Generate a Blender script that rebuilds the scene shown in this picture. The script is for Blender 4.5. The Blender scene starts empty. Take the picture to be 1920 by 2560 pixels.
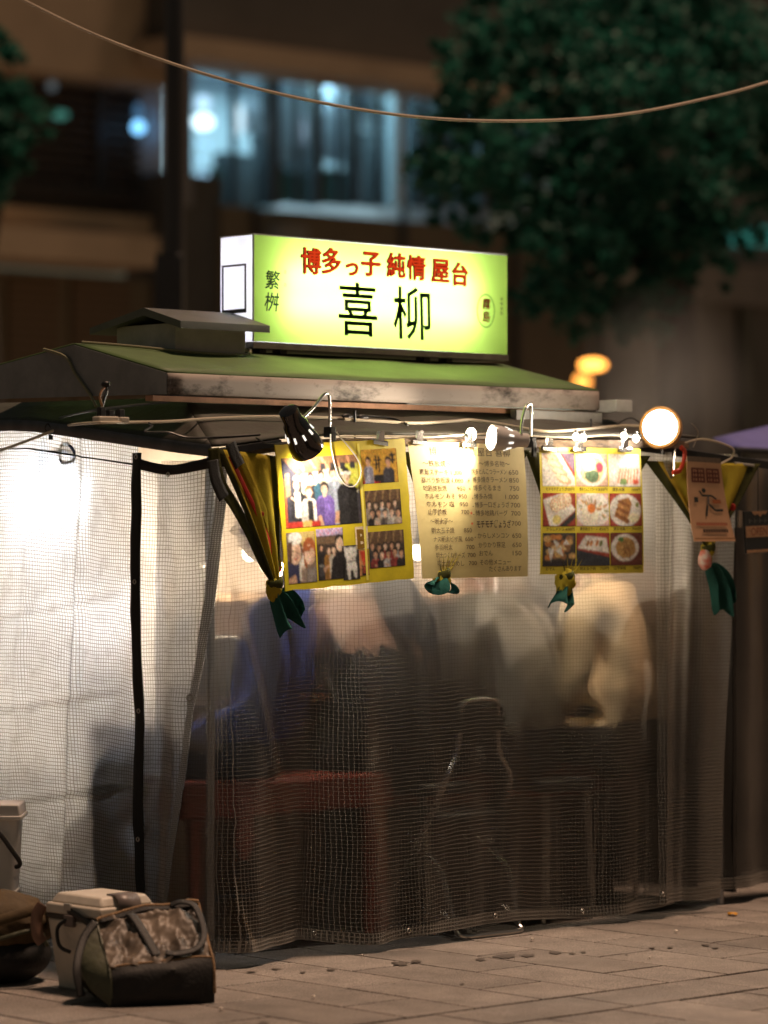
import bpy, bmesh, math, random
import numpy as np
from mathutils import Vector, Matrix, noise
random.seed(7)
R = math.radians
SC = bpy.context.scene
C = SC.collection

# ------------------------------------------------------------------ camera
F_PX = 8225.0                      # focal length in photo pixels (photo is 1920 x 2560)
EYE, HORIZON = 1.57, 1340.0
cd = bpy.data.cameras.new('camera'); cam = bpy.data.objects.new('camera', cd); C.objects.link(cam)
cam.location = (0, 0, EYE); cam.rotation_euler = (R(90), 0, 0)
cd.sensor_fit = 'VERTICAL'; cd.sensor_height = 36; cd.sensor_width = 27
cd.lens = F_PX / 2560 * 36
cd.shift_y = (HORIZON - 1280) / 2560
cd.clip_end = 2000
cd.dof.use_dof = True; cd.dof.focus_distance = 12.35; cd.dof.aperture_fstop = 1.55
SC.camera = cam
# ------------------------------------------------------------------ world, sun, exposure
SUN_EL, SUN_AZ = 74, 62            # street light from high above, from the right and a little behind the stall
w = bpy.data.worlds.new('World'); SC.world = w; w.use_nodes = True
nt = w.node_tree; nt.nodes.clear()
out = nt.nodes.new('ShaderNodeOutputWorld'); bg = nt.nodes.new('ShaderNodeBackground')
sky = nt.nodes.new('ShaderNodeTexSky'); sky.sky_type = 'NISHITA'; sky.sun_disc = False
sky.sun_elevation = R(2); sky.sun_rotation = R(SUN_AZ)
glow = nt.nodes.new('ShaderNodeBackground'); glow.inputs[0].default_value = (0.74, 0.74, 0.62, 1); glow.inputs[1].default_value = 0.038
add = nt.nodes.new('ShaderNodeAddShader')
bg.inputs[1].default_value = 0.012
nt.links.new(sky.outputs[0], bg.inputs[0]); nt.links.new(bg.outputs[0], add.inputs[0]); nt.links.new(glow.outputs[0], add.inputs[1])
nt.links.new(add.outputs[0], out.inputs[0])
sd = bpy.data.lights.new('sun', 'SUN'); sd.energy = 2.25; sd.angle = R(7); sd.color = (1.0, 0.64, 0.43)
sun = bpy.data.objects.new('sun', sd); C.objects.link(sun); sun.location = (3, 14, 30)
az = R(SUN_AZ)
sdir = Vector((math.sin(az) * math.cos(R(SUN_EL)), math.cos(az) * math.cos(R(SUN_EL)), math.sin(R(SUN_EL))))
sun.rotation_euler = sdir.to_track_quat('Z', 'Y').to_euler()
vs = SC.view_settings; vs.view_transform = 'Standard'; vs.look = 'None'; vs.exposure = 0.35; vs.gamma = 1; vs.use_curve_mapping = False
cy = SC.cycles
cy.use_denoising = True; cy.max_bounces = 8; cy.diffuse_bounces = 3; cy.glossy_bounces = 3; cy.transmission_bounces = 6
cy.transparent_max_bounces = 16; cy.sample_clamp_indirect = 4.0; cy.caustics_reflective = False; cy.caustics_refractive = False

# ------------------------------------------------------------------ helpers
def lin(c):
    c /= 255.0
    return c / 12.92 if c <= 0.04045 else ((c + 0.055) / 1.055) ** 2.4
def rgb(r, g, b): return (lin(r), lin(g), lin(b), 1)
def sm(a, b, x):
    x = max(0, min(1, (x - a) / (b - a))); return x * x * (3 - 2 * x)
def gs(x, c, w): return math.exp(-((x - c) / w) ** 2)
def px3(px, py, d): return Vector(((px - 960) / F_PX * d, d, EYE + (HORIZON - py) / F_PX * d))
TH = R(42.4)
U = Vector((math.cos(TH), math.sin(TH), 0)); V = Vector((-math.sin(TH), math.cos(TH), 0)); Z = Vector((0, 0, 1))
class Frame:
    """a place's own axes: s along the front, t into the depth, z up"""
    def __init__(self, origin): self.o = Vector((origin[0], origin[1], 0))
    def S(self, s, t, z): return self.o + U * s + V * t + Z * z
    def at(self, px, py, t=0.0):
        """where the plane t = const meets the ray of a photo pixel -> (s, z)"""
        a = self.o + V * t; k = (px - 960) / F_PX
        s = (k * a.y - a.x) / (U.x - k * U.y)
        d = a.y + s * U.y
        return s, EYE + (HORIZON - py) / F_PX * d
    def P(self, px, py, t=0.0):
        s, z = self.at(px, py, t); return self.S(s, t, z)
    def side(self, px, py, s=0.0):
        a = self.o + U * s; k = (px - 960) / F_PX
        t = (k * a.y - a.x) / (V.x - k * V.y)
        d = a.y + t * V.y
        return self.S(s, t, EYE + (HORIZON - py) / F_PX * d), t
ST = Frame((-0.6295, 11.957))      # the stall's front left corner
S = ST.S

MATS = {}
def mat(name, col=(0.5, 0.5, 0.5, 1), rough=0.6, metal=0.0, var=0.0, vscale=8.0, bump=0.0, bscale=60.0, spec=0.5, col2=None, stretch=None, coat=0.0, emit=0.0):
    if name in MATS: return MATS[name]
    m = bpy.data.materials.new(name); m.use_nodes = True; MATS[name] = m
    n = m.node_tree.nodes; l = m.node_tree.links; b = n['Principled BSDF']
    b.inputs['Base Color'].default_value = col; b.inputs['Roughness'].default_value = rough
    b.inputs['Metallic'].default_value = metal; b.inputs['Specular IOR Level'].default_value = spec
    b.inputs['Coat Weight'].default_value = coat
    if emit:
        b.inputs['Emission Color'].default_value = col; b.inputs['Emission Strength'].default_value = emit
    tc = n.new('ShaderNodeTexCoord'); src = tc.outputs['Object']
    if stretch:
        mp = n.new('ShaderNodeMapping'); mp.inputs['Scale'].default_value = stretch
        l.new(src, mp.inputs[0]); src = mp.outputs[0]
    if var or col2:
        t = n.new('ShaderNodeTexNoise'); t.inputs['Scale'].default_value = vscale; t.inputs['Detail'].default_value = 6; t.inputs['Roughness'].default_value = 0.65
        l.new(src, t.inputs['Vector'])
        cr = n.new('ShaderNodeValToRGB'); l.new(t.outputs[0], cr.inputs[0])
        c2 = col2 or tuple(max(0, c * (1 - var)) for c in col[:3]) + (1,)
        cr.color_ramp.elements[0].position = 0.33; cr.color_ramp.elements[0].color = c2
        cr.color_ramp.elements[1].position = 0.62; cr.color_ramp.elements[1].color = col
        l.new(cr.outputs[0], b.inputs['Base Color'])
    if bump:
        t = n.new('ShaderNodeTexNoise'); t.inputs['Scale'].default_value = bscale; t.inputs['Detail'].default_value = 5
        l.new(src, t.inputs['Vector'])
        bp = n.new('ShaderNodeBump'); bp.inputs['Strength'].default_value = bump; bp.inputs['Distance'].default_value = 0.01
        l.new(t.outputs[0], bp.inputs['Height']); l.new(bp.outputs[0], b.inputs['Normal'])
    return m
def emis(name, col, strength):
    if name in MATS: return MATS[name]
    m = bpy.data.materials.new(name); m.use_nodes = True; MATS[name] = m
    n = m.node_tree.nodes; n.clear(); o = n.new('ShaderNodeOutputMaterial'); e = n.new('ShaderNodeEmission')
    e.inputs[0].default_value = tuple(col[:3]) + (1,); e.inputs[1].default_value = strength
    m.node_tree.links.new(e.outputs[0], o.inputs[0]); return m
def print_mat(name='print_ink', rough=0.35, transl=0.0):
    if name in MATS: return MATS[name]
    m = bpy.data.materials.new(name); m.use_nodes = True; MATS[name] = m
    n = m.node_tree.nodes; l = m.node_tree.links; b = n['Principled BSDF']
    a = n.new('ShaderNodeAttribute'); a.attribute_name = 'Col'
    t = n.new('ShaderNodeTexNoise'); t.inputs['Scale'].default_value = 90; t.inputs['Detail'].default_value = 6
    tc = n.new('ShaderNodeTexCoord'); l.new(tc.outputs['Object'], t.inputs['Vector'])
    mr = n.new('ShaderNodeMapRange'); mr.inputs[1].default_value = 0.3; mr.inputs[2].default_value = 0.7; mr.inputs[3].default_value = 0.72; mr.inputs[4].default_value = 1.12
    l.new(t.outputs[0], mr.inputs[0])
    mx = n.new('ShaderNodeMix'); mx.data_type = 'RGBA'; mx.blend_type = 'MULTIPLY'; mx.inputs[0].default_value = 1
    l.new(a.outputs[0], mx.inputs[6]); l.new(mr.outputs[0], mx.inputs[7]); l.new(mx.outputs[2], b.inputs['Base Color'])
    b.inputs['Roughness'].default_value = rough
    if transl:
        o = n['Material Output']; tr = n.new('ShaderNodeBsdfTranslucent'); ms = n.new('ShaderNodeMixShader'); ms.inputs[0].default_value = transl
        l.new(mx.outputs[2], tr.inputs[0]); l.new(b.outputs[0], ms.inputs[1]); l.new(tr.outputs[0], ms.inputs[2]); l.new(ms.outputs[0], o.inputs[0])
    return m

def tag(o, label=None, cat=None, group=None, kind=None):
    if label: o['label'] = label
    if cat: o['category'] = cat
    if group: o['group'] = group
    if kind: o['kind'] = kind
    return o
def thing(name, label, cat, loc, group=None):
    o = bpy.data.objects.new(name, None); C.objects.link(o); o.location = loc; o.empty_display_size = 0.1
    return tag(o, label, cat, group)
def root_loc(o):
    while o.parent: o = o.parent
    return o.location.copy()
class MB:
    def __init__(self): self.v = []; self.f = []; self.mi = []; self.uv = None; self.col = None
    def add(self, vs, fs, mi=0, col=None):
        o = len(self.v); self.v += [Vector(p) for p in vs]
        for f in fs:
            self.f.append([o + i for i in f]); self.mi.append(mi)
            if self.col is not None: self.col.append(col)
        return self
    def box(self, s0, s1, t0, t1, z0, z1, fr=None, mi=0):
        fr = fr or ST
        p = [fr.S(s, t, z) for z in (z0, z1) for t in (t0, t1) for s in (s0, s1)]
        return self.add(p, [(0, 2, 3, 1), (4, 5, 7, 6), (0, 1, 5, 4), (2, 6, 7, 3), (0, 4, 6, 2), (1, 3, 7, 5)], mi)
    def obox(self, c, ax, ay, az, mi=0, taper=1.0):
        c = Vector(c); p = []
        for k in (-1, 1):
            for j in (-1, 1):
                for i in (-1, 1):
                    q = taper if k < 0 else 1
                    p.append(c + ax * i * q + ay * j * q + az * k)
        return self.add(p, [(0, 2, 3, 1), (4, 5, 7, 6), (0, 1, 5, 4), (2, 6, 7, 3), (0, 4, 6, 2), (1, 3, 7, 5)], mi)
    def tube(self, pts, r, n=8, cap=True, mi=0, flat=None, up=None):
        """round or (flat=(w,h)) flat tube along points"""
        pts = [Vector(p) for p in pts]; m = len(pts)
        rr = r if isinstance(r, (list, tuple)) else [r] * m
        rings = []; prev = None
        for i, p in enumerate(pts):
            d = (pts[min(i + 1, m - 1)] - pts[max(i - 1, 0)]).normalized()
            if prev is None:
                a = Vector(up) if up else (Z if abs(d.z) < 0.9 else Vector((1, 0, 0)))
            else: a = prev
            a = (a - d * a.dot(d))
            a = a.normalized() if a.length > 1e-6 else d.orthogonal().normalized()
            prev = a; b = d.cross(a)
            ring = []
            for k in range(n):
                th = 2 * math.pi * k / n
                if flat: ring.append(p + a * math.cos(th) * rr[i] * flat[0] + b * math.sin(th) * rr[i] * flat[1])
                else: ring.append(p + (a * math.cos(th) + b * math.sin(th)) * rr[i])
            rings.append(ring)
        vs = [q for ring in rings for q in ring]; fs = []
        for i in range(m - 1):
            for k in range(n):
                fs.append((i * n + k, i * n + (k + 1) % n, (i + 1) * n + (k + 1) % n, (i + 1) * n + k))
        if cap: fs.append(tuple(range(n - 1, -1, -1))); fs.append(tuple((m - 1) * n + k for k in range(n)))
        return self.add(vs, fs, mi)
    def lathe(self, o, axis, prof, n=20, mi=0, cap=False):
        axis = Vector(axis).normalized(); a = axis.orthogonal().normalized(); b = axis.cross(a); o = Vector(o)
        vs = [o + axis * h + (a * math.cos(2 * math.pi * k / n) + b * math.sin(2 * math.pi * k / n)) * r for r, h in prof for k in range(n)]
        m = len(prof); fs = []
        for i in range(m - 1):
            for k in range(n): fs.append((i * n + k, i * n + (k + 1) % n, (i + 1) * n + (k + 1) % n, (i + 1) * n + k))
        if cap: fs.append(tuple(range(n - 1, -1, -1))); fs.append(tuple((m - 1) * n + k for k in range(n)))
        return self.add(vs, fs, mi)
    def ball(self, c, r, nu=12, nv=8, mi=0, fn=None):
        c = Vector(c); r = r if isinstance(r, (tuple, list)) else (r, r, r)
        vs = []; fs = []
        for j in range(nv + 1):
            ph = math.pi * j / nv
            for i in range(nu):
                th = 2 * math.pi * i / nu
                q = Vector((math.sin(ph) * math.cos(th), math.sin(ph) * math.sin(th), math.cos(ph)))
                p = Vector((q.x * r[0], q.y * r[1], q.z * r[2]))
                if fn: p = fn(p, q)
                vs.append(c + p)
        for j in range(nv):
            for i in range(nu): fs.append((j * nu + i, (j + 1) * nu + i, (j + 1) * nu + (i + 1) % nu, j * nu + (i + 1) % nu))
        return self.add(vs, fs, mi)
    def grid(self, fn, nu, nv, mi=0, uvfn=None):
        vs = [fn(i / nu, j / nv) for j in range(nv + 1) for i in range(nu + 1)]
        fs = [(j * (nu + 1) + i, j * (nu + 1) + i + 1, (j + 1) * (nu + 1) + i + 1, (j + 1) * (nu + 1) + i) for j in range(nv) for i in range(nu)]
        if uvfn:
            self.uv = self.uv or []
            self.uv += [uvfn(i / nu, j / nv) for j in range(nv + 1) for i in range(nu + 1)]
        return self.add(vs, fs, mi)
    def flip(self): self.f = [f[::-1] for f in self.f]; return self
    def build(self, name, mats, parent=None, smooth=True, angle=40, bevel=0.0, solid=0.0, label=None, cat=None, group=None, kind=None, subsurf=0):
        me = bpy.data.meshes.new(name)
        if parent: base = root_loc(parent)
        else:
            lo = [min(p[i] for p in self.v) for i in range(3)]; hi = [max(p[i] for p in self.v) for i in range(3)]
            base = Vector(((lo[0] + hi[0]) / 2, (lo[1] + hi[1]) / 2, lo[2]))
        me.from_pydata([p - base for p in self.v], [], self.f)
        for m_ in (mats if isinstance(mats, (list, tuple)) else [mats]): me.materials.append(m_)
        if any(self.mi): me.polygons.foreach_set('material_index', self.mi)
        if self.uv:
            ul = me.uv_layers.new(name='UVMap')
            for lp in me.loops: ul.data[lp.index].uv = self.uv[lp.vertex_index]
        if self.col is not None:
            ca = me.color_attributes.new('Col', 'FLOAT_COLOR', 'CORNER')
            for p in me.polygons:
                cc_ = self.col[p.index]; many = isinstance(cc_[0], (list, tuple))
                for q_, li in enumerate(p.loop_indices): ca.data[li].color = cc_[q_] if many else cc_
        if smooth:
            me.polygons.foreach_set('use_smooth', [True] * len(me.polygons))
            try: me.set_sharp_from_angle(angle=R(angle))
            except Exception: pass
        me.update()
        o = bpy.data.objects.new(name, me); C.objects.link(o)
        if parent: o.parent = parent
        else: o.location = base
        if solid:
            md = o.modifiers.new('solid', 'SOLIDIFY'); md.thickness = solid; md.offset = 0
        if bevel:
            md = o.modifiers.new('bevel', 'BEVEL'); md.width = bevel; md.segments = 2; md.limit_method = 'ANGLE'; md.angle_limit = R(35)
        if subsurf:
            md = o.modifiers.new('subsurf', 'SUBSURF'); md.levels = subsurf; md.render_levels = subsurf
        return tag(o, label, cat, group, kind)
def copy_tree(o, offset=None, parent=None):
    c = o.copy(); C.objects.link(c); c.parent = parent
    for ch in o.children: copy_tree(ch, None, c)
    if offset is not None: c.location = o.location + offset
    return c
def fix_normals(o):
    bm = bmesh.new(); bm.from_mesh(o.data); bmesh.ops.recalc_face_normals(bm, faces=bm.faces); bm.to_mesh(o.data); bm.free()
def catmull(pts, n=6):
    pts = [Vector(p) for p in pts]; out_ = []
    for i in range(len(pts) - 1):
        p0 = pts[max(i - 1, 0)]; p1 = pts[i]; p2 = pts[i + 1]; p3 = pts[min(i + 2, len(pts) - 1)]
        for k in range(n):
            t = k / n
            out_.append(0.5 * ((2 * p1) + (p2 - p0) * t + (2 * p0 - 5 * p1 + 4 * p2 - p3) * t * t + (3 * p1 - p0 - 3 * p2 + p3) * t ** 3))
    out_.append(pts[-1]); return out_
def light(name, loc, energy, col, radius=0.03, kind='POINT', parent=None, spot=None, aim=None, size_y=None):
    d = bpy.data.lights.new(name, kind); d.energy = energy; d.color = col
    if kind == 'AREA':
        d.shape = 'RECTANGLE'; d.size = radius; d.size_y = size_y or radius
    else: d.shadow_soft_size = radius
    if spot: d.spot_size = R(spot); d.spot_blend = 0.6
    o = bpy.data.objects.new(name, d); C.objects.link(o)
    if parent: o.parent = parent; o.location = Vector(loc) - root_loc(parent)
    else: o.location = loc
    if aim is not None: o.rotation_euler = (Vector(aim)).to_track_quat('-Z', 'Y').to_euler()
    return o

# ---- flat print on sheets
TXT = {}
def text_geo(s, bold=0.0):
    key = (s, bold)
    if key in TXT: return TXT[key]
    cu = bpy.data.curves.new('t', 'FONT'); cu.body = s; cu.size = 1.0; cu.offset = bold; cu.resolution_u = 3
    ob = bpy.data.objects.new('t', cu); C.objects.link(ob)
    dg = bpy.context.evaluated_depsgraph_get(); me = ob.evaluated_get(dg).to_mesh()
    vs = [(p.co.x, p.co.y) for p in me.vertices]; fs = [tuple(p.vertices) for p in me.polygons]
    ob.evaluated_get(dg).to_mesh_clear(); bpy.data.objects.remove(ob); bpy.data.curves.remove(cu)
    if not vs: vs = [(0, 0)]
    x0 = min(p[0] for p in vs); x1 = max(p[0] for p in vs); y0 = min(p[1] for p in vs); y1 = max(p[1] for p in vs)
    TXT[key] = (vs, fs, (x0, y0, x1, y1)); return TXT[key]
class Sheet:
    """four world corners (TL, TR, BR, BL); u right, v down, both 0..1"""
    def __init__(self, tl, tr, br, bl, bulge=0.0, wave=0.0):
        self.c = [Vector(p) for p in (tl, tr, br, bl)]; self.bulge = bulge; self.wave = wave
        self.n = ((self.c[3] - self.c[0]).cross(self.c[1] - self.c[0])).normalized()
        self.w = ((self.c[1] - self.c[0]).length + (self.c[2] - self.c[3]).length) / 2
        self.h = ((self.c[3] - self.c[0]).length + (self.c[2] - self.c[1]).length) / 2
    def p(self, u, v, off=0.0):
        a = self.c[0].lerp(self.c[1], u); b = self.c[3].lerp(self.c[2], u)
        d = self.bulge * (4 * v * (1 - v)) + self.wave * math.sin(u * 7 + v * 3) * v
        return a.lerp(b, v) + self.n * (d + off)
    def slab(self, name, m, parent, th=0.003, nu=14, nv=14, jag=0.0, u0=0, v0=0, u1=1, v1=1, off=0.0):
        mb = MB()
        def ed(u, v):
            if jag and (v > 0.999 or v < 0.001 or u < 0.001 or u > 0.999):
                j = noise.noise(Vector((u * 9, v * 9, 3.1))) * jag
                return u + (j if u in (0, 1) else 0), v + (j if v in (0, 1) else 0)
            return u, v
        mb.grid(lambda i, j: self.p(*ed(u0 + (u1 - u0) * i, v0 + (v1 - v0) * j), off + th / 2), nu, nv)
        n0 = len(mb.v)
        mb.grid(lambda i, j: self.p(*ed(u0 + (u1 - u0) * i, v0 + (v1 - v0) * j), off - th / 2), nu, nv)
        mb.f[nu * nv:] = [f[::-1] for f in mb.f[nu * nv:]]
        rim = [i for i in range(nu + 1)] + [j * (nu + 1) + nu for j in range(1, nv + 1)] + [nv * (nu + 1) + i for i in range(nu - 1, -1, -1)] + [j * (nu + 1) for j in range(nv - 1, 0, -1)]
        for a, b in zip(rim, rim[1:] + rim[:1]): mb.f.append([b, a, a + n0, b + n0]); mb.mi.append(0)
        o = mb.build(name, m, parent, angle=50); fix_normals(o); return o
class Ink:
    """flat shapes laid on a Sheet, each with its own colour"""
    def __init__(self, sh, base=0.0020): self.sh = sh; self.mb = MB(); self.mb.col = []; self.base = base; self.k = 0
    def _o(self): self.k += 1; return self.base + 0.00006 * self.k
    def rect(self, u0, v0, u1, v1, c, n=4):
        o = self._o(); vs = [self.sh.p(u0 + (u1 - u0) * i / n, v0 + (v1 - v0) * j / n, o) for j in range(n + 1) for i in range(n + 1)]
        self.mb.add(vs, [(j * (n + 1) + i, (j + 1) * (n + 1) + i, (j + 1) * (n + 1) + i + 1, j * (n + 1) + i + 1) for j in range(n) for i in range(n)], 0, c)
    def poly(self, pts, c):
        o = self._o(); self.mb.add([self.sh.p(u, v, o) for u, v in pts], [tuple(range(len(pts)))], 0, c)
    def ell(self, cu, cv, ru, rv, c, n=14, rot=0.0, lump=0.0, a0=0, a1=360):
        pts = []
        for k in range(n):
            a = R(a0 + (a1 - a0) * k / (n if a1 - a0 == 360 else n - 1)); q = 1 + lump * random.uniform(-1, 1)
            x = math.cos(a) * q * ru * self.sh.w; y = math.sin(a) * q * rv * self.sh.h
            pts.append((cu + (x * math.cos(rot) - y * math.sin(rot)) / self.sh.w, cv + (x * math.sin(rot) + y * math.cos(rot)) / self.sh.h))
        self.poly(pts, c)
    def line(self, pts, wd, c):
        for (a, b) in zip(pts, pts[1:]):
            dx = (b[0] - a[0]) * self.sh.w; dy = (b[1] - a[1]) * self.sh.h; L = math.hypot(dx, dy) or 1e-6
            nx = -dy / L * wd / 2 / self.sh.w; ny = dx / L * wd / 2 / self.sh.h
            self.poly([(a[0] + nx, a[1] + ny), (b[0] + nx, b[1] + ny), (b[0] - nx, b[1] - ny), (a[0] - nx, a[1] - ny)], c)
    def text(self, s, u, v, h, c, w=None, bold=0.0, rot=0.0, slant=0.0, jit=0.0, center=False, fat=0.0):
        if fat:
            for q in range(8): self.text(s, u + fat * math.cos(q * 0.785) / self.sh.w, v + fat * math.sin(q * 0.785) / self.sh.h, h, c, w, 0.0, rot, slant, jit, center)
        """u, v: left (or centre) of the baseline-box top; h in sheet heights; w in sheet widths"""
        vs, fs, (x0, y0, x1, y1) = text_geo(s, bold)
        o = self._o(); hm = h * self.sh.h; k = hm / 0.9
        kx = k
        if w: kx = w * self.sh.w / max(1e-6, (x1 - x0))
        wt = (x1 - x0) * kx; out_ = []
        for x, y in vs:
            X = (x - x0) * kx - (wt / 2 if center else 0); Y = (0.78 - y) * k
            X += slant * (hm - Y) * 0.3
            if jit: Y += jit * hm * math.sin(X * 40 / hm * 0.03 + u * 50)
            xr = X * math.cos(rot) - Y * math.sin(rot); yr = X * math.sin(rot) + Y * math.cos(rot)
            out_.append(self.sh.p(u + xr / self.sh.w, v + yr / self.sh.h, o))
        self.mb.add(out_, fs, 0, c)
    def build(self, name, parent, m=None):
        return self.mb.build(name, m or print_mat(), parent, smooth=False)

# ================================================================== SETTING
# ---- materials of the setting
def granite():
    m = bpy.data.materials.new('granite_paving'); m.use_nodes = True
    n = m.node_tree.nodes; l = m.node_tree.links; b = n['Principled BSDF']
    tc = n.new('ShaderNodeTexCoord'); oi = n.new('ShaderNodeObjectInfo')
    geo = n.new('ShaderNodeNewGeometry')
    def nz(scale, det, ro=0.6):
        t = n.new('ShaderNodeTexNoise'); t.inputs['Scale'].default_value = scale; t.inputs['Detail'].default_value = det; t.inputs['Roughness'].default_value = ro
        l.new(geo.outputs['Position'], t.inputs['Vector']); return t
    t1 = nz(230, 3); cr = n.new('ShaderNodeValToRGB'); l.new(t1.outputs[0], cr.inputs[0])
    e = cr.color_ramp.elements; e[0].position = 0.38; e[0].color = (0.075, 0.066, 0.06, 1); e[1].position = 0.68; e[1].color = (0.52, 0.46, 0.41, 1)
    x = e.new(0.5); x.color = (0.285, 0.25, 0.222, 1)
    t2 = nz(3.2, 6, 0.7); mr = n.new('ShaderNodeMapRange'); mr.inputs[1].default_value = 0.3; mr.inputs[2].default_value = 0.7; mr.inputs[3].default_value = 0.55; mr.inputs[4].default_value = 1.15
    l.new(t2.outputs[0], mr.inputs[0])
    mr2 = n.new('ShaderNodeMapRange'); mr2.inputs[3].default_value = 0.82; mr2.inputs[4].default_value = 1.1; l.new(oi.outputs['Random'], mr2.inputs[0])
    mu = n.new('ShaderNodeMath'); mu.operation = 'MULTIPLY'; l.new(mr.outputs[0], mu.inputs[0]); l.new(mr2.outputs[0], mu.inputs[1])
    mx = n.new('ShaderNodeMix'); mx.data_type = 'RGBA'; mx.blend_type = 'MULTIPLY'; mx.inputs[0].default_value = 1
    l.new(cr.outputs[0], mx.inputs[6]); l.new(mu.outputs[0], mx.inputs[7]); l.new(mx.outputs[2], b.inputs['Base Color'])
    t3 = nz(2.2, 4); mr3 = n.new('ShaderNodeMapRange'); mr3.inputs[3].default_value = 0.45; mr3.inputs[4].default_value = 0.85; l.new(t3.outputs[0], mr3.inputs[0]); l.new(mr3.outputs[0], b.inputs['Roughness'])
    bp = n.new('ShaderNodeBump'); bp.inputs['Strength'].default_value = 0.35; bp.inputs['Distance'].default_value = 0.003
    l.new(t1.outputs[0], bp.inputs['Height']); l.new(bp.outputs[0], b.inputs['Normal'])
    MATS['granite'] = m; return m
GR = granite()
MORTAR = mat('dark_mortar', (0.022, 0.019, 0.016, 1), 0.95, var=0.4, vscale=30)
mb = MB(); mb.add([(-300, -60, -0.05), (300, -60, -0.05), (300, 500, -0.05), (-300, 500, -0.05)], [(0, 1, 2, 3)])
mb.build('ground', mat('far_paving', (0.22, 0.19, 0.165, 1), 0.85, var=0.4, vscale=0.8), smooth=False, kind='structure')
mb = MB(); mb.box(-5.2, 6.4, -4.2, 2.6, -0.048, -0.007); pave = mb.build('pavement', MORTAR, smooth=False, kind='structure')
# one paver of each kind; alike pavers share its mesh
def paver_mesh(name, ls, lt):
    bm = bmesh.new(); bmesh.ops.create_cube(bm, size=1.0)
    for v in bm.verts: v.co = Vector((v.co.x * ls, v.co.y * lt, v.co.z * 0.03 - 0.015))
    bmesh.ops.bevel(bm, geom=[e for e in bm.edges if all(v.co.z > -0.01 for v in e.verts)], offset=0.0022, segments=1, affect='EDGES')
    me = bpy.data.meshes.new(name); bm.to_mesh(me); bm.free(); me.materials.append(GR); return me
COLW, TL = 0.3145, 0.654
PM = {'full': paver_mesh('paver', COLW - 0.010, TL - 0.013), 'half': paver_mesh('paver', COLW - 0.010, TL / 2 - 0.020), 'strip': paver_mesh('paver', COLW * 2 - 0.008, 0.292)}
def paver(s, t, kind):
    o = bpy.data.objects.new('paver', PM[kind]); C.objects.link(o); o.parent = pave
    p = S(s, t, random.uniform(-0.0012, 0.0012)); o.location = p - pave.location
    o.rotation_euler = (random.uniform(-0.002, 0.002), random.uniform(-0.002, 0.002), TH + random.uniform(-0.0012, 0.0012))
for i in range(-12, 15):
    sc = -0.306 + COLW * (i + 0.5)
    if i % 2 == 0:
        paver(sc, -1.383 + 0.327 / 2, 'half')
        for k in range(3): paver(sc, -1.383 + 0.327 + TL * (k + 0.5), 'full')
        paver(sc, -1.707 - TL * 0.5, 'full')
    else:
        for k in range(3): paver(sc, -1.383 + 0.006 + TL * (k + 0.5), 'full')
        paver(sc, -1.707 - 0.327 / 2, 'half')
        paver(sc, -1.707 - 0.327 - TL * 0.5, 'full')
    if i % 2 == 0: paver(-0.306 + COLW * (i + 1.35), -1.548, 'strip')
STAIN = mat('wet_stain', (0.12, 0.10, 0.085, 1), 0.55, var=0.5, vscale=60)
def stain(px, py, rx, ry):
    d = EYE * F_PX / (py - HORIZON); c = px3(px, py, d); c.z = 0.003
    mb = MB(); n = 30; sx = rx / F_PX * d; sy = ry / F_PX * d * d / EYE
    pts = []
    for k in range(n):
        a = 2 * math.pi * k / n; q = 0.9 + 0.7 * noise.noise(Vector((math.cos(a) * 2.2 + px, math.sin(a) * 2.2, py))) + 0.25 * noise.noise(Vector((math.cos(a) * 6 + px, math.sin(a) * 6, py)))
        pts.append(c + Vector((math.cos(a) * sx * q, math.sin(a) * sy * q, 0)))
    mb.add(pts, [tuple(range(n))]); mb.build('stain', STAIN, pave, smooth=False)
for a in [(1004, 2411, 18, 5), (1040, 2405, 14, 4), (1201, 2400, 12, 4), (1262, 2392, 30, 6), (1320, 2390, 20, 4), (1388, 2383, 16, 4), (1430, 2385, 10, 2), (1458, 2382, 9, 2), (757, 2432, 9, 2.5), (827, 2426, 11, 3), (628, 2431, 14, 2), (1765, 2364, 12, 2.5), (1675, 2370, 8, 2), (1788, 2371, 10, 2), (1630, 2371, 8, 1.6), (1566, 2387, 4, 1.5), (660, 2559, 14, 4), (985, 2408, 8, 2), (1155, 2461, 6, 1.5), (690, 2424, 12, 2), (985, 2461, 5, 1.2)]: stain(*a)
# fallen leaf and paper scraps
def scrap(px, py, r, m, label, cat, group=None, thick=0.004):
    d = EYE * F_PX / (py - HORIZON); c = px3(px, py, d); c.z = 0.008; k = r / F_PX * d
    mb = MB(); n = 9; rot = random.uniform(0, 3)
    ring = [c + Vector((math.cos(2 * math.pi * i / n + rot) * k * (1.0 + 0.3 * random.random()), math.sin(2 * math.pi * i / n + rot) * k * 2.0, 0.004 * math.sin(i * 2.1))) for i in range(n)]
    mb.add([c + Z * 0.006] + ring, [(0, 1 + i, 1 + (i + 1) % n) for i in range(n)])
    mb.build('fallen_leaf' if cat == 'leaf' else 'paper_scrap', m, None, solid=0.002, label=label, cat=cat, group=group)
scrap(1831, 2289, 11, mat('orange_leaf', (0.85, 0.42, 0.06, 1), 0.5, var=0.3), 'small orange yellow fallen leaf on the pavement at the right edge', 'leaf')
PAP = mat('scrap_paper', (0.8, 0.72, 0.64, 1), 0.7)
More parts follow.
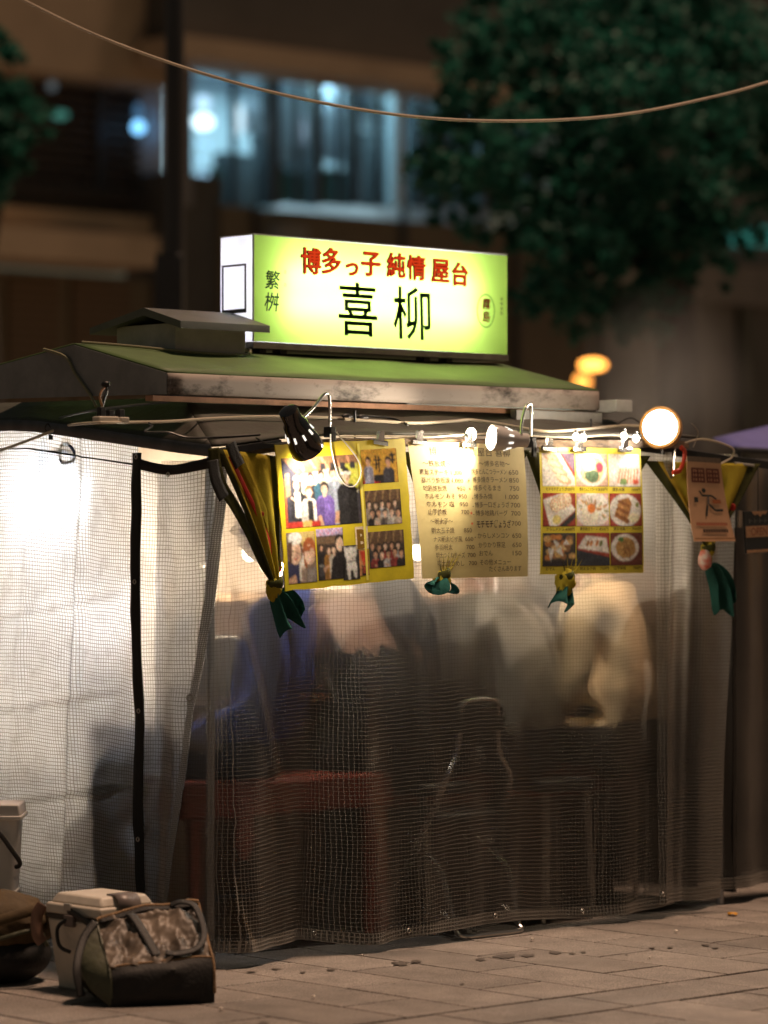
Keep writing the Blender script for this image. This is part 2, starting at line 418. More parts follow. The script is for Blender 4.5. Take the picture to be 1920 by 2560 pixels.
for i, (x, y, r, lb) in enumerate([(553, 2528, 5, 'round white paper scrap on the pavement right below the duffel bag'), (784, 2498, 4, 'small white scrap on the paving between duffel bag and dark joint'), (905, 2394, 2.5, 'tiny white scrap near the outward fold of the curtain hem'), (1330, 2353, 4, 'flat white scrap just right of the chrome chair foot'), (1690, 2333, 4, 'pale scrap in the shadow under the right curtain end'), (1625, 2400, 3, 'pale scrap on the lit paving below the right curtain end')]):
    scrap(x, y, r, PAP, lb, 'scrap', 'paper scraps on the pavement')

# ---- background building (far behind, out of focus)
BF = Frame(px3(480, 300, 55)[:2])
WALL = mat('brown_render', (0.19, 0.155, 0.105, 1), 0.85, var=0.25, vscale=0.6)
WALLD = mat('dark_cladding', (0.085, 0.082, 0.076, 1), 0.7, var=0.3, vscale=0.5)
LEDGE = mat('ledge_concrete', (0.42, 0.32, 0.22, 1), 0.8, var=0.2, vscale=0.6)
STEEL = mat('painted_steel_dark', (0.03, 0.032, 0.036, 1), 0.5)
MULL = mat('mullion_aluminium', (0.05, 0.055, 0.06, 1), 0.4, metal=0.4)
GLASS = bpy.data.materials.new('window_glass'); GLASS.use_nodes = True
n_ = GLASS.node_tree.nodes; l_ = GLASS.node_tree.links; n_.clear(); o_ = n_.new('ShaderNodeOutputMaterial'); m1 = n_.new('ShaderNodeMixShader')
tr_ = n_.new('ShaderNodeBsdfTransparent'); tr_.inputs[0].default_value = (0.75, 0.86, 0.9, 1); gl_ = n_.new('ShaderNodeBsdfGlossy'); gl_.inputs['Roughness'].default_value = 0.08
m1.inputs[0].default_value = 0.06; l_.new(tr_.outputs[0], m1.inputs[1]); l_.new(gl_.outputs[0], m1.inputs[2]); l_.new(m1.outputs[0], o_.inputs[0])
bld = thing('office_building', 'dark brown building with lit blue upper windows behind the stall', 'building', BF.S(0, 0, 0))
def fb(name, m, px0, px1, pyt, pyb, t0, t1, parent=None, fr=None):
    """box whose front face (at t0) spans these photo pixels at its left end"""
    fr = fr or BF
    s0, zt = fr.at(px0, pyt, t0); _, zb = fr.at(px0, pyb, t0); s1, _ = fr.at(px1, pyt, t0)
    mb = MB(); mb.box(s0, s1, t0, t1, zb, zt, fr); return mb.build(name, m, parent or bld, smooth=False)
fb('wall', WALL, 555, 2300, 512, 1460, 0.0, 0.4)           # spandrel and ground floor right of the corner
fb('wall', WALL, -500, 452, 640, 1460, 0.5, 0.9)
fb('pier', WALLD, 415, 556, 430, 1440, 0.1, 1.2)
fb('wall', WALLD, -600, 405, -200, 470, 1.2, 1.6)
fb('parapet', LEDGE, -500, 398, 470, 520, 0.5, 1.1)
fb('ledge', LEDGE, -500, 400, 523, 606, -0.9, 0.45)
fb('ledge', LEDGE, 452, 1500, 85, 140, -1.2, -0.02)
fb('upper_wall', WALLD, 430, 2300, -400, 84, -0.6, 3.2)
fb('upper_wall', LEDGE, -600, 425, -260, 95, 0.1, 1.1)
fb('pier', mat('corner_pier', (0.2, 0.2, 0.21, 1), 0.7), 450, 482, 140, 512, 0.0, 0.35)
fb('downpipe', STEEL, 243, 266, 110, 480, 0.9, 1.15)
for k in range(13): fb('louvre', mat('louvre_brown', (0.06, 0.045, 0.035, 1), 0.6), -300, 400, 120 + k * 27, 133 + k * 27, 0.95 if k % 2 else 0.97, 1.19)
ROOMW = mat('room_wall_white', (0.62, 0.66, 0.72, 1), 0.8)
s0, zt = BF.at(482, 138, 0.05); s1, _ = BF.at(1500, 138, 0.05); _, zb = BF.at(482, 512, 0.05)
mb = MB(); mb.box(s0 - 0.3, s1, 3.0, 3.1, zb - 0.4, zt + 0.3, BF); mb.build('room_wall', ROOMW, bld, smooth=False)
mb = MB(); mb.box(s0 - 0.3, s1, 0.42, 2.98, zt + 0.08, zt + 0.2, BF); mb.build('room_ceiling', ROOMW, bld, smooth=False)
mb = MB(); mb.box(s0 - 0.3, s1, 0.42, 2.98, zb - 0.42, zb - 0.28, BF); mb.build('room_floor', mat('room_floor', (0.03, 0.04, 0.045, 1), 0.7), bld, smooth=False)
mb = MB(); mb.box(s0 - 0.4, s0 - 0.3, 0.42, 2.98, zb - 0.3, zt + 0.1, BF); mb.build('room_end_wall', ROOMW, bld, smooth=False)
edges = [482, 690, 800, 893, 1000, 1105, 1215, 1330, 1500]
for a, b in zip(edges, edges[1:]):
    fb('window_pane', GLASS, a + 3, b - 9, 141, 510, 0.12, 0.15)
for e, wd in zip(edges[1:-1], (22, 20, 14, 20, 20, 20, 20)): fb('mullion', MULL if e != 1000 else mat('pale_mullion', (0.5, 0.6, 0.68, 1), 0.5), e - wd / 2, e + wd / 2, 140, 512, -0.05, 0.22)
for e in (588, 745, 848, 950, 1052): fb('glazing_bar', MULL, e - 5, e + 5, 140, 512, 0.0, 0.10)
# details of the far facade: rail, air-conditioning units, pipes
for k in range(9): fb('rail_post', STEEL, -120 + k * 58, -116 + k * 58, 430, 470, 0.55, 0.6)
fb('rail', STEEL, -300, 400, 426, 434, 0.52, 0.62)
for px0, px1, a, b in [(700, 770, 560, 610), (1380, 1450, 470, 520)]:
    ac = fb('air_conditioner', mat('ac_grey', (0.22, 0.22, 0.21, 1), 0.6), px0, px1, a, b, -0.45, -0.02)
for px_ in (640, 1010, 1290): fb('downpipe', STEEL, px_, px_ + 9, 516, 1420, -0.12, -0.02)
for px0, px1 in ((20, 150), (180, 330)):
    fb('shutter', mat('brown_shutter', (0.11, 0.075, 0.045, 1), 0.6), px0, px1, 690, 1440, 0.42, 0.48)
    for k in range(10): fb('shutter_slat', mat('brown_shutter_slat', (0.15, 0.10, 0.06, 1), 0.6), px0 + 4, px1 - 4, 700 + k * 22, 712 + k * 22, 0.39, 0.418)
# things standing in the lit room, dark against the far wall
for px0, px1, a, b in [(655, 700, 300, 512), (720, 800, 335, 505), (560, 640, 380, 512), (1025, 1090, 260, 512), (910, 975, 330, 512), (1140, 1330, 160, 512)]:
    fb('partition', mat('room_partition', (0.035, 0.045, 0.055, 1), 0.7), px0, px1, a, b, 1.6, 1.9)
for px0, px1, a, b in [(610, 665, 250, 330), (700, 790, 250, 410), (808, 868, 215, 400)]:
    fb('blind', mat('room_blind', (0.7, 0.74, 0.86, 1), 0.8), px0, px1, a, b, 0.9, 0.93)
for px0, px1, a, b in [(695, 770, 425, 500), (800, 890, 420, 505), (520, 560, 420, 500)]:
    fb('planter', mat('room_planter', (0.05, 0.16, 0.14, 1), 0.7), px0, px1, a, b, 0.95, 1.3)
COOL = (0.66, 0.94, 0.98)
for px_ in (560, 760, 980): 
    s_, z_ = BF.at(px_, 140, 1.2); light('ceiling_light', BF.S(s_, 1.2, zt + 0.06), 75, COOL, 1.4, 'AREA', bld, aim=(0, 0, -1), size_y=0.4)
def glow_ball(px, py, rpx, t, colr, st, label, squash=1.0, name='lamp_globe', fr=None, parent=None):
    fr = fr or BF
    s_, z_ = fr.at(px, py, t); p = fr.S(s_, t, z_); r = rpx / F_PX * p.y
    mb = MB(); mb.ball(p, (r, r, r * squash), 14, 10); mb.build(name, emis('glow_%s' % label, colr, st), parent or bld)
glow_ball(508, 305, 27, 0.8, (0.9, 0.96, 1.0), 3.5, 'white', 0.7)
glow_ball(508, 258, 20, 0.9, (0.7, 0.82, 1.0), 1.6, 'dimwhite', 1.0)
for q in ((500, 358), (520, 362), (498, 432), (515, 436), (528, 460), (505, 400)): glow_ball(q[0], q[1], 7, 0.8, (0.6, 0.8, 1.0), 1.6, 'spark')
glow_ball(596, 300, 13, 0.85, (0.9, 0.95, 1.0), 1.6, 'tubewhite', 3.0)
glow_ball(775, 325, 13, 0.85, (0.85, 0.92, 1.0), 1.2, 'tubeblue', 3.0)
glow_ball(815, 190, 12, 0.6, (0.25, 0.9, 0.7), 3.0, 'green')
glow_ball(346, 318, 16, 0.6, (0.2, 0.55, 0.95), 2.2, 'blue')
glow_ball(346, 280, 11, 0.6, (0.1, 0.25, 0.45), 0.5, 'dimblue', 2.0)
glow_ball(150, 287, 22, 0.6, (0.08, 0.3, 0.24), 0.5, 'teal', 0.5)
glow_ball(130, 215, 12, 0.6, (0.2, 0.24, 0.26), 0.35, 'greydot')

# ---- right-hand building with a colonnade
RF = Frame(px3(1600, 900, 47)[:2])
cb = thing('colonnade_building', 'grey building with concrete columns at the right behind the tree', 'building', RF.S(1.5, 0, 0))
CONC = mat('grey_concrete', (0.11, 0.10, 0.092, 1), 0.85, var=0.3, vscale=1.2)
fb('beam', CONC, 1590, 2200, 640, 742, -0.3, 0.8, cb, RF)
fb('wall', mat('recess_wall', (0.10, 0.088, 0.08, 1), 0.8, var=0.4, vscale=0.8), 1480, 2200, 760, 1420, 0.9, 1.1, cb, RF)
fb('column', CONC, 1748, 1838, 742, 1430, 0.0, 0.7, cb, RF)
fb('column', CONC, 1600, 1650, 742, 1430, 0.0, 0.7, cb, RF)
fb('column', WALLD, 1880, 1960, 742, 1430, -0.1, 0.7, cb, RF)
fb('upper_wall', WALLD, 1590, 2200, 100, 636, 0.6, 1.2, cb, RF)
for a, b in ((1822, 1884), (1894, 1960)): fb('window_pane', emis('teal_window', (0.10, 0.62, 0.52), 0.16), a, b, 565, 610, 0.3, 0.5, cb, RF)
# orange wall lamps between the buildings
for (px, py, rx, sq, e, lb) in ((1482, 912, 34, 0.42, 5.0, 'upper wide orange wall lamp glowing right of the sign'), (1456, 955, 22, 1.0, 2.2, 'lower round orange lamp glowing just above the roof corner')):
    p = px3(px, py, 44); r = rx / F_PX * 44
    o = thing('wall_lamp', lb, 'lamp', p, 'orange lamps behind the stall')
    mb = MB(); mb.ball(p, (r, r * 0.8, r * sq), 14, 8); mb.build('lamp_globe', emis('orange_%d' % rx, (1.0, 0.36, 0.06), e), o)
    mb = MB(); mb.tube([p + Vector((0, r * 0.8, 0)), p + Vector((0, 3.2, 0.05))], 0.02, 6); mb.build('bracket', STEEL, o)
light('wall_lamp_light', px3(1470, 930, 42), 200, (1.0, 0.74, 0.42), 0.3)

# ---- trees
def leaf_mat(name, c1, c2):
    m = bpy.data.materials.new(name); m.use_nodes = True; n = m.node_tree.nodes; l = m.node_tree.links; b = n['Principled BSDF']
    g = n.new('ShaderNodeNewGeometry'); cr = n.new('ShaderNodeValToRGB'); cr.color_ramp.elements[0].color = c1; cr.color_ramp.elements[1].color = c2
    l.new(g.outputs['Random Per Island'], cr.inputs[0]); l.new(cr.outputs[0], b.inputs['Base Color']); b.inputs['Roughness'].default_value = 0.6
    tr = n.new('ShaderNodeBsdfTranslucent'); l.new(cr.outputs[0], tr.inputs[0]); ms = n.new('ShaderNodeMixShader'); ms.inputs[0].default_value = 0.4
    l.new(b.outputs[0], ms.inputs[1]); l.new(tr.outputs[0], ms.inputs[2]); l.new(ms.outputs[0], n['Material Output'].inputs[0]); return m
LEAF = leaf_mat('tree_leaves', (0.018, 0.11, 0.082, 1), (0.032, 0.20, 0.14, 1))
BARK = mat('tree_bark', (0.05, 0.042, 0.036, 1), 0.9, var=0.4, vscale=6, bump=0.5, bscale=12)
def tree(label, lobes, nleaf, base, size, seed):
    rnd = random.Random(seed)
    root = thing('broadleaf_tree', label, 'tree', base)
    mb = MB(); cs = [(px3(a, b, d), r / F_PX * d) for a, b, d, r in lobes]
    hub = sum((c for c, _ in cs), Vector()) / len(cs); hub = Vector((base.x, base.y, min(hub.z, 4.2)))
    mb.tube([base, base.lerp(hub, 0.5) + Vector((0.08, 0, 0)), hub], [0.28, 0.22, 0.17], 10)
    mb.build('trunk', BARK, root)
    for c, r in cs[::2]:
        m2 = MB(); mid = hub.lerp(c, 0.5) + Vector((rnd.uniform(-.2, .2), rnd.uniform(-.2, .2), 0.15))
        m2.tube([hub - Z * 0.3, mid, c], [0.09, 0.06, 0.02], 7); m2.build('limb', BARK, root)
    m3 = MB(); tot = sum(r * r for _, r in cs)
    for c, r in cs:
        k = int(nleaf * r * r / tot); subs = []
        for _ in range(24):
            d = Vector((rnd.gauss(0, 1), rnd.gauss(0, 1), rnd.gauss(0, 0.8))).normalized(); subs.append((c + d * r * rnd.uniform(0.1, 1.2), r * rnd.uniform(0.14, 0.5)))
        for _ in range(12):
            d = Vector((rnd.gauss(0, 1), rnd.gauss(0, 1), rnd.gauss(0, 0.8))).normalized(); subs.append((c + d * r * rnd.uniform(1.1, 1.5), r * rnd.uniform(0.08, 0.2)))
        for _ in range(k):
            q, rr = rnd.choice(subs)
            d = Vector((rnd.gauss(0, 1), rnd.gauss(0, 1), rnd.gauss(0, 0.75))).normalized()
            p = q + d * rr * rnd.random() ** 0.45
            a = Vector((rnd.gauss(0, 1), rnd.gauss(0, 1), rnd.gauss(0, 0.5))).normalized(); b = a.orthogonal().normalized(); b.rotate(Matrix.Rotation(rnd.uniform(0, 6.3), 3, a))
            L = size * rnd.uniform(0.6, 1.2); W = L * 0.36
            m3.add([p - a * L * .5, p + b * W - Z * L * 0.08, p + a * L * .5, p - b * W - Z * L * 0.08], [(0, 1, 2, 3)])
    m3.build('crown', LEAF, root, smooth=False)
tree('large dark green tree filling the upper right behind the sign', [(1220, 160, 29, 120), (1330, 60, 30, 170), (1480, 150, 29, 190), (1650, 60, 30, 210), (1850, 120, 29, 200), (1180, 330, 29, 110), (1100, 430, 29, 95), (1260, 430, 28, 150), (1430, 380, 29, 190), (1620, 330, 28, 190), (1800, 360, 30, 170), (1950, 300, 30, 150), (1320, 600, 29, 120), (1450, 600, 28, 160), (1620, 560, 29, 160), (1760, 560, 29, 120), (1390, 740, 28, 90), (1500, 760, 29, 95), (1620, 720, 29, 100), (1950, 480, 30, 90)],
     34000, Vector((px3(1690, 900, 30).x, 30.2, 0)), 0.10, 3)
tree('dark green tree at the left edge of the picture', [(20, 330, 33, 90), (-60, 200, 33, 130), (-50, 420, 33, 110)], 2600, Vector((px3(-60, 900, 33).x, 33.2, 0)), 0.16, 5)
# ---- pole
pl = thing('street_pole', 'tall dark steel pole standing behind the stall left of the sign', 'pole', px3(437, 900, 24) * 1)
pl.location.z = 0; pb = pl.location.copy()
mb = MB(); mb.tube([pb, pb + Z * 8], [0.078, 0.064], 16); mb.build('shaft', STEEL, pl)
mb = MB(); mb.lathe(pb, Z, [(0.15, 0), (0.15, 0.03), (0.09, 0.05), (0.085, 0.3)], 16); mb.build('base_flange', STEEL, pl)
c_ = px3(424, 725, 24); mb = MB(); mb.obox(c_, Vector((0.10, 0, 0)), Vector((0, 0.07, 0)), Z * 0.26); mb.build('control_box', STEEL, pl, bevel=0.01)
# ---- overhead cable
cab = [px3(a, b, 12.6 + 0.0012 * (a - 960)) for a, b in [(-700, -430), (-300, -180), (57, 0), (250, 92), (480, 175), (700, 235), (940, 280), (1150, 300), (1370, 301), (1560, 286), (1740, 252), (1920, 205), (2300, 80), (2700, -90)]]
mb = MB(); mb.tube(catmull(cab, 5), 0.0062, 8); mb.build('overhead_cable', mat('grey_rope', (0.62, 0.52, 0.40, 1), 0.7, var=0.2), label='pale cable sagging across the top above the sign', cat='cable')

# ================================================================== THE STALL
stall = thing('food_stall', 'street food stall with green hipped roof and wooden eave beam', 'stall', S(1.2, 0.6, 0))
ROOFG = mat('green_roof_sheet', (0.10, 0.17, 0.05, 1), 0.6, var=0.35, vscale=3, bump=0.1, bscale=40)
GABLE = mat('grey_gable_sheet', (0.27, 0.285, 0.29, 1), 0.75, var=0.35, vscale=4, bump=0.2, bscale=30)
def fascia_mat():
    m = mat('weathered_fascia', (0.42, 0.36, 0.32, 1), 0.6, bump=0.1, bscale=30)
    n = m.node_tree.nodes; l = m.node_tree.links; b = n['Principled BSDF']
    tc = n.new('ShaderNodeTexCoord'); mp = n.new('ShaderNodeMapping'); mp.inputs['Scale'].default_value = (2.2, 2.2, 5); l.new(tc.outputs['Object'], mp.inputs[0])
    t = n.new('ShaderNodeTexNoise'); t.inputs['Scale'].default_value = 1.6; t.inputs['Detail'].default_value = 8; t.inputs['Roughness'].default_value = 0.75; l.new(mp.outputs[0], t.inputs[0])
    cr = n.new('ShaderNodeValToRGB'); e = cr.color_ramp.elements; e[0].position = 0.34; e[0].color = (0.05, 0.042, 0.036, 1); e[1].position = 0.50; e[1].color = (0.40, 0.345, 0.31, 1)
    l.new(t.outputs[0], cr.inputs[0]); l.new(cr.outputs[0], b.inputs['Base Color']); return m
FASC = fascia_mat()
WOOD = mat('old_wood', (0.20, 0.13, 0.075, 1), 0.75, var=0.75, vscale=6, bump=0.6, bscale=50, stretch=(3, 3, 14))
AWN = mat('awning_sheet', (0.042, 0.046, 0.032, 1), 0.65, var=0.5, vscale=5, bump=0.25, bscale=25, col2=(0.028, 0.022, 0.016, 1))
BLACKM = mat('black_steel', (0.018, 0.018, 0.02, 1), 0.42, metal=0.3, var=0.3, vscale=20)
TRIM = mat('grey_edge_trim', (0.10, 0.105, 0.115, 1), 0.45, metal=0.5, var=0.4, vscale=12)
WHITEP = mat('white_board', (0.55, 0.54, 0.52, 1), 0.6, var=0.3, vscale=8)
PINKW = mat('bare_batten', (0.50, 0.26, 0.15, 1), 0.7, var=0.4, vscale=9)
sA, sB = 0.0, 2.29
EV = [(0.2533, 2.094), (0.2533, 2.172), (0.822, 2.300), (1.42, 2.225), (1.42, 2.11)]
def roofcut(s): return [S(s, t, z) for t, z in EV]
a_, b_ = roofcut(sA), roofcut(sB)
sag = lambda i: 0.004 * math.sin(i * 9)
mb = MB(); mb.grid(lambda i, j: (a_[1].lerp(b_[1], i)).lerp(a_[2].lerp(b_[2], i), j) + Z * (0.006 * math.sin(i * 22) * math.sin(j * 3.1) + 0.004), 40, 6)
rf = mb.build('roof_panel', ROOFG, stall, solid=0.006)
mb = MB(); mb.grid(lambda i, j: (a_[2].lerp(b_[2], i)).lerp(a_[3].lerp(b_[3], i), j) + Z * 0.004, 10, 4); mb.build('roof_panel', ROOFG, stall, solid=0.006)
mb = MB(); mb.grid(lambda i, j: a_[1].lerp(b_[1], i).lerp(a_[0].lerp(b_[0], i), j) - V * (0.004 + 0.002 * math.sin(i * 30)), 30, 3); mb.build('fascia', FASC, stall, solid=0.008)
mb = MB(); mb.add([p - U * 0.004 for p in a_] + [p + U * 0.006 for p in a_], [(0, 1, 2, 3, 4), (9, 8, 7, 6, 5), (0, 5, 6, 1), (1, 6, 7, 2), (2, 7, 8, 3), (3, 8, 9, 4), (4, 9, 5, 0)]); g = mb.build('gable_end', GABLE, stall, smooth=False); fix_normals(g)
mb = MB(); mb.add([p - U * 0.006 for p in b_] + [p + U * 0.004 for p in b_], [(0, 1, 2, 3, 4), (9, 8, 7, 6, 5), (0, 5, 6, 1), (1, 6, 7, 2), (2, 7, 8, 3), (3, 8, 9, 4), (4, 9, 5, 0)]); g = mb.build('gable_end', GABLE, stall, smooth=False); fix_normals(g)
mb = MB(); mb.box(-0.03, 2.20, 0.30, 0.345, 2.070, 2.090); mb.build('batten', PINKW, stall, smooth=False)
mb = MB(); mb.box(1.80, 2.30, 0.24, 0.275, 2.030, 2.082); mb.build('end_board', WHITEP, stall, smooth=False)
mb = MB(); mb.box(2.302, 2.40, 0.16, 0.28, 2.085, 2.135); mb.build('end_board', WHITEP, stall, smooth=False, bevel=0.004)
# lower canopy, hipped at the left
EAVE = [(-0.02, 1.897), (0.10, 1.906), (0.3, 1.932), (0.63, 1.955), (1.5, 1.968), (2.5, 1.982), (2.62, 1.978)]
def eave_z(s):
    for (a, za), (b, zb_) in zip(EAVE, EAVE[1:]):
        if s <= b: return za + (zb_ - za) * max(0, (s - a) / (b - a))
    return EAVE[-1][1]
def canopy_front(i, j):
    s0 = -0.02 + 2.64 * i; s1 = 0.2 + 2.12 * i
    e = S(s0, -0.03, eave_z(s0)); q = S(s1, 0.40, 2.088)
    return e.lerp(q, j) + Z * (0.006 * math.sin(i * 25 + j) * math.sin(j * 3.1) - 0.010 * math.sin(j * 3.14))
mb = MB(); mb.grid(canopy_front, 50, 8); cf = mb.build('canopy_sheet', AWN, stall, solid=0.010)
def canopy_left(i, j):
    t = -0.03 + 2.1 * i; z = 1.897 + (2.02 - 1.897) * min(1, max(0, t) / 1.102)
    e = S(-0.02, t, z); q = S(0.2, 0.40 + 1.7 * i, 2.088 + 0.02 * i)
    return e.lerp(q, j) + Z * (-0.008 * math.sin(j * 3.14))
mb = MB(); mb.grid(canopy_left, 30, 5); mb.build('canopy_sheet', AWN, stall, solid=0.010)
mb = MB(); pts = [canopy_left(i / 12, 0) - Z * 0.018 - U * 0.006 for i in range(13)]; mb.tube(pts, 0.013, 6, flat=(1.7, 0.5)); mb.build('edge_trim', TRIM, stall)
# eave beam of old wood and the black corner bar
mb = MB(); mb.tube([S(s, -0.022, eave_z(s) - 0.032) for s in [0.13 + 2.4 * k / 24 for k in range(25)]], 0.024, 4, flat=(0.95, 0.75), up=(Z + V).normalized()); mb.build('eave_beam', WOOD, stall, angle=20)
mb = MB(); mb.tube([S(-0.03, -0.03, 1.868), S(0.08, -0.035, 1.885), S(0.30, -0.035, 1.915)], 0.024, 4, flat=(0.8, 0.6), up=(Z + V).normalized()); mb.build('corner_bar', BLACKM, stall, angle=20)
q0 = ST.P(1560, 1112, -0.01); q1 = ST.P(1960, 1168, 0.0)
mb = MB(); mb.tube([q0, q1], 0.028, 4, flat=(1.0, 0.7), up=(Z + V).normalized()); mb.build('eave_bar', BLACKM, stall, angle=20)
mb = MB(); mb.tube([ST.P(1835, 1158, -0.03), ST.P(1884, 1164, -0.03)], 0.006, 6); mb.build('eave_bar_clip', mat('pale_steel', (0.6, 0.6, 0.58, 1), 0.35, metal=0.8), stall)
# posts of the frame inside the curtain, interior bodywork
for s_, t_ in ((0.05, 0.06), (2.92, 0.14), (0.05, 1.5), (2.92, 1.5)):
    mb = MB(); mb.tube([S(s_, t_, 0), S(s_, t_, 1.86)], 0.017, 8); mb.build('post', mat('galvanised_tube', (0.35, 0.35, 0.36, 1), 0.4, metal=0.8), stall)
mb = MB(); mb.box(0.62, 2.90, 0.74, 1.30, 0.0, 0.90); mb.build('counter', mat('counter_wood', (0.17, 0.085, 0.04, 1), 0.5, var=0.5, vscale=5), stall, smooth=False, bevel=0.01)
mb = MB(); mb.box(0.55, 2.92, 0.66, 0.95, 0.902, 0.94); mb.build('counter_top', mat('counter_top_wood', (0.35, 0.2, 0.10, 1), 0.4, var=0.3, vscale=5), stall, smooth=False, bevel=0.008)
mb = MB(); mb.box(-0.0, 2.98, 1.622, 1.66, 0.05, 2.05); mb.build('back_panel', mat('back_panel_cream', (0.55, 0.47, 0.38, 1), 0.7, var=0.3, vscale=3), stall, smooth=False)
mb = MB(); mb.box(2.96, 2.98, 0.10, 1.62, 0.05, 1.9); mb.build('side_panel', mat('side_panel_dark', (0.025, 0.022, 0.02, 1), 0.7, var=0.3), stall, smooth=False)
mb = MB(); mb.box(0.1, 2.7, 1.30, 1.60, 1.30, 1.33); mb.build('shelf', WOOD, stall, smooth=False)

mb = MB(); mb.box(0.58, 2.90, 0.70, 0.93, 0.945, 1.17); mb.build('light_blocker', mat('blocker_dark', (0.03, 0.02, 0.014, 1), 0.9, var=0.4, vscale=5), stall, smooth=False, bevel=0.01)  # added unseen box, keeps the counter bulbs' light off the lower front curtain
mb = MB(); mb.box(0.62, 2.88, 0.722, 0.737, 0.46, 0.66); mb.build('kick_panel', mat('red_panel', (0.40, 0.085, 0.04, 1), 0.5, var=0.3), stall, smooth=False)
# ---- roof vent
vent = thing('roof_vent', 'small grey gabled vent box on the roof left of the sign', 'vent', S(0.6, 0.9, 2.26))
GREYV = mat('grey_vent_sheet', (0.5, 0.47, 0.45, 1), 0.6, var=0.35, vscale=6)
mb = MB(); mb.box(0.42, 0.777, 0.73, 1.10, 2.235, 2.40); mb.build('housing', GREYV, vent, smooth=False, bevel=0.004)
cap = [(0.64, 2.372), (0.64, 2.400), (0.87, 2.462), (1.217, 2.398), (1.217, 2.372), (0.87, 2.432)]
mb = MB(); p0 = [S(0.375, t, z) for t, z in cap]; p1 = [S(0.827, t, z) for t, z in cap]
mb.add(p0 + p1, [(0, 1, 2, 5), (5, 2, 3, 4), (6, 11, 8, 7), (11, 10, 9, 8)] + [(k, k + 6, (k + 1) % 6 + 6, (k + 1) % 6) for k in range(6)])
o = mb.build('cap', mat('vent_cap_sheet', (0.12, 0.125, 0.115, 1), 0.55, var=0.3, vscale=6), vent, smooth=False); fix_normals(o)

# ---- illuminated sign
def transl(name, col, diff=0.25, rough=0.4, var=0.0):
    m = bpy.data.materials.new(name); m.use_nodes = True; MATS[name] = m
    n = m.node_tree.nodes; l = m.node_tree.links; b = n['Principled BSDF']; b.inputs['Base Color'].default_value = col; b.inputs['Roughness'].default_value = rough
    t = n.new('ShaderNodeBsdfTranslucent'); t.inputs[0].default_value = col; ms = n.new('ShaderNodeMixShader'); ms.inputs[0].default_value = 1 - diff
    l.new(b.outputs[0], ms.inputs[1]); l.new(t.outputs[0], ms.inputs[2]); l.new(ms.outputs[0], n['Material Output'].inputs[0])
    if var:
        tx = n.new('ShaderNodeTexNoise'); tx.inputs['Scale'].default_value = 5; tx.inputs['Detail'].default_value = 6; tc = n.new('ShaderNodeTexCoord'); l.new(tc.outputs['Object'], tx.inputs[0])
        mx = n.new('ShaderNodeMix'); mx.data_type = 'RGBA'; mx.inputs[6].default_value = tuple(c * (1 - var) for c in col[:3]) + (1,); mx.inputs[7].default_value = col; l.new(tx.outputs[0], mx.inputs[0])
        l.new(mx.outputs[2], t.inputs[0]); l.new(mx.outputs[2], b.inputs['Base Color'])
    return m
x0, x1, y0, y1, z0, z1 = 0.8334, 2.249, 0.75, 0.952, 2.345, 2.768
sign = thing('illuminated_sign', 'long lime green lightbox sign with Japanese lettering on the roof', 'sign', S(1.54, 0.85, z0))
LIME = transl('lime_acrylic', (0.42, 0.70, 0.10, 1), 0.15); SIDEW = transl('white_acrylic', (0.88, 0.93, 0.93, 1), 0.1); BOXW = mat('sign_box_grey', (0.45, 0.45, 0.44, 1), 0.6)
tl, tr, br, bl = S(x0, y0, z1), S(x1, y0, z1 - 0.003), S(x1, y0, z0 - 0.002), S(x0, y0, z0)
shf = Sheet(tl, tr, br, bl)
mb = MB(); mb.grid(lambda i, j: shf.p(i, j), 12, 4); fpn = mb.build('front_panel', LIME, sign, smooth=False)
mb = MB(); mb.grid(lambda i, j: S(x0, y1, z1).lerp(tl, i).lerp(S(x0, y1, z0).lerp(bl, i), j), 2, 4); spn = mb.build('side_panel', SIDEW, sign, smooth=False)
mb = MB(); mb.grid(lambda i, j: S(x1, y1, z1).lerp(tr, i).lerp(S(x1, y1, z0).lerp(br, i), j), 2, 4); mb.build('side_panel', SIDEW, sign, smooth=False)
mb = MB(); mb.box(x0, x1, y1, y1 + 0.006, z0, z1); mb.build('back_panel', BOXW, sign, smooth=False)
mb = MB(); mb.box(x0 - 0.002, x1 + 0.002, y0 - 0.002, y1 + 0.006, z1, z1 + 0.006); mb.build('top_panel', BOXW, sign, smooth=False)
mb = MB(); mb.box(x0 - 0.004, x1 + 0.004, y0 - 0.006, y1 + 0.008, z0 - 0.028, z0 - 0.003); mb.build('base_rail', mat('rail_metal', (0.42, 0.38, 0.36, 1), 0.4, metal=0.6, var=0.4, vscale=9), sign, smooth=False)
mb = MB(); mb.box(x0 - 0.0015, x0 + 0.004, y0 - 0.0015, y0 + 0.004, z0, z1); mb.build('corner_strip', mat('strip_alu', (0.5, 0.5, 0.5, 1), 0.4, metal=0.7), sign, smooth=False)
for s_ in (0.90, 1.01, 1.80, 1.93):
    mb = MB(); mb.box(s_, s_ + 0.035, 0.79, 0.84, 2.27, z0 - 0.028); mb.build('leg', STEEL, sign, smooth=False)
for dz in (-0.06, 0.06):
    mb = MB(); c0 = S(1.00, 0.825, 2.56 + dz); c1 = S(2.06, 0.825, 2.56 + dz); mb.tube([c0, c1], 0.014, 10); mb.build('fluorescent_tube', emis('tube_white', (1.0, 0.90, 1.12), 31), sign)
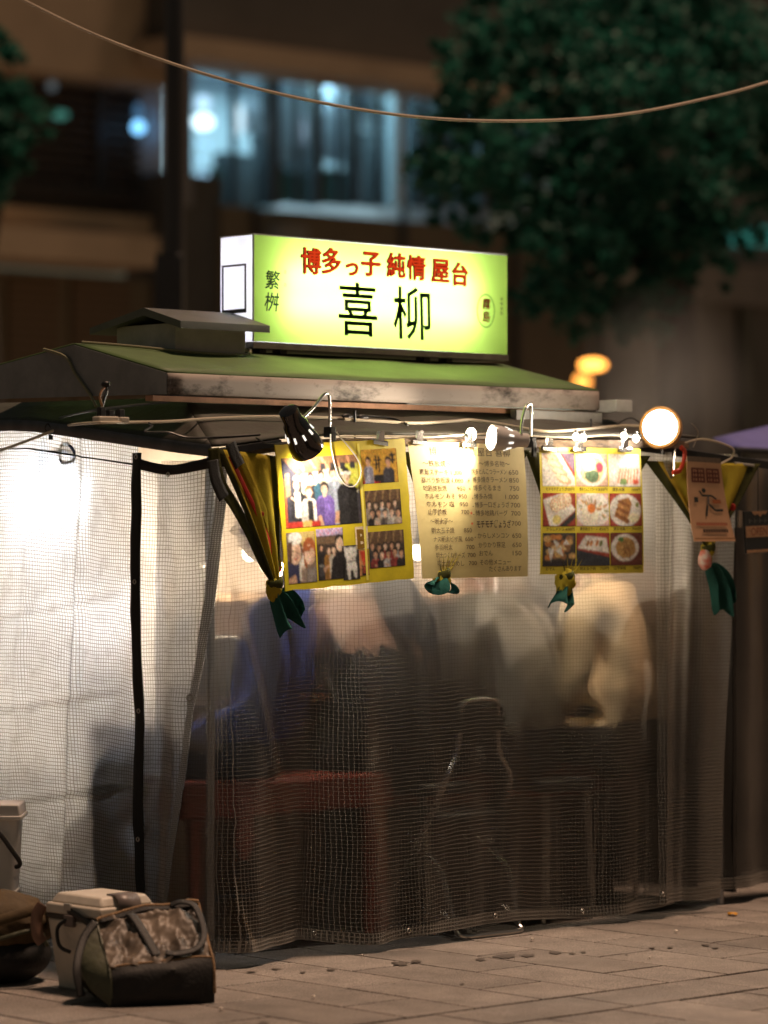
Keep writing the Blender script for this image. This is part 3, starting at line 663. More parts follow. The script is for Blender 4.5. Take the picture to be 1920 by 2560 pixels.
# small framed lamp window on the sign's end
fs0 = Sheet(S(x0 - 0.002, 0.938, 2.655), S(x0 - 0.002, 0.788, 2.655), S(x0 - 0.002, 0.788, 2.46), S(x0 - 0.002, 0.938, 2.46))
fm = mat('tape_frame', (0.07, 0.075, 0.07, 1), 0.6, var=0.5, vscale=30)
mb = MB()
for (u0, v0, u1, v1) in ((0, 0, 1, 0.04), (0, 0.92, 1, 1), (0, 0.04, 0.06, 0.92), (0.94, 0.04, 1, 0.92)):
    mb.add([fs0.p(u0, v0, 0.003), fs0.p(u1, v0, 0.003), fs0.p(u1, v1, 0.003), fs0.p(u0, v1, 0.003)], [(0, 1, 2, 3)])
mb.build('tape_frame', fm, sign, smooth=False, solid=0.002)
# lettering
INK_T = print_mat('backlit_ink', 0.4, 0.9); INK_D = print_mat('sign_ink', 0.4, 0.35)
ink = Ink(shf, 0.003); ink_red = Ink(shf, 0.010); RED = (1.0, 0.09, 0.03, 1); DKG = (0.008, 0.05, 0.008, 1); OUT = (0.03, 0.008, 0.003, 1)
def on_sign(px, py): # photo pixel -> u,v on the sign's face
    s_, z_ = ST.at(px, py, y0); return (s_ - x0) / (x1 - x0), (z1 - z_) / (z1 - z0)
for ch, px, py, sz, ro in [('博', 775, 656, 54, 0.02), ('多', 826, 656, 54, 0.02), ('っ', 877, 668, 44, 0.02), ('子', 924, 661, 54, 0.02), ('純', 987, 666, 52, 0.02), ('情', 1037, 672, 52, 0.02), ('屋', 1097, 678, 52, 0.02), ('台', 1146, 688, 50, 0.02)]:
    u, v = on_sign(px, py); d_ = 14.0 if px > 900 else 13.4
    h = sz / F_PX * 13.5 / (z1 - z0) * 1.13
    ink.text(ch, u, v - h * 0.5, h, OUT, center=True, fat=0.0040); ink_red.text(ch, u, v - h * 0.5, h, RED, center=True, fat=0.0019)
ink.build('title_outline', fpn, INK_T); ink_red.build('title_lettering', fpn, emis('backlit_red', (0.85, 0.055, 0.012), 0.62)); ink = Ink(shf, 0.003)
for ch, px, py, sz in [('喜', 895, 783, 122), ('柳', 1030, 792, 122)]:
    u, v = on_sign(px, py); h = sz / F_PX * 13.5 / (z1 - z0) * 1.05
    ink.text(ch, u, v - h * 0.52, h, DKG, center=True, slant=-0.10, fat=0.0020)
ink.build('name_lettering', fpn, INK_T); ink = Ink(shf, 0.003)
for ch, px, py, sz in [('繁', 678, 702, 44), ('桝', 676, 757, 44)]:
    u, v = on_sign(px, py); h = sz / F_PX * 13.3 / (z1 - z0); ink.text(ch, u, v - h * 0.5, h, DKG, center=True, slant=0.4, fat=0.0010)
for k, ch in enumerate('清酒'):
    u, v = on_sign(711, 676 + k * 32); ink.text(ch, u, v, 0.035, (0.5, 0.25, 0.02, 1), center=True)
ink.build('side_lettering', fpn, INK_D); ink = Ink(shf, 0.003)
for k, ch in enumerate('本格焼酎'):
    u, v = on_sign(1253, 742 + k * 12); ink.text(ch, u, v, 0.036, DKG, center=True)
ink.build('small_lettering', fpn, INK_D); ink = Ink(shf, 0.003)
u, v = on_sign(1213, 776)
for k in range(26):
    a0 = 2 * math.pi * k / 26; a1 = 2 * math.pi * (k + 1.05) / 26; ru, rv = 0.036, 0.165
    ink.line([(u + math.cos(a0) * ru, v + math.sin(a0) * rv), (u + math.cos(a1) * ru, v + math.sin(a1) * rv)], 0.0045, (0.04, 0.25, 0.01, 1))
for k, ch in enumerate('霧島'):
    ink.text(ch, u, v - 0.115 + k * 0.125, 0.105, (0.5, 0.05, 0.01, 1), center=True, slant=0.3, fat=0.0012)
o = ink.build('round_emblem', fpn, INK_D)

# ================================================================== CURTAINS
def film(name, cloud, rough=0.6, pitch=0.0155, thread=0.2, clear=0.3, tint=(0.93, 0.92, 0.9), dirt=0.35, ior=1.18, haze_fade=None):
    m = bpy.data.materials.new(name); m.use_nodes = True; n = m.node_tree.nodes; l = m.node_tree.links; n.clear()
    o = n.new('ShaderNodeOutputMaterial'); uv = n.new('ShaderNodeUVMap'); uv.uv_map = 'UVMap'
    nzd = n.new('ShaderNodeTexNoise'); nzd.inputs['Scale'].default_value = 3.5; nzd.inputs['Detail'].default_value = 3; l.new(uv.outputs[0], nzd.inputs['Vector'])
    va = n.new('ShaderNodeVectorMath'); va.operation = 'MULTIPLY_ADD'; va.inputs[1].default_value = (0.03, 0.03, 0); l.new(nzd.outputs['Color'], va.inputs[0]); l.new(uv.outputs[0], va.inputs[2])
    sep = n.new('ShaderNodeSeparateXYZ'); l.new(va.outputs[0], sep.inputs[0])
    def line(sock):
        a = n.new('ShaderNodeMath'); a.operation = 'DIVIDE'; a.inputs[1].default_value = pitch; l.new(sock, a.inputs[0])
        f = n.new('ShaderNodeMath'); f.operation = 'FRACT'; l.new(a.outputs[0], f.inputs[0])
        s_ = n.new('ShaderNodeMath'); s_.operation = 'LESS_THAN'; s_.inputs[1].default_value = thread; l.new(f.outputs[0], s_.inputs[0]); return s_.outputs[0]
    mxm = n.new('ShaderNodeMath'); mxm.operation = 'MAXIMUM'; l.new(line(sep.outputs[0]), mxm.inputs[0]); l.new(line(sep.outputs[1]), mxm.inputs[1])
    # milky film, more or less milky from place to place
    nz = n.new('ShaderNodeTexNoise'); nz.inputs['Scale'].default_value = 2.4; nz.inputs['Detail'].default_value = 7; nz.inputs['Roughness'].default_value = 0.65; l.new(uv.outputs[0], nz.inputs['Vector'])
    mr = n.new('ShaderNodeMapRange'); mr.inputs[1].default_value = 0.3; mr.inputs[2].default_value = 0.7; mr.inputs[3].default_value = cloud * 0.7; mr.inputs[4].default_value = min(1, cloud * 1.3); l.new(nz.outputs[0], mr.inputs[0])
    milk = mr.outputs[0]
    if haze_fade:   # haze painted by height so the upper sheet glows and the lower half darkens
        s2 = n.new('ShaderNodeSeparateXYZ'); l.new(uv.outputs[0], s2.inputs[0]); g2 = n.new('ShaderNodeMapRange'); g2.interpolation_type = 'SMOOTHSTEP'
        for q, x in zip((1, 2, 3, 4), haze_fade): g2.inputs[q].default_value = x
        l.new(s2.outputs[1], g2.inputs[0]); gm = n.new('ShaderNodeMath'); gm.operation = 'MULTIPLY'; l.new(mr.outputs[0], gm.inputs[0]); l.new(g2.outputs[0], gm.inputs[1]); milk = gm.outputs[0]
    tp = n.new('ShaderNodeBsdfTransparent'); tp.inputs[0].default_value = (0.9, 0.89, 0.87, 1)
    rf_ = n.new('ShaderNodeBsdfRefraction'); rf_.inputs['Roughness'].default_value = rough; rf_.inputs['IOR'].default_value = ior; rf_.inputs[0].default_value = (0.95, 0.94, 0.92, 1)
    m0 = n.new('ShaderNodeMixShader'); m0.inputs[0].default_value = 1 - clear; l.new(tp.outputs[0], m0.inputs[1]); l.new(rf_.outputs[0], m0.inputs[2])
    tl_ = n.new('ShaderNodeBsdfTranslucent'); tl_.inputs[0].default_value = tint + (1,)
    df = n.new('ShaderNodeBsdfDiffuse'); df.inputs[0].default_value = tuple(c * 0.75 for c in tint) + (1,)
    m1 = n.new('ShaderNodeMixShader'); m1.inputs[0].default_value = 0.08; l.new(tl_.outputs[0], m1.inputs[1]); l.new(df.outputs[0], m1.inputs[2])
    m2 = n.new('ShaderNodeMixShader'); l.new(milk, m2.inputs[0]); l.new(m0.outputs[0], m2.inputs[1]); l.new(m1.outputs[0], m2.inputs[2])
    # dirt film
    nd = n.new('ShaderNodeTexNoise'); nd.inputs['Scale'].default_value = 9; nd.inputs['Detail'].default_value = 8; nd.inputs['Roughness'].default_value = 0.75; l.new(uv.outputs[0], nd.inputs['Vector'])
    md = n.new('ShaderNodeMapRange'); md.inputs[1].default_value = 0.5; md.inputs[2].default_value = 0.75; md.inputs[3].default_value = 0.0; md.inputs[4].default_value = dirt; l.new(nd.outputs[0], md.inputs[0])
    dd = n.new('ShaderNodeBsdfDiffuse'); dd.inputs[0].default_value = (0.16, 0.13, 0.10, 1)
    m3 = n.new('ShaderNodeMixShader'); l.new(md.outputs[0], m3.inputs[0]); l.new(m2.outputs[0], m3.inputs[1]); l.new(dd.outputs[0], m3.inputs[2])
    # woven threads
    td = n.new('ShaderNodeBsdfDiffuse'); td.inputs[0].default_value = (0.44, 0.42, 0.385, 1)
    tt = n.new('ShaderNodeBsdfTranslucent'); tt.inputs[0].default_value = (0.3, 0.27, 0.23, 1)
    m4 = n.new('ShaderNodeMixShader'); m4.inputs[0].default_value = 0.3; l.new(td.outputs[0], m4.inputs[1]); l.new(tt.outputs[0], m4.inputs[2])
    m5 = n.new('ShaderNodeMixShader'); l.new(mxm.outputs[0], m5.inputs[0]); l.new(m3.outputs[0], m5.inputs[1]); l.new(m4.outputs[0], m5.inputs[2])
    gl = n.new('ShaderNodeBsdfGlossy'); gl.inputs['Roughness'].default_value = 0.22; gl.inputs[0].default_value = (1, 1, 1, 1)
    bp = n.new('ShaderNodeBump'); bp.inputs['Strength'].default_value = 0.25; bp.inputs['Distance'].default_value = 0.004; l.new(mxm.outputs[0], bp.inputs['Height']); l.new(bp.outputs[0], gl.inputs['Normal'])
    fr = n.new('ShaderNodeFresnel'); fr.inputs[0].default_value = 1.22
    m6 = n.new('ShaderNodeMixShader'); l.new(fr.outputs[0], m6.inputs[0]); l.new(m5.outputs[0], m6.inputs[1]); l.new(gl.outputs[0], m6.inputs[2])
    l.new(m6.outputs[0], o.inputs[0]); return m
def nz3(x, y, z=0.0): return noise.noise(Vector((x, y, z)))
FILM_F = film('clear_mesh_film', 0.11, haze_fade=(0.45, 1.25, 1.3, 0.25), rough=0.30, clear=0.40, thread=0.11, ior=1.10, dirt=0.12)
FILM_L = film('milky_mesh_film', 0.86, haze_fade=(0.0, 1.0, 0.6, 1.0), tint=(0.88, 0.92, 0.98), rough=0.95, pitch=0.0135, thread=0.2, clear=0.04, dirt=0.45, ior=1.3)
FILM_C = film('milky_corner_film', 0.80, haze_fade=(0.0, 1.2, 0.55, 1.0), tint=(0.9, 0.91, 0.94), rough=0.95, pitch=0.0148, thread=0.17, clear=0.05, ior=1.3, dirt=0.45)
FILM_R = film('milky_right_film', 0.36, haze_fade=(0.5, 1.4, 1.2, 0.3), rough=0.5, pitch=0.0150, thread=0.15, clear=0.3, ior=1.12)
HEMM = mat('hem_tape', (0.13, 0.115, 0.095, 1), 0.7, var=0.4, vscale=14)
WEB = mat('black_webbing', (0.014, 0.013, 0.012, 1), 0.75, bump=0.3, bscale=220)
BRASS = mat('dull_eyelet', (0.45, 0.43, 0.40, 1), 0.35, metal=0.9)
def eyelet(p, nrm, parent, r=0.011):
    mb = MB(); mb.lathe(p, nrm, [(r * 0.5, 0.001), (r * 0.62, 0.0035), (r * 0.85, 0.0035), (r, 0.0)], 14); mb.build('eyelet', BRASS, parent)
# --- front curtain: clear, wrinkled, people show through
def front_disp(s, h):
    d = 0.012 * math.sin(s * 8.5 + 0.8) * (0.35 + 0.65 * h) + 0.085 * h ** 1.1 * gs(s, 0.715, 0.085) - 0.055 * h * gs(s, 0.50, 0.12) + 0.05 * h * gs(s, 0.12, 0.13)
    d += 0.05 * h * gs(s, 1.15, 0.25) - 0.03 * h * gs(s, 1.75, 0.2) + 0.035 * h * gs(s, 2.1, 0.12)
    d += 0.010 * math.sin(s * 29 + 3 * h) * h * (0.4 + 0.6 * gs(s, 0.62, 0.3)) + 0.016 * nz3(s * 3.2, h * 2.6, 1.7) + 0.006 * nz3(s * 11, h * 5, 4.2)
    # pulled wrinkles running down from the corner
    d += 0.012 * gs((s - 0.08) * 0.83 - (h - 0.28) * 0.5, 0.0, 0.022) * sm(0.1, 0.3, h) * (1 - sm(0.5, 0.8, h)) - 0.01 * gs((s - 0.15) * 0.83 - (h - 0.28) * 0.5, 0.0, 0.03) * sm(0.1, 0.3, h) * (1 - sm(0.5, 0.8, h))
    # fold running down at the left from the overlap
    d += 0.018 * gs(s + 0.16 - (h - 0.55) * 0.62, 0.0, 0.025) * sm(0.55, 0.65, h)
    return d
def front_pos(a, z):
    """a: metres along the sheet, first 0.35 m tucked round the corner"""
    h = max(0, (1.885 - z) / 1.84); lean = 0.03 * h
    if a < 0.30: return S(0.035 - 0.02 * h, 0.33 - a, z)
    if a < 0.38:
        k = (a - 0.30) / 0.08; return S(0.035 - 0.02 * h + 0.04 * k * k, 0.03 * (1 - k) ** 2 + 0.012 - (front_disp(0.055, h) + lean) * k, z)
    s = a - 0.305; return S(s, 0.012 - front_disp(s, h) - lean, z)
def hem_f(s): return 0.045 + 0.012 * math.sin(s * 5 + 1) + 0.02 * gs(s, 0.45, 0.15)
fc = thing('mesh_curtain', 'clear wide-mesh plastic curtain across the front with diners behind it', 'curtain', S(1.0, 0, 0), 'mesh curtains of the stall')
AF = 0.305 + 2.46
def f_surf(i, j):
    a = i * AF; zt_ = eave_z(max(0, a - 0.3)) - 0.05; zb_ = hem_f(a - 0.305); return front_pos(a, zt_ + (zb_ - zt_) * j)
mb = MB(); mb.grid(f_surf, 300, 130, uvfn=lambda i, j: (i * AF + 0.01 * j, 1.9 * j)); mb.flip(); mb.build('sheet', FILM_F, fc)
def hem_strip(pos, a0, a1, zfun, wd, name, parent, m=HEMM, nseg=90):
    mb = MB(); mb.grid(lambda i, j: pos(a0 + (a1 - a0) * i, zfun(a0 + (a1 - a0) * i) + wd * j) + (-V) * 0.003, nseg, 2); return mb.build(name, m, parent, solid=0.002)
HEMF = film('hem_film', 0.5, rough=0.6, pitch=0.0155, thread=0.3, clear=0.1, tint=(0.5, 0.45, 0.38))
mb = MB(); mb.grid(lambda i, j: front_pos(0.06 + (AF - 0.06) * i, hem_f(0.06 + (AF - 0.06) * i - 0.305) + 0.045 * j - 0.002) - V * 0.003, 200, 3, uvfn=lambda i, j: (i * AF, 0.05 * j)); mb.build('hem', HEMF, fc)
for px in (832, 1027, 1249, 1480):
    s_, _ = ST.at(px, 2340, -0.06); eyelet(front_pos(s_ + 0.305, hem_f(s_) + 0.025) - V * 0.006, -V, fc)
# --- right-hand milky curtain
def right_disp(s, h): return 0.015 * math.sin(s * 14) + 0.03 * h * gs(s, 2.18, 0.07) + 0.012 * nz3(s * 4, h * 3, 8.1) + 0.022 * gs(s, 2.42 - 0.05 * h, 0.03) + 0.012 * math.sin(s * 40) * gs(s, 2.6, 0.12) * (1 - h * 0.6)
def right_pos(s, z):
    h = max(0, (1.90 - z) / 1.84); return S(s - 0.14 * h * sm(2.3, 2.8, s), -0.006 - right_disp(s, h) - 0.02 * h, z)
rc = thing('mesh_curtain', 'milky mesh curtain at the right end under the yellow menu lamps', 'curtain', S(2.4, 0, 0), 'mesh curtains of the stall')
S0R, S1R = 2.34, 2.86
mb = MB(); mb.grid(lambda i, j: right_pos(S0R + (S1R - S0R) * i, 1.915 + (0.06 - 1.915) * j), 110, 110, uvfn=lambda i, j: (S0R + (S1R - S0R) * i, 1.85 * j)); mb.flip(); mb.build('sheet', FILM_R, rc)
mb = MB(); mb.grid(lambda i, j: right_pos(S0R + (S1R - S0R) * i, 0.06 + 0.05 * j - 0.002) - V * 0.003, 60, 3, uvfn=lambda i, j: (S0R + (S1R - S0R) * i, 0.05 * j)); mb.build('hem', HEMF, rc)
eyelet(right_pos(ST.at(1646, 2255, -0.03)[0], 0.10) - V * 0.006, -V, rc)
rd_ = thing('mesh_curtain', 'dim mesh curtain carrying on to the right edge of the picture', 'curtain', S(3.1, 0.1, 0), 'mesh curtains of the stall')
def dim_pos(s, z): return S(s, 0.06 - 0.02 * math.sin(s * 17) - 0.012 * nz3(s * 5, z * 3, 2.2) + 0.18 * (s - 2.7), z)
FILM_D = film('dim_mesh_film', 0.03, rough=0.3, pitch=0.0155, thread=0.10, clear=0.6, dirt=0.0)
mb = MB(); mb.grid(lambda i, j: dim_pos(2.66 + 1.1 * i, 1.90 - 1.83 * j), 70, 90, uvfn=lambda i, j: (1.1 * i, 1.83 * j)); mb.flip(); mb.build('sheet', FILM_D, rd_)
mb = MB(); mb.grid(lambda i, j: dim_pos(2.66 + 1.1 * i, 0.115 - 0.05 * j) - V * 0.003, 40, 2, uvfn=lambda i, j: (1.1 * i, 0.05 * j)); mb.flip(); mb.build('hem', HEMF, rd_)
# --- left curtain (fine weave) and the corner flap (wide weave), joined by a webbing strap
def left_disp(t, z):
    d = 0.016 * nz3(t * 2.6, z * 2.0, 3.3) + 0.009 * nz3(t * 7 + z * 2, z * 5, 6.3) + 0.003 * nz3(t * 22, z * 14, 2.3)
    for zc, a in ((1.80, 0.006), (1.345, 0.012), (0.98, 0.010), (0.62, 0.013), (0.36, 0.006)):   # folding creases
        zz = z - zc - 0.14 * (0.45 - t); a *= 0.7 * sm(0.38, 0.6, t) * (0.45 + 0.9 * abs(nz3(t * 2.3, zc * 9, 1.1))); d += a * gs(zz, 0.0, 0.014) - a * 0.8 * gs(zz, 0.03, 0.022)
    d += 0.02 * gs(t - 0.75 - 0.05 * (1.6 - z), 0.0, 0.03) - 0.012 * gs(t - 0.82 - 0.05 * (1.6 - z), 0, 0.04) + 0.014 * gs(t - 1.05 - 0.12 * (1.7 - z), 0, 0.035) + 0.03 * (1.9 - z) / 1.9
    return d
def left_pos(t, z): return S(-0.012 - left_disp(t, z), t, z)
def left_top(t): return 1.897 + (2.02 - 1.897) * min(1, max(0, t) / 1.102) - 0.032
def strap_t(z): return 0.352 + 0.068 * z / 1.9
lc = thing('mesh_curtain', 'milky fine-mesh curtain on the left side glowing from a bulb inside', 'curtain', S(0, 1.1, 0), 'mesh curtains of the stall')
def l_surf(i, j):
    z_ = 0.05 + (1.9 - 0.05) * j; t0 = strap_t(z_); t = t0 + (2.05 - t0) * i; zz = 0.05 + (left_top(t) - 0.05) * j; return left_pos(t, zz)
mb = MB(); mb.grid(lambda i, j: l_surf(1 - i, j), 150, 150, uvfn=lambda i, j: (0.38 + 1.67 * (1 - i) + 0.03 * nz3(j * 3, i * 2), 1.87 * j)); mb.build('sheet', FILM_L, lc)
mb = MB(); mb.grid(lambda i, j: left_pos(strap_t(0.04 + 1.84 * j) - 0.028 + 0.056 * (1 - i), 0.04 + 1.84 * j) - U * 0.006, 3, 60); mb.build('strap', WEB, lc, solid=0.003)
for y_ in (1129, 1447, 1774, 2094): 
    z_ = {1129: 1.865, 1447: 1.40, 1774: 0.92, 2094: 0.445}[y_]; eyelet(left_pos(strap_t(z_) + 0.002, z_) - U * 0.009, -U, lc, 0.010)
mb = MB(); mb.grid(lambda i, j: left_pos(0.42 + 1.6 * (1 - i), left_top(0.42 + 1.6 * (1 - i)) - 0.075 - 0.006 * j) - U * 0.004, 60, 1); mb.build('seam', WEB, lc, solid=0.002)
cc = thing('mesh_curtain', 'narrow milky corner flap between black strap and clear front curtain', 'curtain', S(0, 0.15, 0), 'mesh curtains of the stall')
def edge_t(z): return -0.045 + 0.245 * sm(1.7, 0.1, z) if False else -0.045 + 0.245 * (1 - sm(0.0, 1.75, z))
def c_pos(t, z):
    k = max(0.0, 0.35 - t); b = left_pos(t, z)
    return b + U * (0.05 * sm(0.12, -0.05, t) if False else 0.05 * (1 - sm(-0.06, 0.10, t))) - U * 0.010 * math.sin(t * 38 + z * 1.5) * (0.3 + 0.7 * (1.9 - z) / 1.9) * sm(0.0, 0.1, k)
def c_surf(i, j):
    z_ = 0.05 + (1.862 - 0.05) * j; t0 = strap_t(z_) + 0.01; t = t0 + (edge_t(z_) - t0) * i
    sagz = -0.03 * math.sin(min(1, max(0, (0.42 - t) / 0.42)) * 3.14) * j ** 6
    return c_pos(t, z_ + sagz)
mb = MB(); mb.grid(c_surf, 60, 130, uvfn=lambda i, j: (0.42 - (0.42 - edge_t(1.85 * j)) * i + 0.01 * nz3(i * 3, j * 4), 1.82 * j)); mb.build('sheet', FILM_C, cc)
mb = MB(); mb.grid(lambda i, j: c_surf(1 - 0.10 * (1 - i) * 1.0, j) - U * 0.004, 3, 80, uvfn=lambda i, j: (0.03 * i, 1.82 * j)); mb.build('edge_hem', film('edge_film', 0.7, pitch=0.0074, thread=0.3, clear=0.1), cc)
mb = MB(); mb.grid(lambda i, j: c_surf(i, 1.0 - 0.022 * j) - U * 0.005, 24, 2); mb.build('top_band', WEB, cc, solid=0.003)
pe = c_surf(0.93, 0.0 + (EYE + (HORIZON - 1744) / F_PX * 12.0 - 0.05) / 1.812); eyelet(pe - U * 0.008, (-U - V).normalized(), cc, 0.014)
eyelet(c_surf(0.42, 0.978) - U * 0.010, -U, cc, 0.010)

# ================================================================== THINGS HUNG ON THE EAVE
YEL = mat('yellow_cardboard', (0.72, 0.58, 0.02, 1), 0.45, var=0.22, vscale=10, bump=0.25, bscale=1.0)
SK = (0.62, 0.36, 0.24, 1); SKL = (0.78, 0.55, 0.42, 1); HAIR = (0.015, 0.011, 0.010, 1); BLK = (0.012, 0.012, 0.016, 1); WHT = (0.80, 0.78, 0.76, 1)
def mini(ink, u, v, r, hair, shirt, skin=SK, wide=2.0, drop=0.5, asp=1.0, arms=True):
    """a small printed figure: head at (u, v), radius r in sheet heights"""
    ru = r * ink.sh.h / ink.sh.w
    b = min(v + r * 1.2 + drop, ink.vmax)
    ink.poly([(max(ink.umin, u - ru * wide * .55), v + r * 1.35), (min(ink.umax, u + ru * wide * .55), v + r * 1.35), (min(ink.umax, u + ru * wide), v + r * 2.3), (min(ink.umax, u + ru * wide * .95), b), (max(ink.umin, u - ru * wide * .95), b), (max(ink.umin, u - ru * wide), v + r * 2.3)], shirt)
    ink.poly([(u - ru * .38, v + r * .5), (u + ru * .38, v + r * .5), (u + ru * .42, v + r * 1.6), (u - ru * .42, v + r * 1.6)], tuple(c * .85 for c in skin[:3]) + (1,))
    dk = lambda c, f: tuple(x * f for x in c[:3]) + (1,)
    sw = random.choice((-1, 1)); e = lambda x: min(ink.umax, max(ink.umin, x))
    ink.poly([(e(u + sw * ru * .15), v + r * 1.5), (e(u + sw * ru * wide * .98), v + r * 2.2), (e(u + sw * ru * wide * .93), b), (e(u + sw * ru * .5), b)], dk(shirt, .6))
    for q in range(4):
        fx = u + ru * wide * random.uniform(-.7, .7); fy = v + r * random.uniform(1.9, 3.2)
        ink.line([(e(fx), min(b, fy)), (e(fx + ru * random.uniform(-.4, .4)), min(b, fy + r * random.uniform(.6, 1.4)))], r * ink.sh.h * random.uniform(.06, .16), dk(shirt, random.choice((.45, .7, 1.5))))
    if random.random() < .6: ink.line([(e(u - sw * ru * wide * .8), min(b, v + r * 2.6)), (e(u - sw * ru * wide * .2), min(b, v + r * 3.4)), (e(u + sw * ru * .3), min(b, v + r * 2.9))], r * ink.sh.h * .42, dk(skin if random.random() < .5 else shirt, .85))
    ink.ell(u + ru * random.uniform(-.08, .08), v - r * random.uniform(.1, .25), ru * random.uniform(1.0, 1.18), r * random.uniform(1.05, 1.2), hair, 14, random.uniform(-.2, .2), .06); ink.ell(u, v + r * .12, ru * .78, r * .98, skin, 14, random.uniform(-.12, .12))
    ink.ell(u + sw * ru * .42, v + r * .25, ru * .36, r * .72, dk(skin, .72), 10); ink.ell(u + ru * .02, v + r * .22, ru * .12, r * .22, dk(skin, 1.18), 8)
    ink.poly([(u - ru * .85, v - r * .2), (u - ru * .5, v - r * .95), (u + ru * .5, v - r * .95), (u + ru * .85, v - r * .2), (u + ru * .4, v - r * .5), (u - ru * .35, v - r * .45)], hair)
    for k in (-1, 1): ink.ell(u + k * ru * .33, v + r * .02, ru * .13, r * .055, (0.09, 0.05, 0.04, 1), 6); ink.ell(u + k * ru * .33, v - r * .14, ru * .17, r * .03, (0.12, 0.07, 0.05, 1), 6)
    ink.line([(u - ru * .28, v + r * .58), (u, v + r * .64), (u + ru * .28, v + r * .58)], r * ink.sh.h * .08, (0.40, 0.17, 0.13, 1))
class PhotoInk(Ink):
    def __init__(self, sh, u0, v0, u1, v1, bgc, base=0.0032):
        self.shapes = []; super().__init__(sh, base); self.umin, self.vmin, self.umax, self.vmax = u0, v0, u1, v1
        self.rect(u0, v0, u1, v1, bgc, 5)
    def poly(self, pts, c): self._o(); self.shapes.append(([(min(self.umax, max(self.umin, u)), min(self.vmax, max(self.vmin, v))) for u, v in pts], c))
    def rect(self, u0, v0, u1, v1, c, n=4): self.poly([(u0, v0), (u1, v0), (u1, v1), (u0, v1)], c)
    def build(self, name, parent, m=None):
        """the snapshot as one print: shapes blended into a fine grid of ink dots with grain, like a small photograph"""
        nu = max(14, int((self.umax - self.umin) * self.sh.w / 0.0036)); nv = max(14, int((self.vmax - self.vmin) * self.sh.h / 0.0036))
        rg = np.random.default_rng(int(self.umin * 9173 + self.vmin * 7919 + nu)); acc = np.zeros((nv + 1, nu + 1, 3)); N = 4
        gu, gv = np.meshgrid(np.linspace(self.umin, self.umax, nu + 1), np.linspace(self.vmin, self.vmax, nv + 1))
        for q in range(N):
            x = np.clip(gu + rg.uniform(-.7, .7, gu.shape) * (self.umax - self.umin) / nu, self.umin, self.umax); y = np.clip(gv + rg.uniform(-.7, .7, gu.shape) * (self.vmax - self.vmin) / nv, self.vmin, self.vmax)
            img = np.zeros((nv + 1, nu + 1, 3))
            for pts, c in self.shapes:
                P_ = np.array(pts); lo = P_.min(0) - 1e-6; hi = P_.max(0) + 1e-6
                bb = (x >= lo[0]) & (x <= hi[0]) & (y >= lo[1]) & (y <= hi[1])
                if not bb.any(): continue
                xs, ys = x[bb], y[bb]; ins = np.zeros(xs.shape, bool)
                for (ax_, ay_), (bx_, by_) in zip(pts, pts[1:] + pts[:1]):
                    if ay_ == by_: continue
                    ins ^= ((ay_ > ys) != (by_ > ys)) & (xs < (bx_ - ax_) * (ys - ay_) / (by_ - ay_) + ax_)
                sub_ = img[bb]; sub_[ins] = c[:3]; img[bb] = sub_
            acc += img / N
        pad = np.pad(acc, ((1, 1), (1, 1), (0, 0)), mode='edge'); acc = (acc * 2 + pad[:-2, 1:-1] + pad[2:, 1:-1] + pad[1:-1, :-2] + pad[1:-1, 2:]) / 6
        lowf = np.array([[noise.noise(Vector((i * 0.11 + self.umin * 40, j * 0.11 + self.vmin * 40, 0.5))) + 0.6 * noise.noise(Vector((i * 0.35, j * 0.35, self.umin * 9))) for i in range(nu + 1)] for j in range(nv + 1)])
        acc = acc * (1 + 0.30 * lowf[..., None]) * (1 + rg.normal(0, 0.055, acc.shape)) + 0.012 + 0.02 * np.abs(lowf[..., None])
        acc = np.clip(acc, 0.004, 0.92); off = self.base; g = MB(); g.col = []
        vs_ = [self.sh.p(gu[j, i], gv[j, i], off) for j in range(nv + 1) for i in range(nu + 1)]; g.v = vs_
        for j in range(nv):
            for i in range(nu):
                f = [j * (nu + 1) + i, (j + 1) * (nu + 1) + i, (j + 1) * (nu + 1) + i + 1, j * (nu + 1) + i + 1]; g.f.append(f); g.mi.append(0)
                g.col.append([tuple(acc[k_ // (nu + 1), k_ % (nu + 1)]) + (1.0,) for k_ in f])
        n_ = len(g.v)
        for f, c in zip(self.mb.f, self.mb.col): g.f.append([n_ + k_ for k_ in f]); g.mi.append(0); g.col.append(c)
        g.v = g.v + self.mb.v
        return g.build(name, m or print_mat(), parent, smooth=False)
    def U(self, x): return self.umin + (self.umax - self.umin) * x
    def W(self, y): return self.vmin + (self.vmax - self.vmin) * y
    def R(self, x0, y0, x1, y1, c): self.rect(self.U(x0), self.W(y0), self.U(x1), self.W(y1), c, 3)
    def Pn(self, pts, c): self.poly([(self.U(x), self.W(y)) for x, y in pts], c)
    def E(self, x, y, rx, ry, c, n=16, rot=0.0, lump=0.0): self.ell(self.U(x), self.W(y), rx * (self.umax - self.umin), ry * (self.vmax - self.vmin), c, n, rot, lump)
    def M(self, x, y, r, hair, shirt, skin=SK, wide=2.0, drop=0.5): mini(self, self.U(x), self.W(y), r * (self.vmax - self.vmin), hair, shirt, skin, wide, drop)
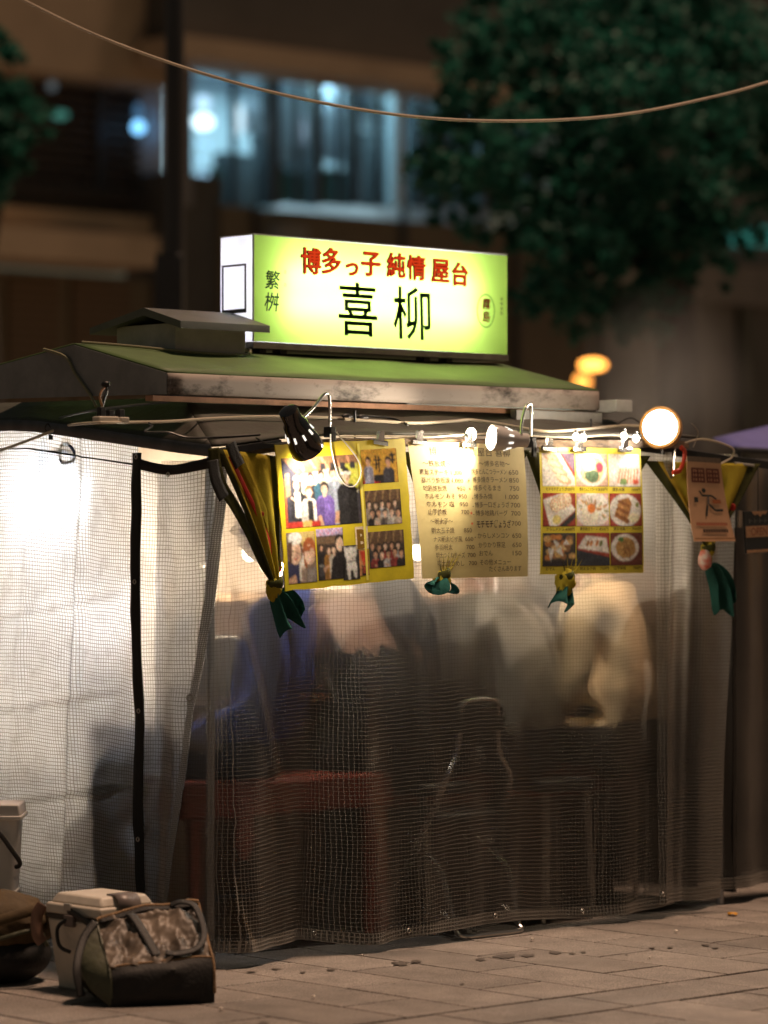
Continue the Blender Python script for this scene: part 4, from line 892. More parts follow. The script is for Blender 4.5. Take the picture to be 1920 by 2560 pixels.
# ---- photo board
def at_board(t, *pts): return [ST.P(a, b, t) for a, b in pts]
sh = Sheet(*at_board(-0.085, (686, 1112), (1010, 1096), (1034, 1446), (712, 1478)), bulge=0.004)
pbd = thing('photo_board', 'yellow cardboard board with seven snapshots hanging under the black lamp', 'board', sh.p(0.5, 1))
sh.slab('cardboard', YEL, pbd, 0.005, jag=0.012)
def photo(fn, u0, v0, u1, v1, bgc, nm='snapshot', lb=None):
    k = PhotoInk(sh, u0, v0, u1, v1, bgc); fn(k); o = k.build(nm, pbd, print_mat('glossy_print', 0.18)); 
    if lb: o['label'] = lb
def ph_big(k):
    k.R(0, 0, 0.14, 1, (0.03, 0.03, 0.05, 1)); k.R(0.0, 0.3, 0.03, 1, (0.5, 0.10, 0.03, 1)); k.Pn([(0, 0), (1, 0), (1, 0.16), (0.25, 0.3)], (0.32, 0.16, 0.08, 1))
    for i in range(5): k.Pn([(0.16 + i * .17, 0.02), (0.19 + i * .17, 0.0), (0.3 + i * .16, 0.18), (0.27 + i * .16, 0.2)], (0.75, 0.35, 0.2, 1))
    k.Pn([(0.24, 0.25), (0.98, 0.12), (0.98, 0.55), (0.24, 0.55)], (0.85, 0.82, 0.62, 1)); k.R(0.78, 0.12, 1, 0.5, (0.55, 0.55, 0.08, 1))
    for i in range(4): k.R(0.5 + i * .13, 0.10, 0.57 + i * .13, 0.2, (0.03, 0.03, 0.04, 1))
    k.R(0.03, 0.22, 0.09, 0.55, (0.28, 0.2, 0.12, 1))
    k.M(0.36, 0.30, 0.07, (0.03, 0.02, 0.03, 1), (0.03, 0.03, 0.04, 1), SKL, 2.0, .6); k.M(0.50, 0.28, 0.07, HAIR, (0.03, 0.10, 0.16, 1), SKL, 2.1, .6); k.M(0.66, 0.25, 0.075, HAIR, (0.35, 0.4, 0.52, 1), SKL, 2.1, .7)
    k.M(0.83, 0.30, 0.085, HAIR, (0.015, 0.015, 0.02, 1), SKL, 2.3, .7); k.R(0.76, 0.235, 0.90, 0.285, WHT)
    k.M(0.17, 0.38, 0.07, HAIR, (0.02, 0.02, 0.03, 1), SKL, 2.0, .6); k.R(0.135, 0.50, 0.21, 0.86, WHT); k.E(0.185, 0.30, 0.05, 0.04, WHT)
    k.M(0.32, 0.50, 0.075, (0.22, 0.10, 0.05, 1), WHT, SKL, 2.2, .6); k.R(0.30, 0.62, 0.37, 0.98, BLK)
    k.M(0.53, 0.46, 0.078, HAIR, (0.17, 0.11, 0.42, 1), SKL, 2.3, .6); k.Pn([(0.42, 0.86), (0.47, 0.84), (0.5, 1.0), (0.45, 1.0)], SK); k.Pn([(0.66, 0.80), (0.71, 0.80), (0.70, 0.98), (0.64, 0.98)], SK)
    k.R(0.02, 0.92, 0.45, 1.0, (0.45, 0.03, 0.02, 1)); k.R(0.22, 0.91, 0.34, 1.0, (0.7, 0.4, 0.12, 1))
def ph_two(k):
    k.R(0, 0, 1, 1, (0.60, 0.33, 0.04, 1)); k.R(0.32, 0.75, 0.6, 1, BLK); k.Pn([(0, 0.9), (0.5, 0.98), (0.5, 1), (0, 1)], (0.6, 0.05, 0.03, 1))
    for a, b, w_, h_ in ((0.34, 0.3, 0.2, 0.05), (0.38, 0.2, 0.05, 0.4), (0.46, 0.2, 0.04, 0.5), (0.30, 0.42, 0.22, 0.04), (0.78, 0.16, 0.18, 0.06), (0.84, 0.1, 0.06, 0.35), (0.76, 0.32, 0.2, 0.05)): k.R(a, b, a + w_, b + h_, BLK)
    k.M(0.18, 0.34, 0.11, HAIR, (0.35, 0.36, 0.5, 1), SK, 1.7, .6); k.M(0.74, 0.38, 0.12, HAIR, (0.05, 0.05, 0.07, 1), SK, 1.9, .6)
def ph_crowd(seed, colA):
    def fn(k):
        rnd = random.Random(seed); k.R(0, 0, 1, 0.35, (0.12, 0.07, 0.04, 1))
        for i in range(5): k.Pn([(0.1 + i * .2, 0), (0.16 + i * .2, 0), (0.05 + i * .22, 0.3), (0.02 + i * .22, 0.3)], (0.28, 0.18, 0.09, 1))
        pal = [BLK, (0.05, 0.05, 0.06, 1), (0.5, 0.42, 0.35, 1), colA, (0.12, 0.10, 0.10, 1), (0.45, 0.45, 0.47, 1)]
        for row, (y, r, n) in enumerate(((0.42, 0.085, 5), (0.62, 0.10, 5))):
            for i in range(n): k.M(0.1 + 0.8 * (i + 0.4 * (row % 2)) / (n - 0.6), y + rnd.uniform(-.06, .05), r, HAIR if rnd.random() < .8 else (0.1, 0.05, 0.03, 1), rnd.choice(pal), rnd.choice([SK, SKL]), 1.9, .5)
    return fn
def ph_pair(k):
    k.Pn([(0.4, 0), (1, 0), (1, 0.4), (0.4, 0.3)], (0.55, 0.42, 0.16, 1)); k.R(0.3, 0.3, 0.62, 0.95, (0.75, 0.72, 0.66, 1)); k.R(0, 0.55, 0.4, 1, (0.03, 0.035, 0.10, 1))
    k.E(0.28, 0.36, 0.27, 0.27, (0.12, 0.06, 0.04, 1)); k.E(0.28, 0.40, 0.21, 0.235, SKL); k.E(0.30, 0.12, 0.24, 0.13, WHT)
    k.E(0.78, 0.36, 0.24, 0.25, (0.36, 0.10, 0.03, 1)); k.R(0.57, 0.36, 0.68, 0.72, (0.30, 0.09, 0.03, 1)); k.E(0.78, 0.46, 0.18, 0.20, SKL); k.R(0.60, 0.28, 0.96, 0.39, (0.36, 0.10, 0.03, 1))
    k.E(0.36, 0.42, 0.10, 0.19, (0.62, 0.40, 0.29, 1)); k.E(0.86, 0.48, 0.09, 0.16, (0.62, 0.40, 0.29, 1)); k.Pn([(0.08, 0.2), (0.2, 0.16), (0.14, 0.6), (0.05, 0.62)], (0.10, 0.05, 0.035, 1))
    for cx, cy in ((0.21, 0.37), (0.35, 0.40), (0.71, 0.45), (0.85, 0.44)): k.E(cx, cy, 0.03, 0.011, (0.08, 0.045, 0.035, 1), 8)
    k.Pn([(0.22, 0.51), (0.36, 0.51), (0.29, 0.55)], (0.6, 0.12, 0.1, 1)); k.Pn([(0.70, 0.54), (0.86, 0.54), (0.78, 0.60)], (0.85, 0.6, 0.55, 1))
    k.R(0.66, 0.72, 1, 1, (0.25, 0.22, 0.21, 1)); k.R(0.46, 0.70, 0.62, 1, (0.32, 0.24, 0.20, 1)); k.E(0.54, 0.70, 0.085, 0.025, (0.75, 0.6, 0.5, 1)); k.Pn([(0.0, 0.9), (0.25, 0.82), (0.3, 1), (0, 1)], SK)
def ph_party(k):
    k.R(0, 0, 1, 0.14, (0.62, 0.48, 0.72, 1))
    for i in range(12): k.R(0.06 + i * .075, 0.03 + 0.05 * (i % 2), 0.10 + i * .075, 0.065 + 0.05 * (i % 2), (0.6, 0.1, 0.2, 1) if i % 3 else (0.1, 0.15, 0.5, 1))
    k.R(0, 0.16, 1, 0.3, (0.16, 0.10, 0.06, 1)); k.M(0.16, 0.36, 0.05, HAIR, BLK, SK, 2, .5); k.M(0.44, 0.42, 0.065, HAIR, (0.5, 0.24, 0.05, 1), SKL, 2.0, .35); k.M(0.62, 0.42, 0.07, HAIR, (0.6, 0.55, 0.5, 1), SKL, 1.8, .3)
    k.E(0.85, 0.28, 0.17, 0.16, HAIR); k.E(0.86, 0.33, 0.14, 0.14, SKL); k.Pn([(0.80, 0.37), (0.92, 0.37), (0.86, 0.41)], WHT); k.Pn([(0.55, 0.6), (0.75, 0.48), (1, 0.48), (1, 1), (0.45, 1)], BLK); k.R(0.05, 0.72, 0.25, 0.92, (0.05, 0.05, 0.06, 1)); k.E(0.15, 0.72, 0.10, 0.02, (0.3, 0.3, 0.3, 1)); k.Pn([(0.2, 0.78), (0.4, 0.7), (0.4, 0.76), (0.24, 0.86)], SK)
photo(ph_big, 0.035, 0.095, 0.615, 0.575, (0.05, 0.045, 0.06, 1))
photo(ph_two, 0.645, 0.065, 0.925, 0.305, (0.6, 0.33, 0.04, 1))
photo(ph_crowd(3, (0.55, 0.52, 0.5, 1)), 0.650, 0.355, 0.930, 0.600, (0.07, 0.05, 0.035, 1))
photo(ph_crowd(8, (0.3, 0.04, 0.04, 1)), 0.655, 0.645, 0.935, 0.900, (0.06, 0.045, 0.035, 1))
photo(ph_pair, 0.03, 0.605, 0.245, 0.955, (0.22, 0.16, 0.12, 1))
photo(ph_party, 0.255, 0.595, 0.460, 0.950, (0.06, 0.04, 0.03, 1))
def ph_dog(k):
    D = (0.02, 0.022, 0.025, 1)
    k.Pn([(0.05, 0.55), (0.2, 0.4), (0.9, 0.4), (1.0, 0.85), (0.55, 1.0), (0.25, 0.95)], D)
    k.Pn([(0.25, 0.38), (0.75, 0.38), (0.86, 0.7), (0.8, 0.98), (0.66, 0.92), (0.6, 0.72), (0.45, 0.74), (0.44, 1.0), (0.3, 0.98), (0.24, 0.7)], WHT)
    k.E(0.5, 0.24, 0.36, 0.20, WHT); k.Pn([(0.10, 0.16), (0.12, 0.0), (0.36, 0.10)], WHT); k.Pn([(0.64, 0.10), (0.92, 0.02), (0.86, 0.2)], WHT); k.E(0.56, 0.36, 0.20, 0.10, (0.86, 0.82, 0.78, 1))
    k.E(0.60, 0.39, 0.07, 0.035, BLK, 8); k.E(0.40, 0.24, 0.045, 0.025, BLK, 8); k.E(0.68, 0.22, 0.045, 0.025, BLK, 8); k.line([(k.U(.3), k.W(.47)), (k.U(.78), k.W(.46))], 0.004, BLK)
o = photo(ph_dog, 0.445, 0.725, 0.575, 0.965, (0.03, 0.03, 0.032, 1), 'dog_cutout', 'cut-out print of a white dog sitting')
k = PhotoInk(sh, 0.555, 0.60, 0.655, 0.76, (0.74, 0.6, 0.42, 1)); k.text('B', k.U(0.5), k.W(0.06), 0.16, (0.24, 0.13, 0.02, 1), w=0.075, bold=0.05, center=True); k.build('letter_cutout', pbd, print_mat('glossy_print'))
k = PhotoInk(sh, 0.575, 0.765, 0.648, 0.945, (0.55, 0.25, 0.10, 1)); k.Pn([(0.1, 0.05), (0.9, 0.05), (0.7, 0.42), (0.58, 0.5), (0.58, 0.62), (0.42, 0.62), (0.42, 0.5), (0.3, 0.42)], (0.6, 0.05, 0.02, 1)); k.R(0.25, 0.62, 0.8, 1.0, BLK)
for i in range(3): k.R(0.34, 0.68 + i * .09, 0.72, 0.72 + i * .09, (0.55, 0.06, 0.03, 1))
k.build('trophy_cutout', pbd, print_mat('glossy_print'))
TAPE = mat('clear_tape', (0.85, 0.74, 0.15, 1), 0.25)
for u0, u1 in ((0.622, 0.640),):
    mb = MB(); mb.grid(lambda i, j: sh.p(u0 + (u1 - u0) * i, 0.02 + 0.96 * j, 0.0036), 1, 8); mb.build('tape_strip', TAPE, pbd)
# ---- handwritten menu sheet
PAPER = mat('cream_paper', (0.80, 0.66, 0.30, 1), 0.55, var=0.16, vscale=7, bump=0.12, bscale=9)
sh = Sheet(*at_board(-0.075, (1019, 1104), (1309, 1112), (1320, 1441), (1056, 1447)), bulge=0.006, wave=0.003)
mn = thing('menu_sheet', 'cream paper menu handwritten with dishes and prices, hanging in the middle', 'menu', sh.p(0.5, 1))
sh.slab('paper', PAPER, mn, 0.0012)
ink = Ink(sh, 0.0016); BR = (0.10, 0.045, 0.02, 1); DB = (0.06, 0.025, 0.012, 1)
ink.text('博多っ子純情屋台 喜柳', 0.17, 0.035, 0.062, DB, w=0.70)
ink.text('～鉄板焼～', 0.10, 0.135, 0.045, BR, w=0.25); ink.text('～博多名物～', 0.59, 0.130, 0.042, BR, w=0.27)
left = [('素敵ステーキ', '1.200', .200), ('豚バラ鉄板焼', '1.000', .260), ('地鶏鉄板焼', '950', .318), ('ホルモン みそ', '950', .376), ('ホルモン 塩', '950', .434), ('山芋鉄板', '700', .492), ('～明太子～', '', .560), ('明太玉子焼', '850', .628), ('ナス明太ピザ風', '650', .692), ('手羽明太', '700', .752), ('明太つくねチーズ', '700', .812), ('明太焼きめし', '700', .872)]
for i, (a, p, v) in enumerate(left):
    u = 0.065 + 0.0075 * i; ink.text(a, u, v, 0.042, BR, w=min(0.265, 0.041 * len(a)), rot=0.0, jit=0.02)
    if p: ink.text(p, 0.335 + 0.0065 * i + (0.03 if len(p) == 3 else 0), v, 0.040, BR, w=0.095 if len(p) > 3 else 0.072)
right = [('博多とんこつラーメン', '650', .190), ('博多焼きラーメン', '850', .250), ('博多ぐるまき', '750', .312), ('博多み焼', '1.000', .376), ('博多一口ぎょうざ', '700', .438), ('博多地鶏バーグ', '700', .500), ('モチモチぎょうざ', '700', .576), ('からしメンコン', '650', .668), ('かりかり豚足', '650', .738), ('おでん', '150', .800), ('その他メニュー', '', .868), ('たくさんあります', '', .918)]
for i, (a, p, v) in enumerate(right):
    big = i == 6; u = 0.515 + 0.002 * i + (0.08 if i == 11 else 0); ink.text(a, u, v, 0.056 if big else 0.042, DB, w=min(0.31, (0.041 if not big else 0.042) * len(a)), bold=0.02 if big else 0, jit=0.02)
    if p: ink.text(p, 0.845 if len(p) == 3 else 0.80, v, 0.044, BR, w=0.085 if len(p) == 3 else 0.12)
for v in (.263, .325, .505, .583):
    ink.text('★', 0.472, v, 0.03, (0.75, 0.12, 0.03, 1))
for v in (.39, .45, .51, .68): ink.ell(0.505, v + 0.02, 0.004, 0.004, BR, 8)
ink.build('lettering', mn, print_mat('marker_ink', 0.7))
# ---- food photo menu
sh = Sheet(*at_board(-0.075, (1348, 1118), (1600, 1122), (1609, 1432), (1350, 1436)), bulge=0.005, wave=0.002)
fm_ = thing('food_photo_menu', 'yellow sheet with nine food photographs hanging beside the round floodlight', 'menu', sh.p(0.5, 1))
sh.slab('backing', mat('yellow_menu_card', (0.74, 0.60, 0.05, 1), 0.4, var=0.15, vscale=8), fm_, 0.002)
RD = (0.33, 0.05, 0.03, 1); PLATE = (0.78, 0.72, 0.66, 1); BRN = (0.36, 0.16, 0.05, 1)
def f0(k):
    k.Pn([(0, 0), (0.55, 0), (1, 0.75), (1, 1), (0, 1)], PLATE); k.Pn([(0.6, 0), (1, 0), (1, 0.6)], (0.15, 0.10, 0.16, 1))
    for i in range(4): k.E(0.28 + i * .12, 0.12 + i * .22, 0.26, 0.14, (0.72, 0.44, 0.28, 1), 14, 0.3); k.E(0.24 + i * .12, 0.09 + i * .22, 0.2, 0.08, (0.85, 0.68, 0.5, 1), 12, 0.3)
def f1(k):
    k.E(0.5, 0.48, 0.47, 0.52, PLATE, 20); k.E(0.5, 0.48, 0.38, 0.42, (0.8, 0.55, 0.3, 1), 20); k.E(0.42, 0.32, 0.2, 0.24, (0.86, 0.82, 0.7, 1)); k.E(0.5, 0.68, 0.22, 0.18, (0.10, 0.16, 0.09, 1), 16, 0, .2); k.E(0.74, 0.4, 0.12, 0.15, (0.6, 0.06, 0.12, 1), 12, 0, .2)
def f2(k):
    k.E(0.5, 0.5, 0.5, 0.52, PLATE, 20)
    for i in range(14): k.Pn([(0.2 + .05 * i, 0.9), (0.24 + .05 * i, 0.92), (0.34 + .045 * i + .03 * (i % 3), 0.45), (0.31 + .045 * i, 0.43)], (0.7, 0.25, 0.16, 1) if i % 2 else (0.82, 0.66, 0.5, 1))
    k.E(0.45, 0.85, 0.12, 0.12, (0.2, 0.3, 0.1, 1), 12, 0, .2); k.E(0.85, 0.85, 0.1, 0.08, (0.65, 0.1, 0.05, 1))
def f3(k):
    k.Pn([(0, .2), (0.6, 0.0), (1, .5), (0.45, 1), (0.2, 1)], PLATE)
    for i in range(3): 
        cx, cy = 0.72 - i * .17, 0.2 + i * .08; k.E(cx, cy, 0.17, 0.22, (0.62, 0.34, 0.18, 1), 16); k.E(cx, cy, 0.14, 0.19, (0.85, 0.72, 0.52, 1), 16)
        for q in range(7): k.E(cx + .09 * math.cos(q * .9), cy + .12 * math.sin(q * .9), 0.022, 0.028, (0.5, 0.12, 0.05, 1), 8)
    k.E(0.42, 0.8, 0.13, 0.15, (0.7, 0.58, 0.2, 1)); k.Pn([(0.5, 1), (1, .55), (1, .75), (0.7, 1)], (0.03, 0.035, 0.04, 1))
def f4(k):
    k.E(0.5, 0.5, 0.55, 0.55, PLATE, 20)
    for i in range(46): a = random.uniform(0, 6.28); rr = random.uniform(.1, .42); k.E(.5 + math.cos(a) * rr, .5 + math.sin(a) * rr, .08, .025, random.choice([BRN, (0.62, 0.36, 0.14, 1), (0.22, 0.24, 0.06, 1), (0.7, 0.45, 0.25, 1)]), 8, a)
    k.E(0.42, 0.68, 0.26, 0.33, (0.84, 0.76, 0.62, 1), 16, 0.5, .06); k.E(0.46, 0.46, 0.13, 0.15, (0.72, 0.22, 0.05, 1), 14)
def f5(k):
    k.E(0.48, 0.52, 0.5, 0.5, PLATE, 24); k.Pn([(0.12, 0.7), (0.3, 0.2), (0.6, 0.12), (0.7, 0.3), (0.62, 0.6), (0.55, 0.95)], BRN)
    for i in range(5): k.Pn([(0.15 + .02 * i, 0.66 - .1 * i), (0.2 + .02 * i, 0.6 - .1 * i), (0.62, 0.86 - .12 * i), (0.6, 0.9 - .12 * i)], (0.48, 0.24, 0.09, 1) if i % 2 else (0.22, 0.08, 0.03, 1))
    k.E(0.75, 0.75, 0.18, 0.16, (0.8, 0.72, 0.5, 1), 14, 0, .15); k.E(0.86, 0.35, 0.06, 0.08, (0.2, 0.22, 0.06, 1))
def f6(k):
    k.R(0, 0.85, 1, 1, (0.02, 0.022, 0.03, 1))
    for i in range(26): k.E(random.uniform(.08, .95), random.uniform(.12, .8), .11, .09, random.choice([(0.66, 0.42, 0.16, 1), (0.55, 0.22, 0.06, 1), (0.32, 0.16, 0.07, 1), (0.75, 0.55, 0.28, 1)]), 12)
    k.Pn([(0.3, 0.2), (0.5, 0.3), (0.42, 0.45)], WHT); k.Pn([(0.15, 0.45), (0.35, 0.5), (0.25, 0.85)], WHT); k.Pn([(0.38, 0.55), (0.55, 0.4), (0.62, 0.7)], WHT); k.Pn([(0.7, 0.2), (0.82, 0.35), (0.6, 0.36)], WHT)
def f7(k):
    k.Pn([(0.28, 0.08), (0.9, 0.16), (0.98, 0.62), (0.02, 0.46)], PLATE); k.Pn([(0, 0.5), (1, 0.75), (1, 1), (0, 1)], (0.025, 0.035, 0.05, 1))
    for cx in (.34, .44, .62, .74): k.E(cx, .32, .045, .11, random.choice([BRN, (0.5, 0.2, 0.06, 1), (0.15, 0.18, 0.05, 1)]), 10, .5)
def f8(k):
    k.R(0.0, 0.0, 1, 1, (0.16, 0.035, 0.02, 1)); k.E(0.45, 0.46, 0.44, 0.42, PLATE, 22); k.E(0.47, 0.46, 0.32, 0.33, (0.45, 0.26, 0.08, 1), 20, 0, .06)
    for i in range(40): a = random.uniform(0, 6.28); rr = random.uniform(.03, .28); k.E(.47 + math.cos(a) * rr, .46 + math.sin(a) * rr, .06, .018, random.choice([BRN, (0.6, 0.38, 0.14, 1), (0.25, 0.10, 0.03, 1)]), 6, a)
    k.E(0.33, 0.2, 0.1, 0.09, (0.08, 0.2, 0.05, 1), 12, 0, .25)
cells = []
for r_ in range(3):
    for c_2 in range(3): cells.append((0.02 + 0.325 * c_2, 0.045 + 0.315 * r_, 0.02 + 0.325 * c_2 + 0.315, 0.045 + 0.315 * r_ + 0.262))
for fn, cl, bgc in zip((f0, f1, f2, f3, f4, f5, f6, f7, f8), cells, (RD, (0.6, 0.4, 0.3, 1), (0.7, 0.6, 0.5, 1), RD, (0.65, 0.4, 0.35, 1), RD, (0.05, 0.045, 0.04, 1), RD, RD)):
    random.seed(int(cl[0] * 1000 + cl[1] * 77)); k = PhotoInk(sh, *cl, bgc, 0.0016)
    # food runs to the frame of its photo only
    n0 = len(k.mb.v); fn(k)
    o = k.build('food_photo', fm_, print_mat('glossy_print'))
ink = Ink(sh, 0.0016)
for (a, p), (u, v) in zip([('モチモチぎょうざ', '700円'), ('博多とんこつラーメン', '650円'), ('博多み焼', '1000円'), ('からしメンコン', '650円'), ('博多焼きラーメン', '850円'), ('博多地鶏バーグ', '700円'), ('おでん', '150円~'), ('明太玉子焼', '750円'), ('山芋鉄板', '750円')], [(c[0], c[3]) for c in cells]):
    ink.text(a, u + 0.03, v + 0.010, 0.026, DB, w=min(0.2, 0.03 * len(a)), bold=0.01); ink.text(p, u + 0.22, v + 0.010, 0.026, DB, w=0.085, bold=0.01)
ink.build('lettering', fm_, print_mat('marker_ink'))
# ---- hanging poster with a running man
c_tl, c_tr, c_br, c_bl = [ST.P(a, b, t) for (a, b), t in (((1717, 1140), -0.10), ((1800, 1146), -0.10), ((1839, 1353), -0.125), ((1735, 1354), -0.125))]
sh = Sheet(c_tl, c_tr, c_br, c_bl, bulge=-0.012)
po = thing('hanging_poster', 'tan hanging poster with a running man pictogram at the right', 'poster', sh.p(0.5, 1))
sh.slab('card', mat('tan_card', (0.62, 0.36, 0.21, 1), 0.35, var=0.15, vscale=9), po, 0.0025)
ink = Ink(sh, 0.0026); MAR = (0.17, 0.045, 0.03, 1); NAV = (0.02, 0.03, 0.03, 1)
ink.rect(0.0, 0, 1, 0.06, (0.2, 0.15, 0.11, 1))
for cx in (0.30, 0.72):                                           # two large worn dark red characters
    for (dx, dy, w_, h_) in ((-.19, .0, .38, .022), (-.19, .05, .38, .02), (-.19, .10, .38, .02), (-.19, .15, .38, .022), (-.19, .0, .05, .17), (-.03, .0, .05, .17), (.14, .0, .05, .17), (-.11, .03, .03, .13), (.06, .03, .03, .13)): ink.rect(cx + dx, 0.13 + dy, cx + dx + w_, 0.13 + dy + h_, MAR, 1)
ink.ell(0.42, 0.395, 0.055, 0.028, NAV, 12)
ink.line([(0.30, 0.40), (0.36, 0.455), (0.62, 0.455), (0.74, 0.50)], 0.0085, NAV); ink.line([(0.52, 0.46), (0.50, 0.56)], 0.0125, (0.14, 0.12, 0.11, 1)); ink.line([(0.47, 0.565), (0.41, 0.70)], 0.0105, NAV); ink.line([(0.52, 0.56), (0.66, 0.63), (0.86, 0.625)], 0.0105, NAV)
ink.rect(0.14, 0.475, 0.24, 0.535, NAV, 1); ink.rect(0.62, 0.50, 0.84, 0.545, (0.4, 0.12, 0.04, 1), 1)
for i in range(15): ink.rect(0.12 + i * .052, 0.775, 0.155 + i * .052, 0.81, (0.36, 0.08, 0.04, 1), 1)
for i in range(10): ink.rect(0.25 + i * .062, 0.855, 0.30 + i * .062, 0.895, (0.035, 0.025, 0.02, 1), 1)
ink.rect(0.02, 0.96, 0.98, 0.975, (0.25, 0.12, 0.04, 1), 2)
ink.build('print', po, print_mat('poster_ink', 0.5))
mb = MB(); mb.tube(catmull([ST.P(a, b, -0.06) for a, b in [(1733, 1118), (1745, 1085), (1738, 1068), (1728, 1058)]], 5), 0.0022, 6); mb.build('hanging_wire', mat('thin_wire', (0.45, 0.42, 0.35, 1), 0.5, metal=0.4), po)
# ---- open sign
sh = Sheet(*at_board(-0.05, (1858, 1279), (1932, 1277), (1924, 1380), (1864, 1384)))
op = thing('open_sign', 'dark blue and tan sign reading OPEN at the right edge', 'sign', sh.p(0.5, 1))
sh.slab('board', mat('navy_board', (0.02, 0.035, 0.045, 1), 0.4, var=0.3), op, 0.006)
ink = Ink(sh, 0.0042); TAN = (0.62, 0.36, 0.20, 1)
ink.rect(0.03, 0.35, 0.97, 0.62, TAN, 2); ink.rect(0.03, 0.92, 0.97, 0.99, TAN, 1); ink.poly([(0.25, 0.0), (0.8, 0.0), (0.72, 0.08), (0.62, 0.06), (0.55, 0.14), (0.46, 0.06), (0.36, 0.1)], TAN)
ink.text('OPEN', 0.22, 0.37, 0.24, (0.32, 0.06, 0.02, 1), w=0.6)
for i in range(4): ink.rect(0.16 + i * .18, 0.17, 0.19 + i * .18, 0.28, (0.16, 0.18, 0.17, 1), 1); ink.rect(0.16 + i * .18, 0.22, 0.28 + i * .18, 0.235, (0.16, 0.18, 0.17, 1), 1)
ink.build('print', op, print_mat('poster_ink'))
mb = MB(); mb.obox(ST.P(1850, 1298, -0.045), U * 0.010, V * 0.004, Z * 0.035); mb.build('hanger', mat('hanger_tan', (0.4, 0.33, 0.25, 1), 0.6), op)
mb = MB(); mb.tube([sh.p(0.5, 0.0, 0), ST.P(1895, 1172, -0.03)], 0.002, 6); mb.build('cord', WEB, op)

# ---- bulldog clips
CHR = mat('chrome_clip', (0.62, 0.60, 0.57, 1), 0.25, metal=1.0, var=0.25, vscale=30)
def clip(px, py, tilt, label, wd=0.037):
    c = ST.P(px, py, -0.088); ax = (U * math.cos(tilt) + Z * math.sin(tilt)); up = (Z * math.cos(tilt) - U * math.sin(tilt))
    t = thing('bulldog_clip', label, 'clip', c - up * 0.012, 'bulldog clips along the eave')
    mb = MB(); prof = [(-0.007, -0.012), (-0.006, 0.002), (0.0, 0.008), (0.006, 0.002), (0.007, -0.012), (0.004, -0.012), (0.0, 0.003), (-0.004, -0.012)]
    vs = [c + ax * x * wd + V * a + up * b for x in (-1, 1) for a, b in prof]; n = len(prof)
    mb.add(vs, [tuple(range(n - 1, -1, -1)), tuple(range(n, 2 * n))] + [(k, (k + 1) % n, (k + 1) % n + n, k + n) for k in range(n)]); o = mb.build('jaw', CHR, t, smooth=False); fix_normals(o)
    for sg in (-1, 1):
        mb = MB(); mb.add([c + ax * x + V * (sg * (0.004 + y * 0.2)) + up * (0.004 + y) for x, y in ((-0.016, 0.0), (-0.013, 0.018), (-0.012, 0.030), (-0.006, 0.037), (0.006, 0.037), (0.012, 0.030), (0.013, 0.018), (0.016, 0.0))], [tuple(range(8))])
        mb.build('lever', CHR, t, smooth=False, solid=0.0012)
for px, py, ti, lb in ((950, 1105, -0.10, 'steel bulldog clip at the top right of the photo board'), (1048, 1103, -0.03, 'steel bulldog clip at the top left of the cream menu'), (1172, 1110, 0.0, 'brightly lit bulldog clip in front of the white lamp mouth'), (1372, 1120, -0.06, 'steel bulldog clip at the left top of the food photo menu'), (1448, 1121, -0.02, 'steel bulldog clip in the middle top of the food photo menu'), (1562, 1123, -0.02, 'steel bulldog clip at the right top of the food photo menu')): clip(px, py, ti, lb)

# ---- clip lamps
STEELW = mat('brushed_gooseneck', (0.6, 0.59, 0.57, 1), 0.25, metal=1.0)
def clip_lamp(label, mouth, axis, neck, length, r0, r1, shade_m, inner_m, energy, lit_r, spot=None, slots=True, bulb_e=40, turn=Vector((0, 0, 0))):
    """mouth: centre of the open end; axis: from mouth to back"""
    axis = Vector(axis).normalized(); mouth = Vector(mouth)
    t = thing('clip_lamp', label, 'lamp', neck[-1], 'clip lamps on the eave')
    mb = MB(); prof = [(r0, 0), (r0 * 1.03, 0.004), (r0 * 0.97, length * .25), (r0 * .78, length * .5), (r1 * 1.25, length * .68), (r1, length * .76), (r1, length), (r1 * .6, length * 1.04), (0.002, length * 1.05)]
    mb.lathe(mouth, axis, prof, 28); sh_ = mb.build('shade', shade_m, t, angle=60)
    mb = MB(); mb.lathe(mouth, axis, [(r0 * .98, 0.001), (r0 * .94, length * .25), (r0 * .72, length * .5), (0.003, length * .62)], 28); mb.build('reflector', inner_m, t, angle=60)
    if slots:
        a = axis.orthogonal().normalized(); b = axis.cross(a)
        for k in range(9):
            th = 2 * math.pi * k / 9; rr = r0 * .80; p = mouth + axis * length * .46 + (a * math.cos(th) + b * math.sin(th)) * (rr + 0.0015); tn = (-a * math.sin(th) + b * math.cos(th)); rd = (a * math.cos(th) + b * math.sin(th))
            mb = MB(); mb.obox(p, tn * 0.0035, (axis - rd * 0.35).normalized() * 0.011, rd * 0.0022); mb.build('vent_slot', emis('slot_light', (1.0, 0.9, 0.75), 1.2 if shade_m.name.startswith('black') else 5.0), sh_)
    mb = MB(); bc = mouth + axis * length * .22; mb.ball(bc, r0 * .5, 14, 10); mb.build('bulb', emis('bulb_%d' % int(bulb_e), (1.0, 0.86, 0.66), bulb_e), t)
    mb = MB(); mb.tube(catmull(neck, 6), 0.0058, 10); mb.build('gooseneck', STEELW, t)
    n0 = neck[-1]; mb = MB(); mb.obox(n0 - Z * 0.012, U * 0.012, V * 0.022, Z * 0.02); mb.build('clamp', BLACKM, t, bevel=0.003)
    mb = MB(); mb.obox(n0 - Z * 0.040 - V * 0.02, U * 0.010, V * 0.006, Z * 0.03); mb.build('clamp_jaw', BLACKM, t, bevel=0.002)
    light('lamp_light', mouth - axis * 0.012, energy, (1.0, 0.83, 0.62), lit_r, 'SPOT', t, spot=spot, aim=-axis + turn)
    return t
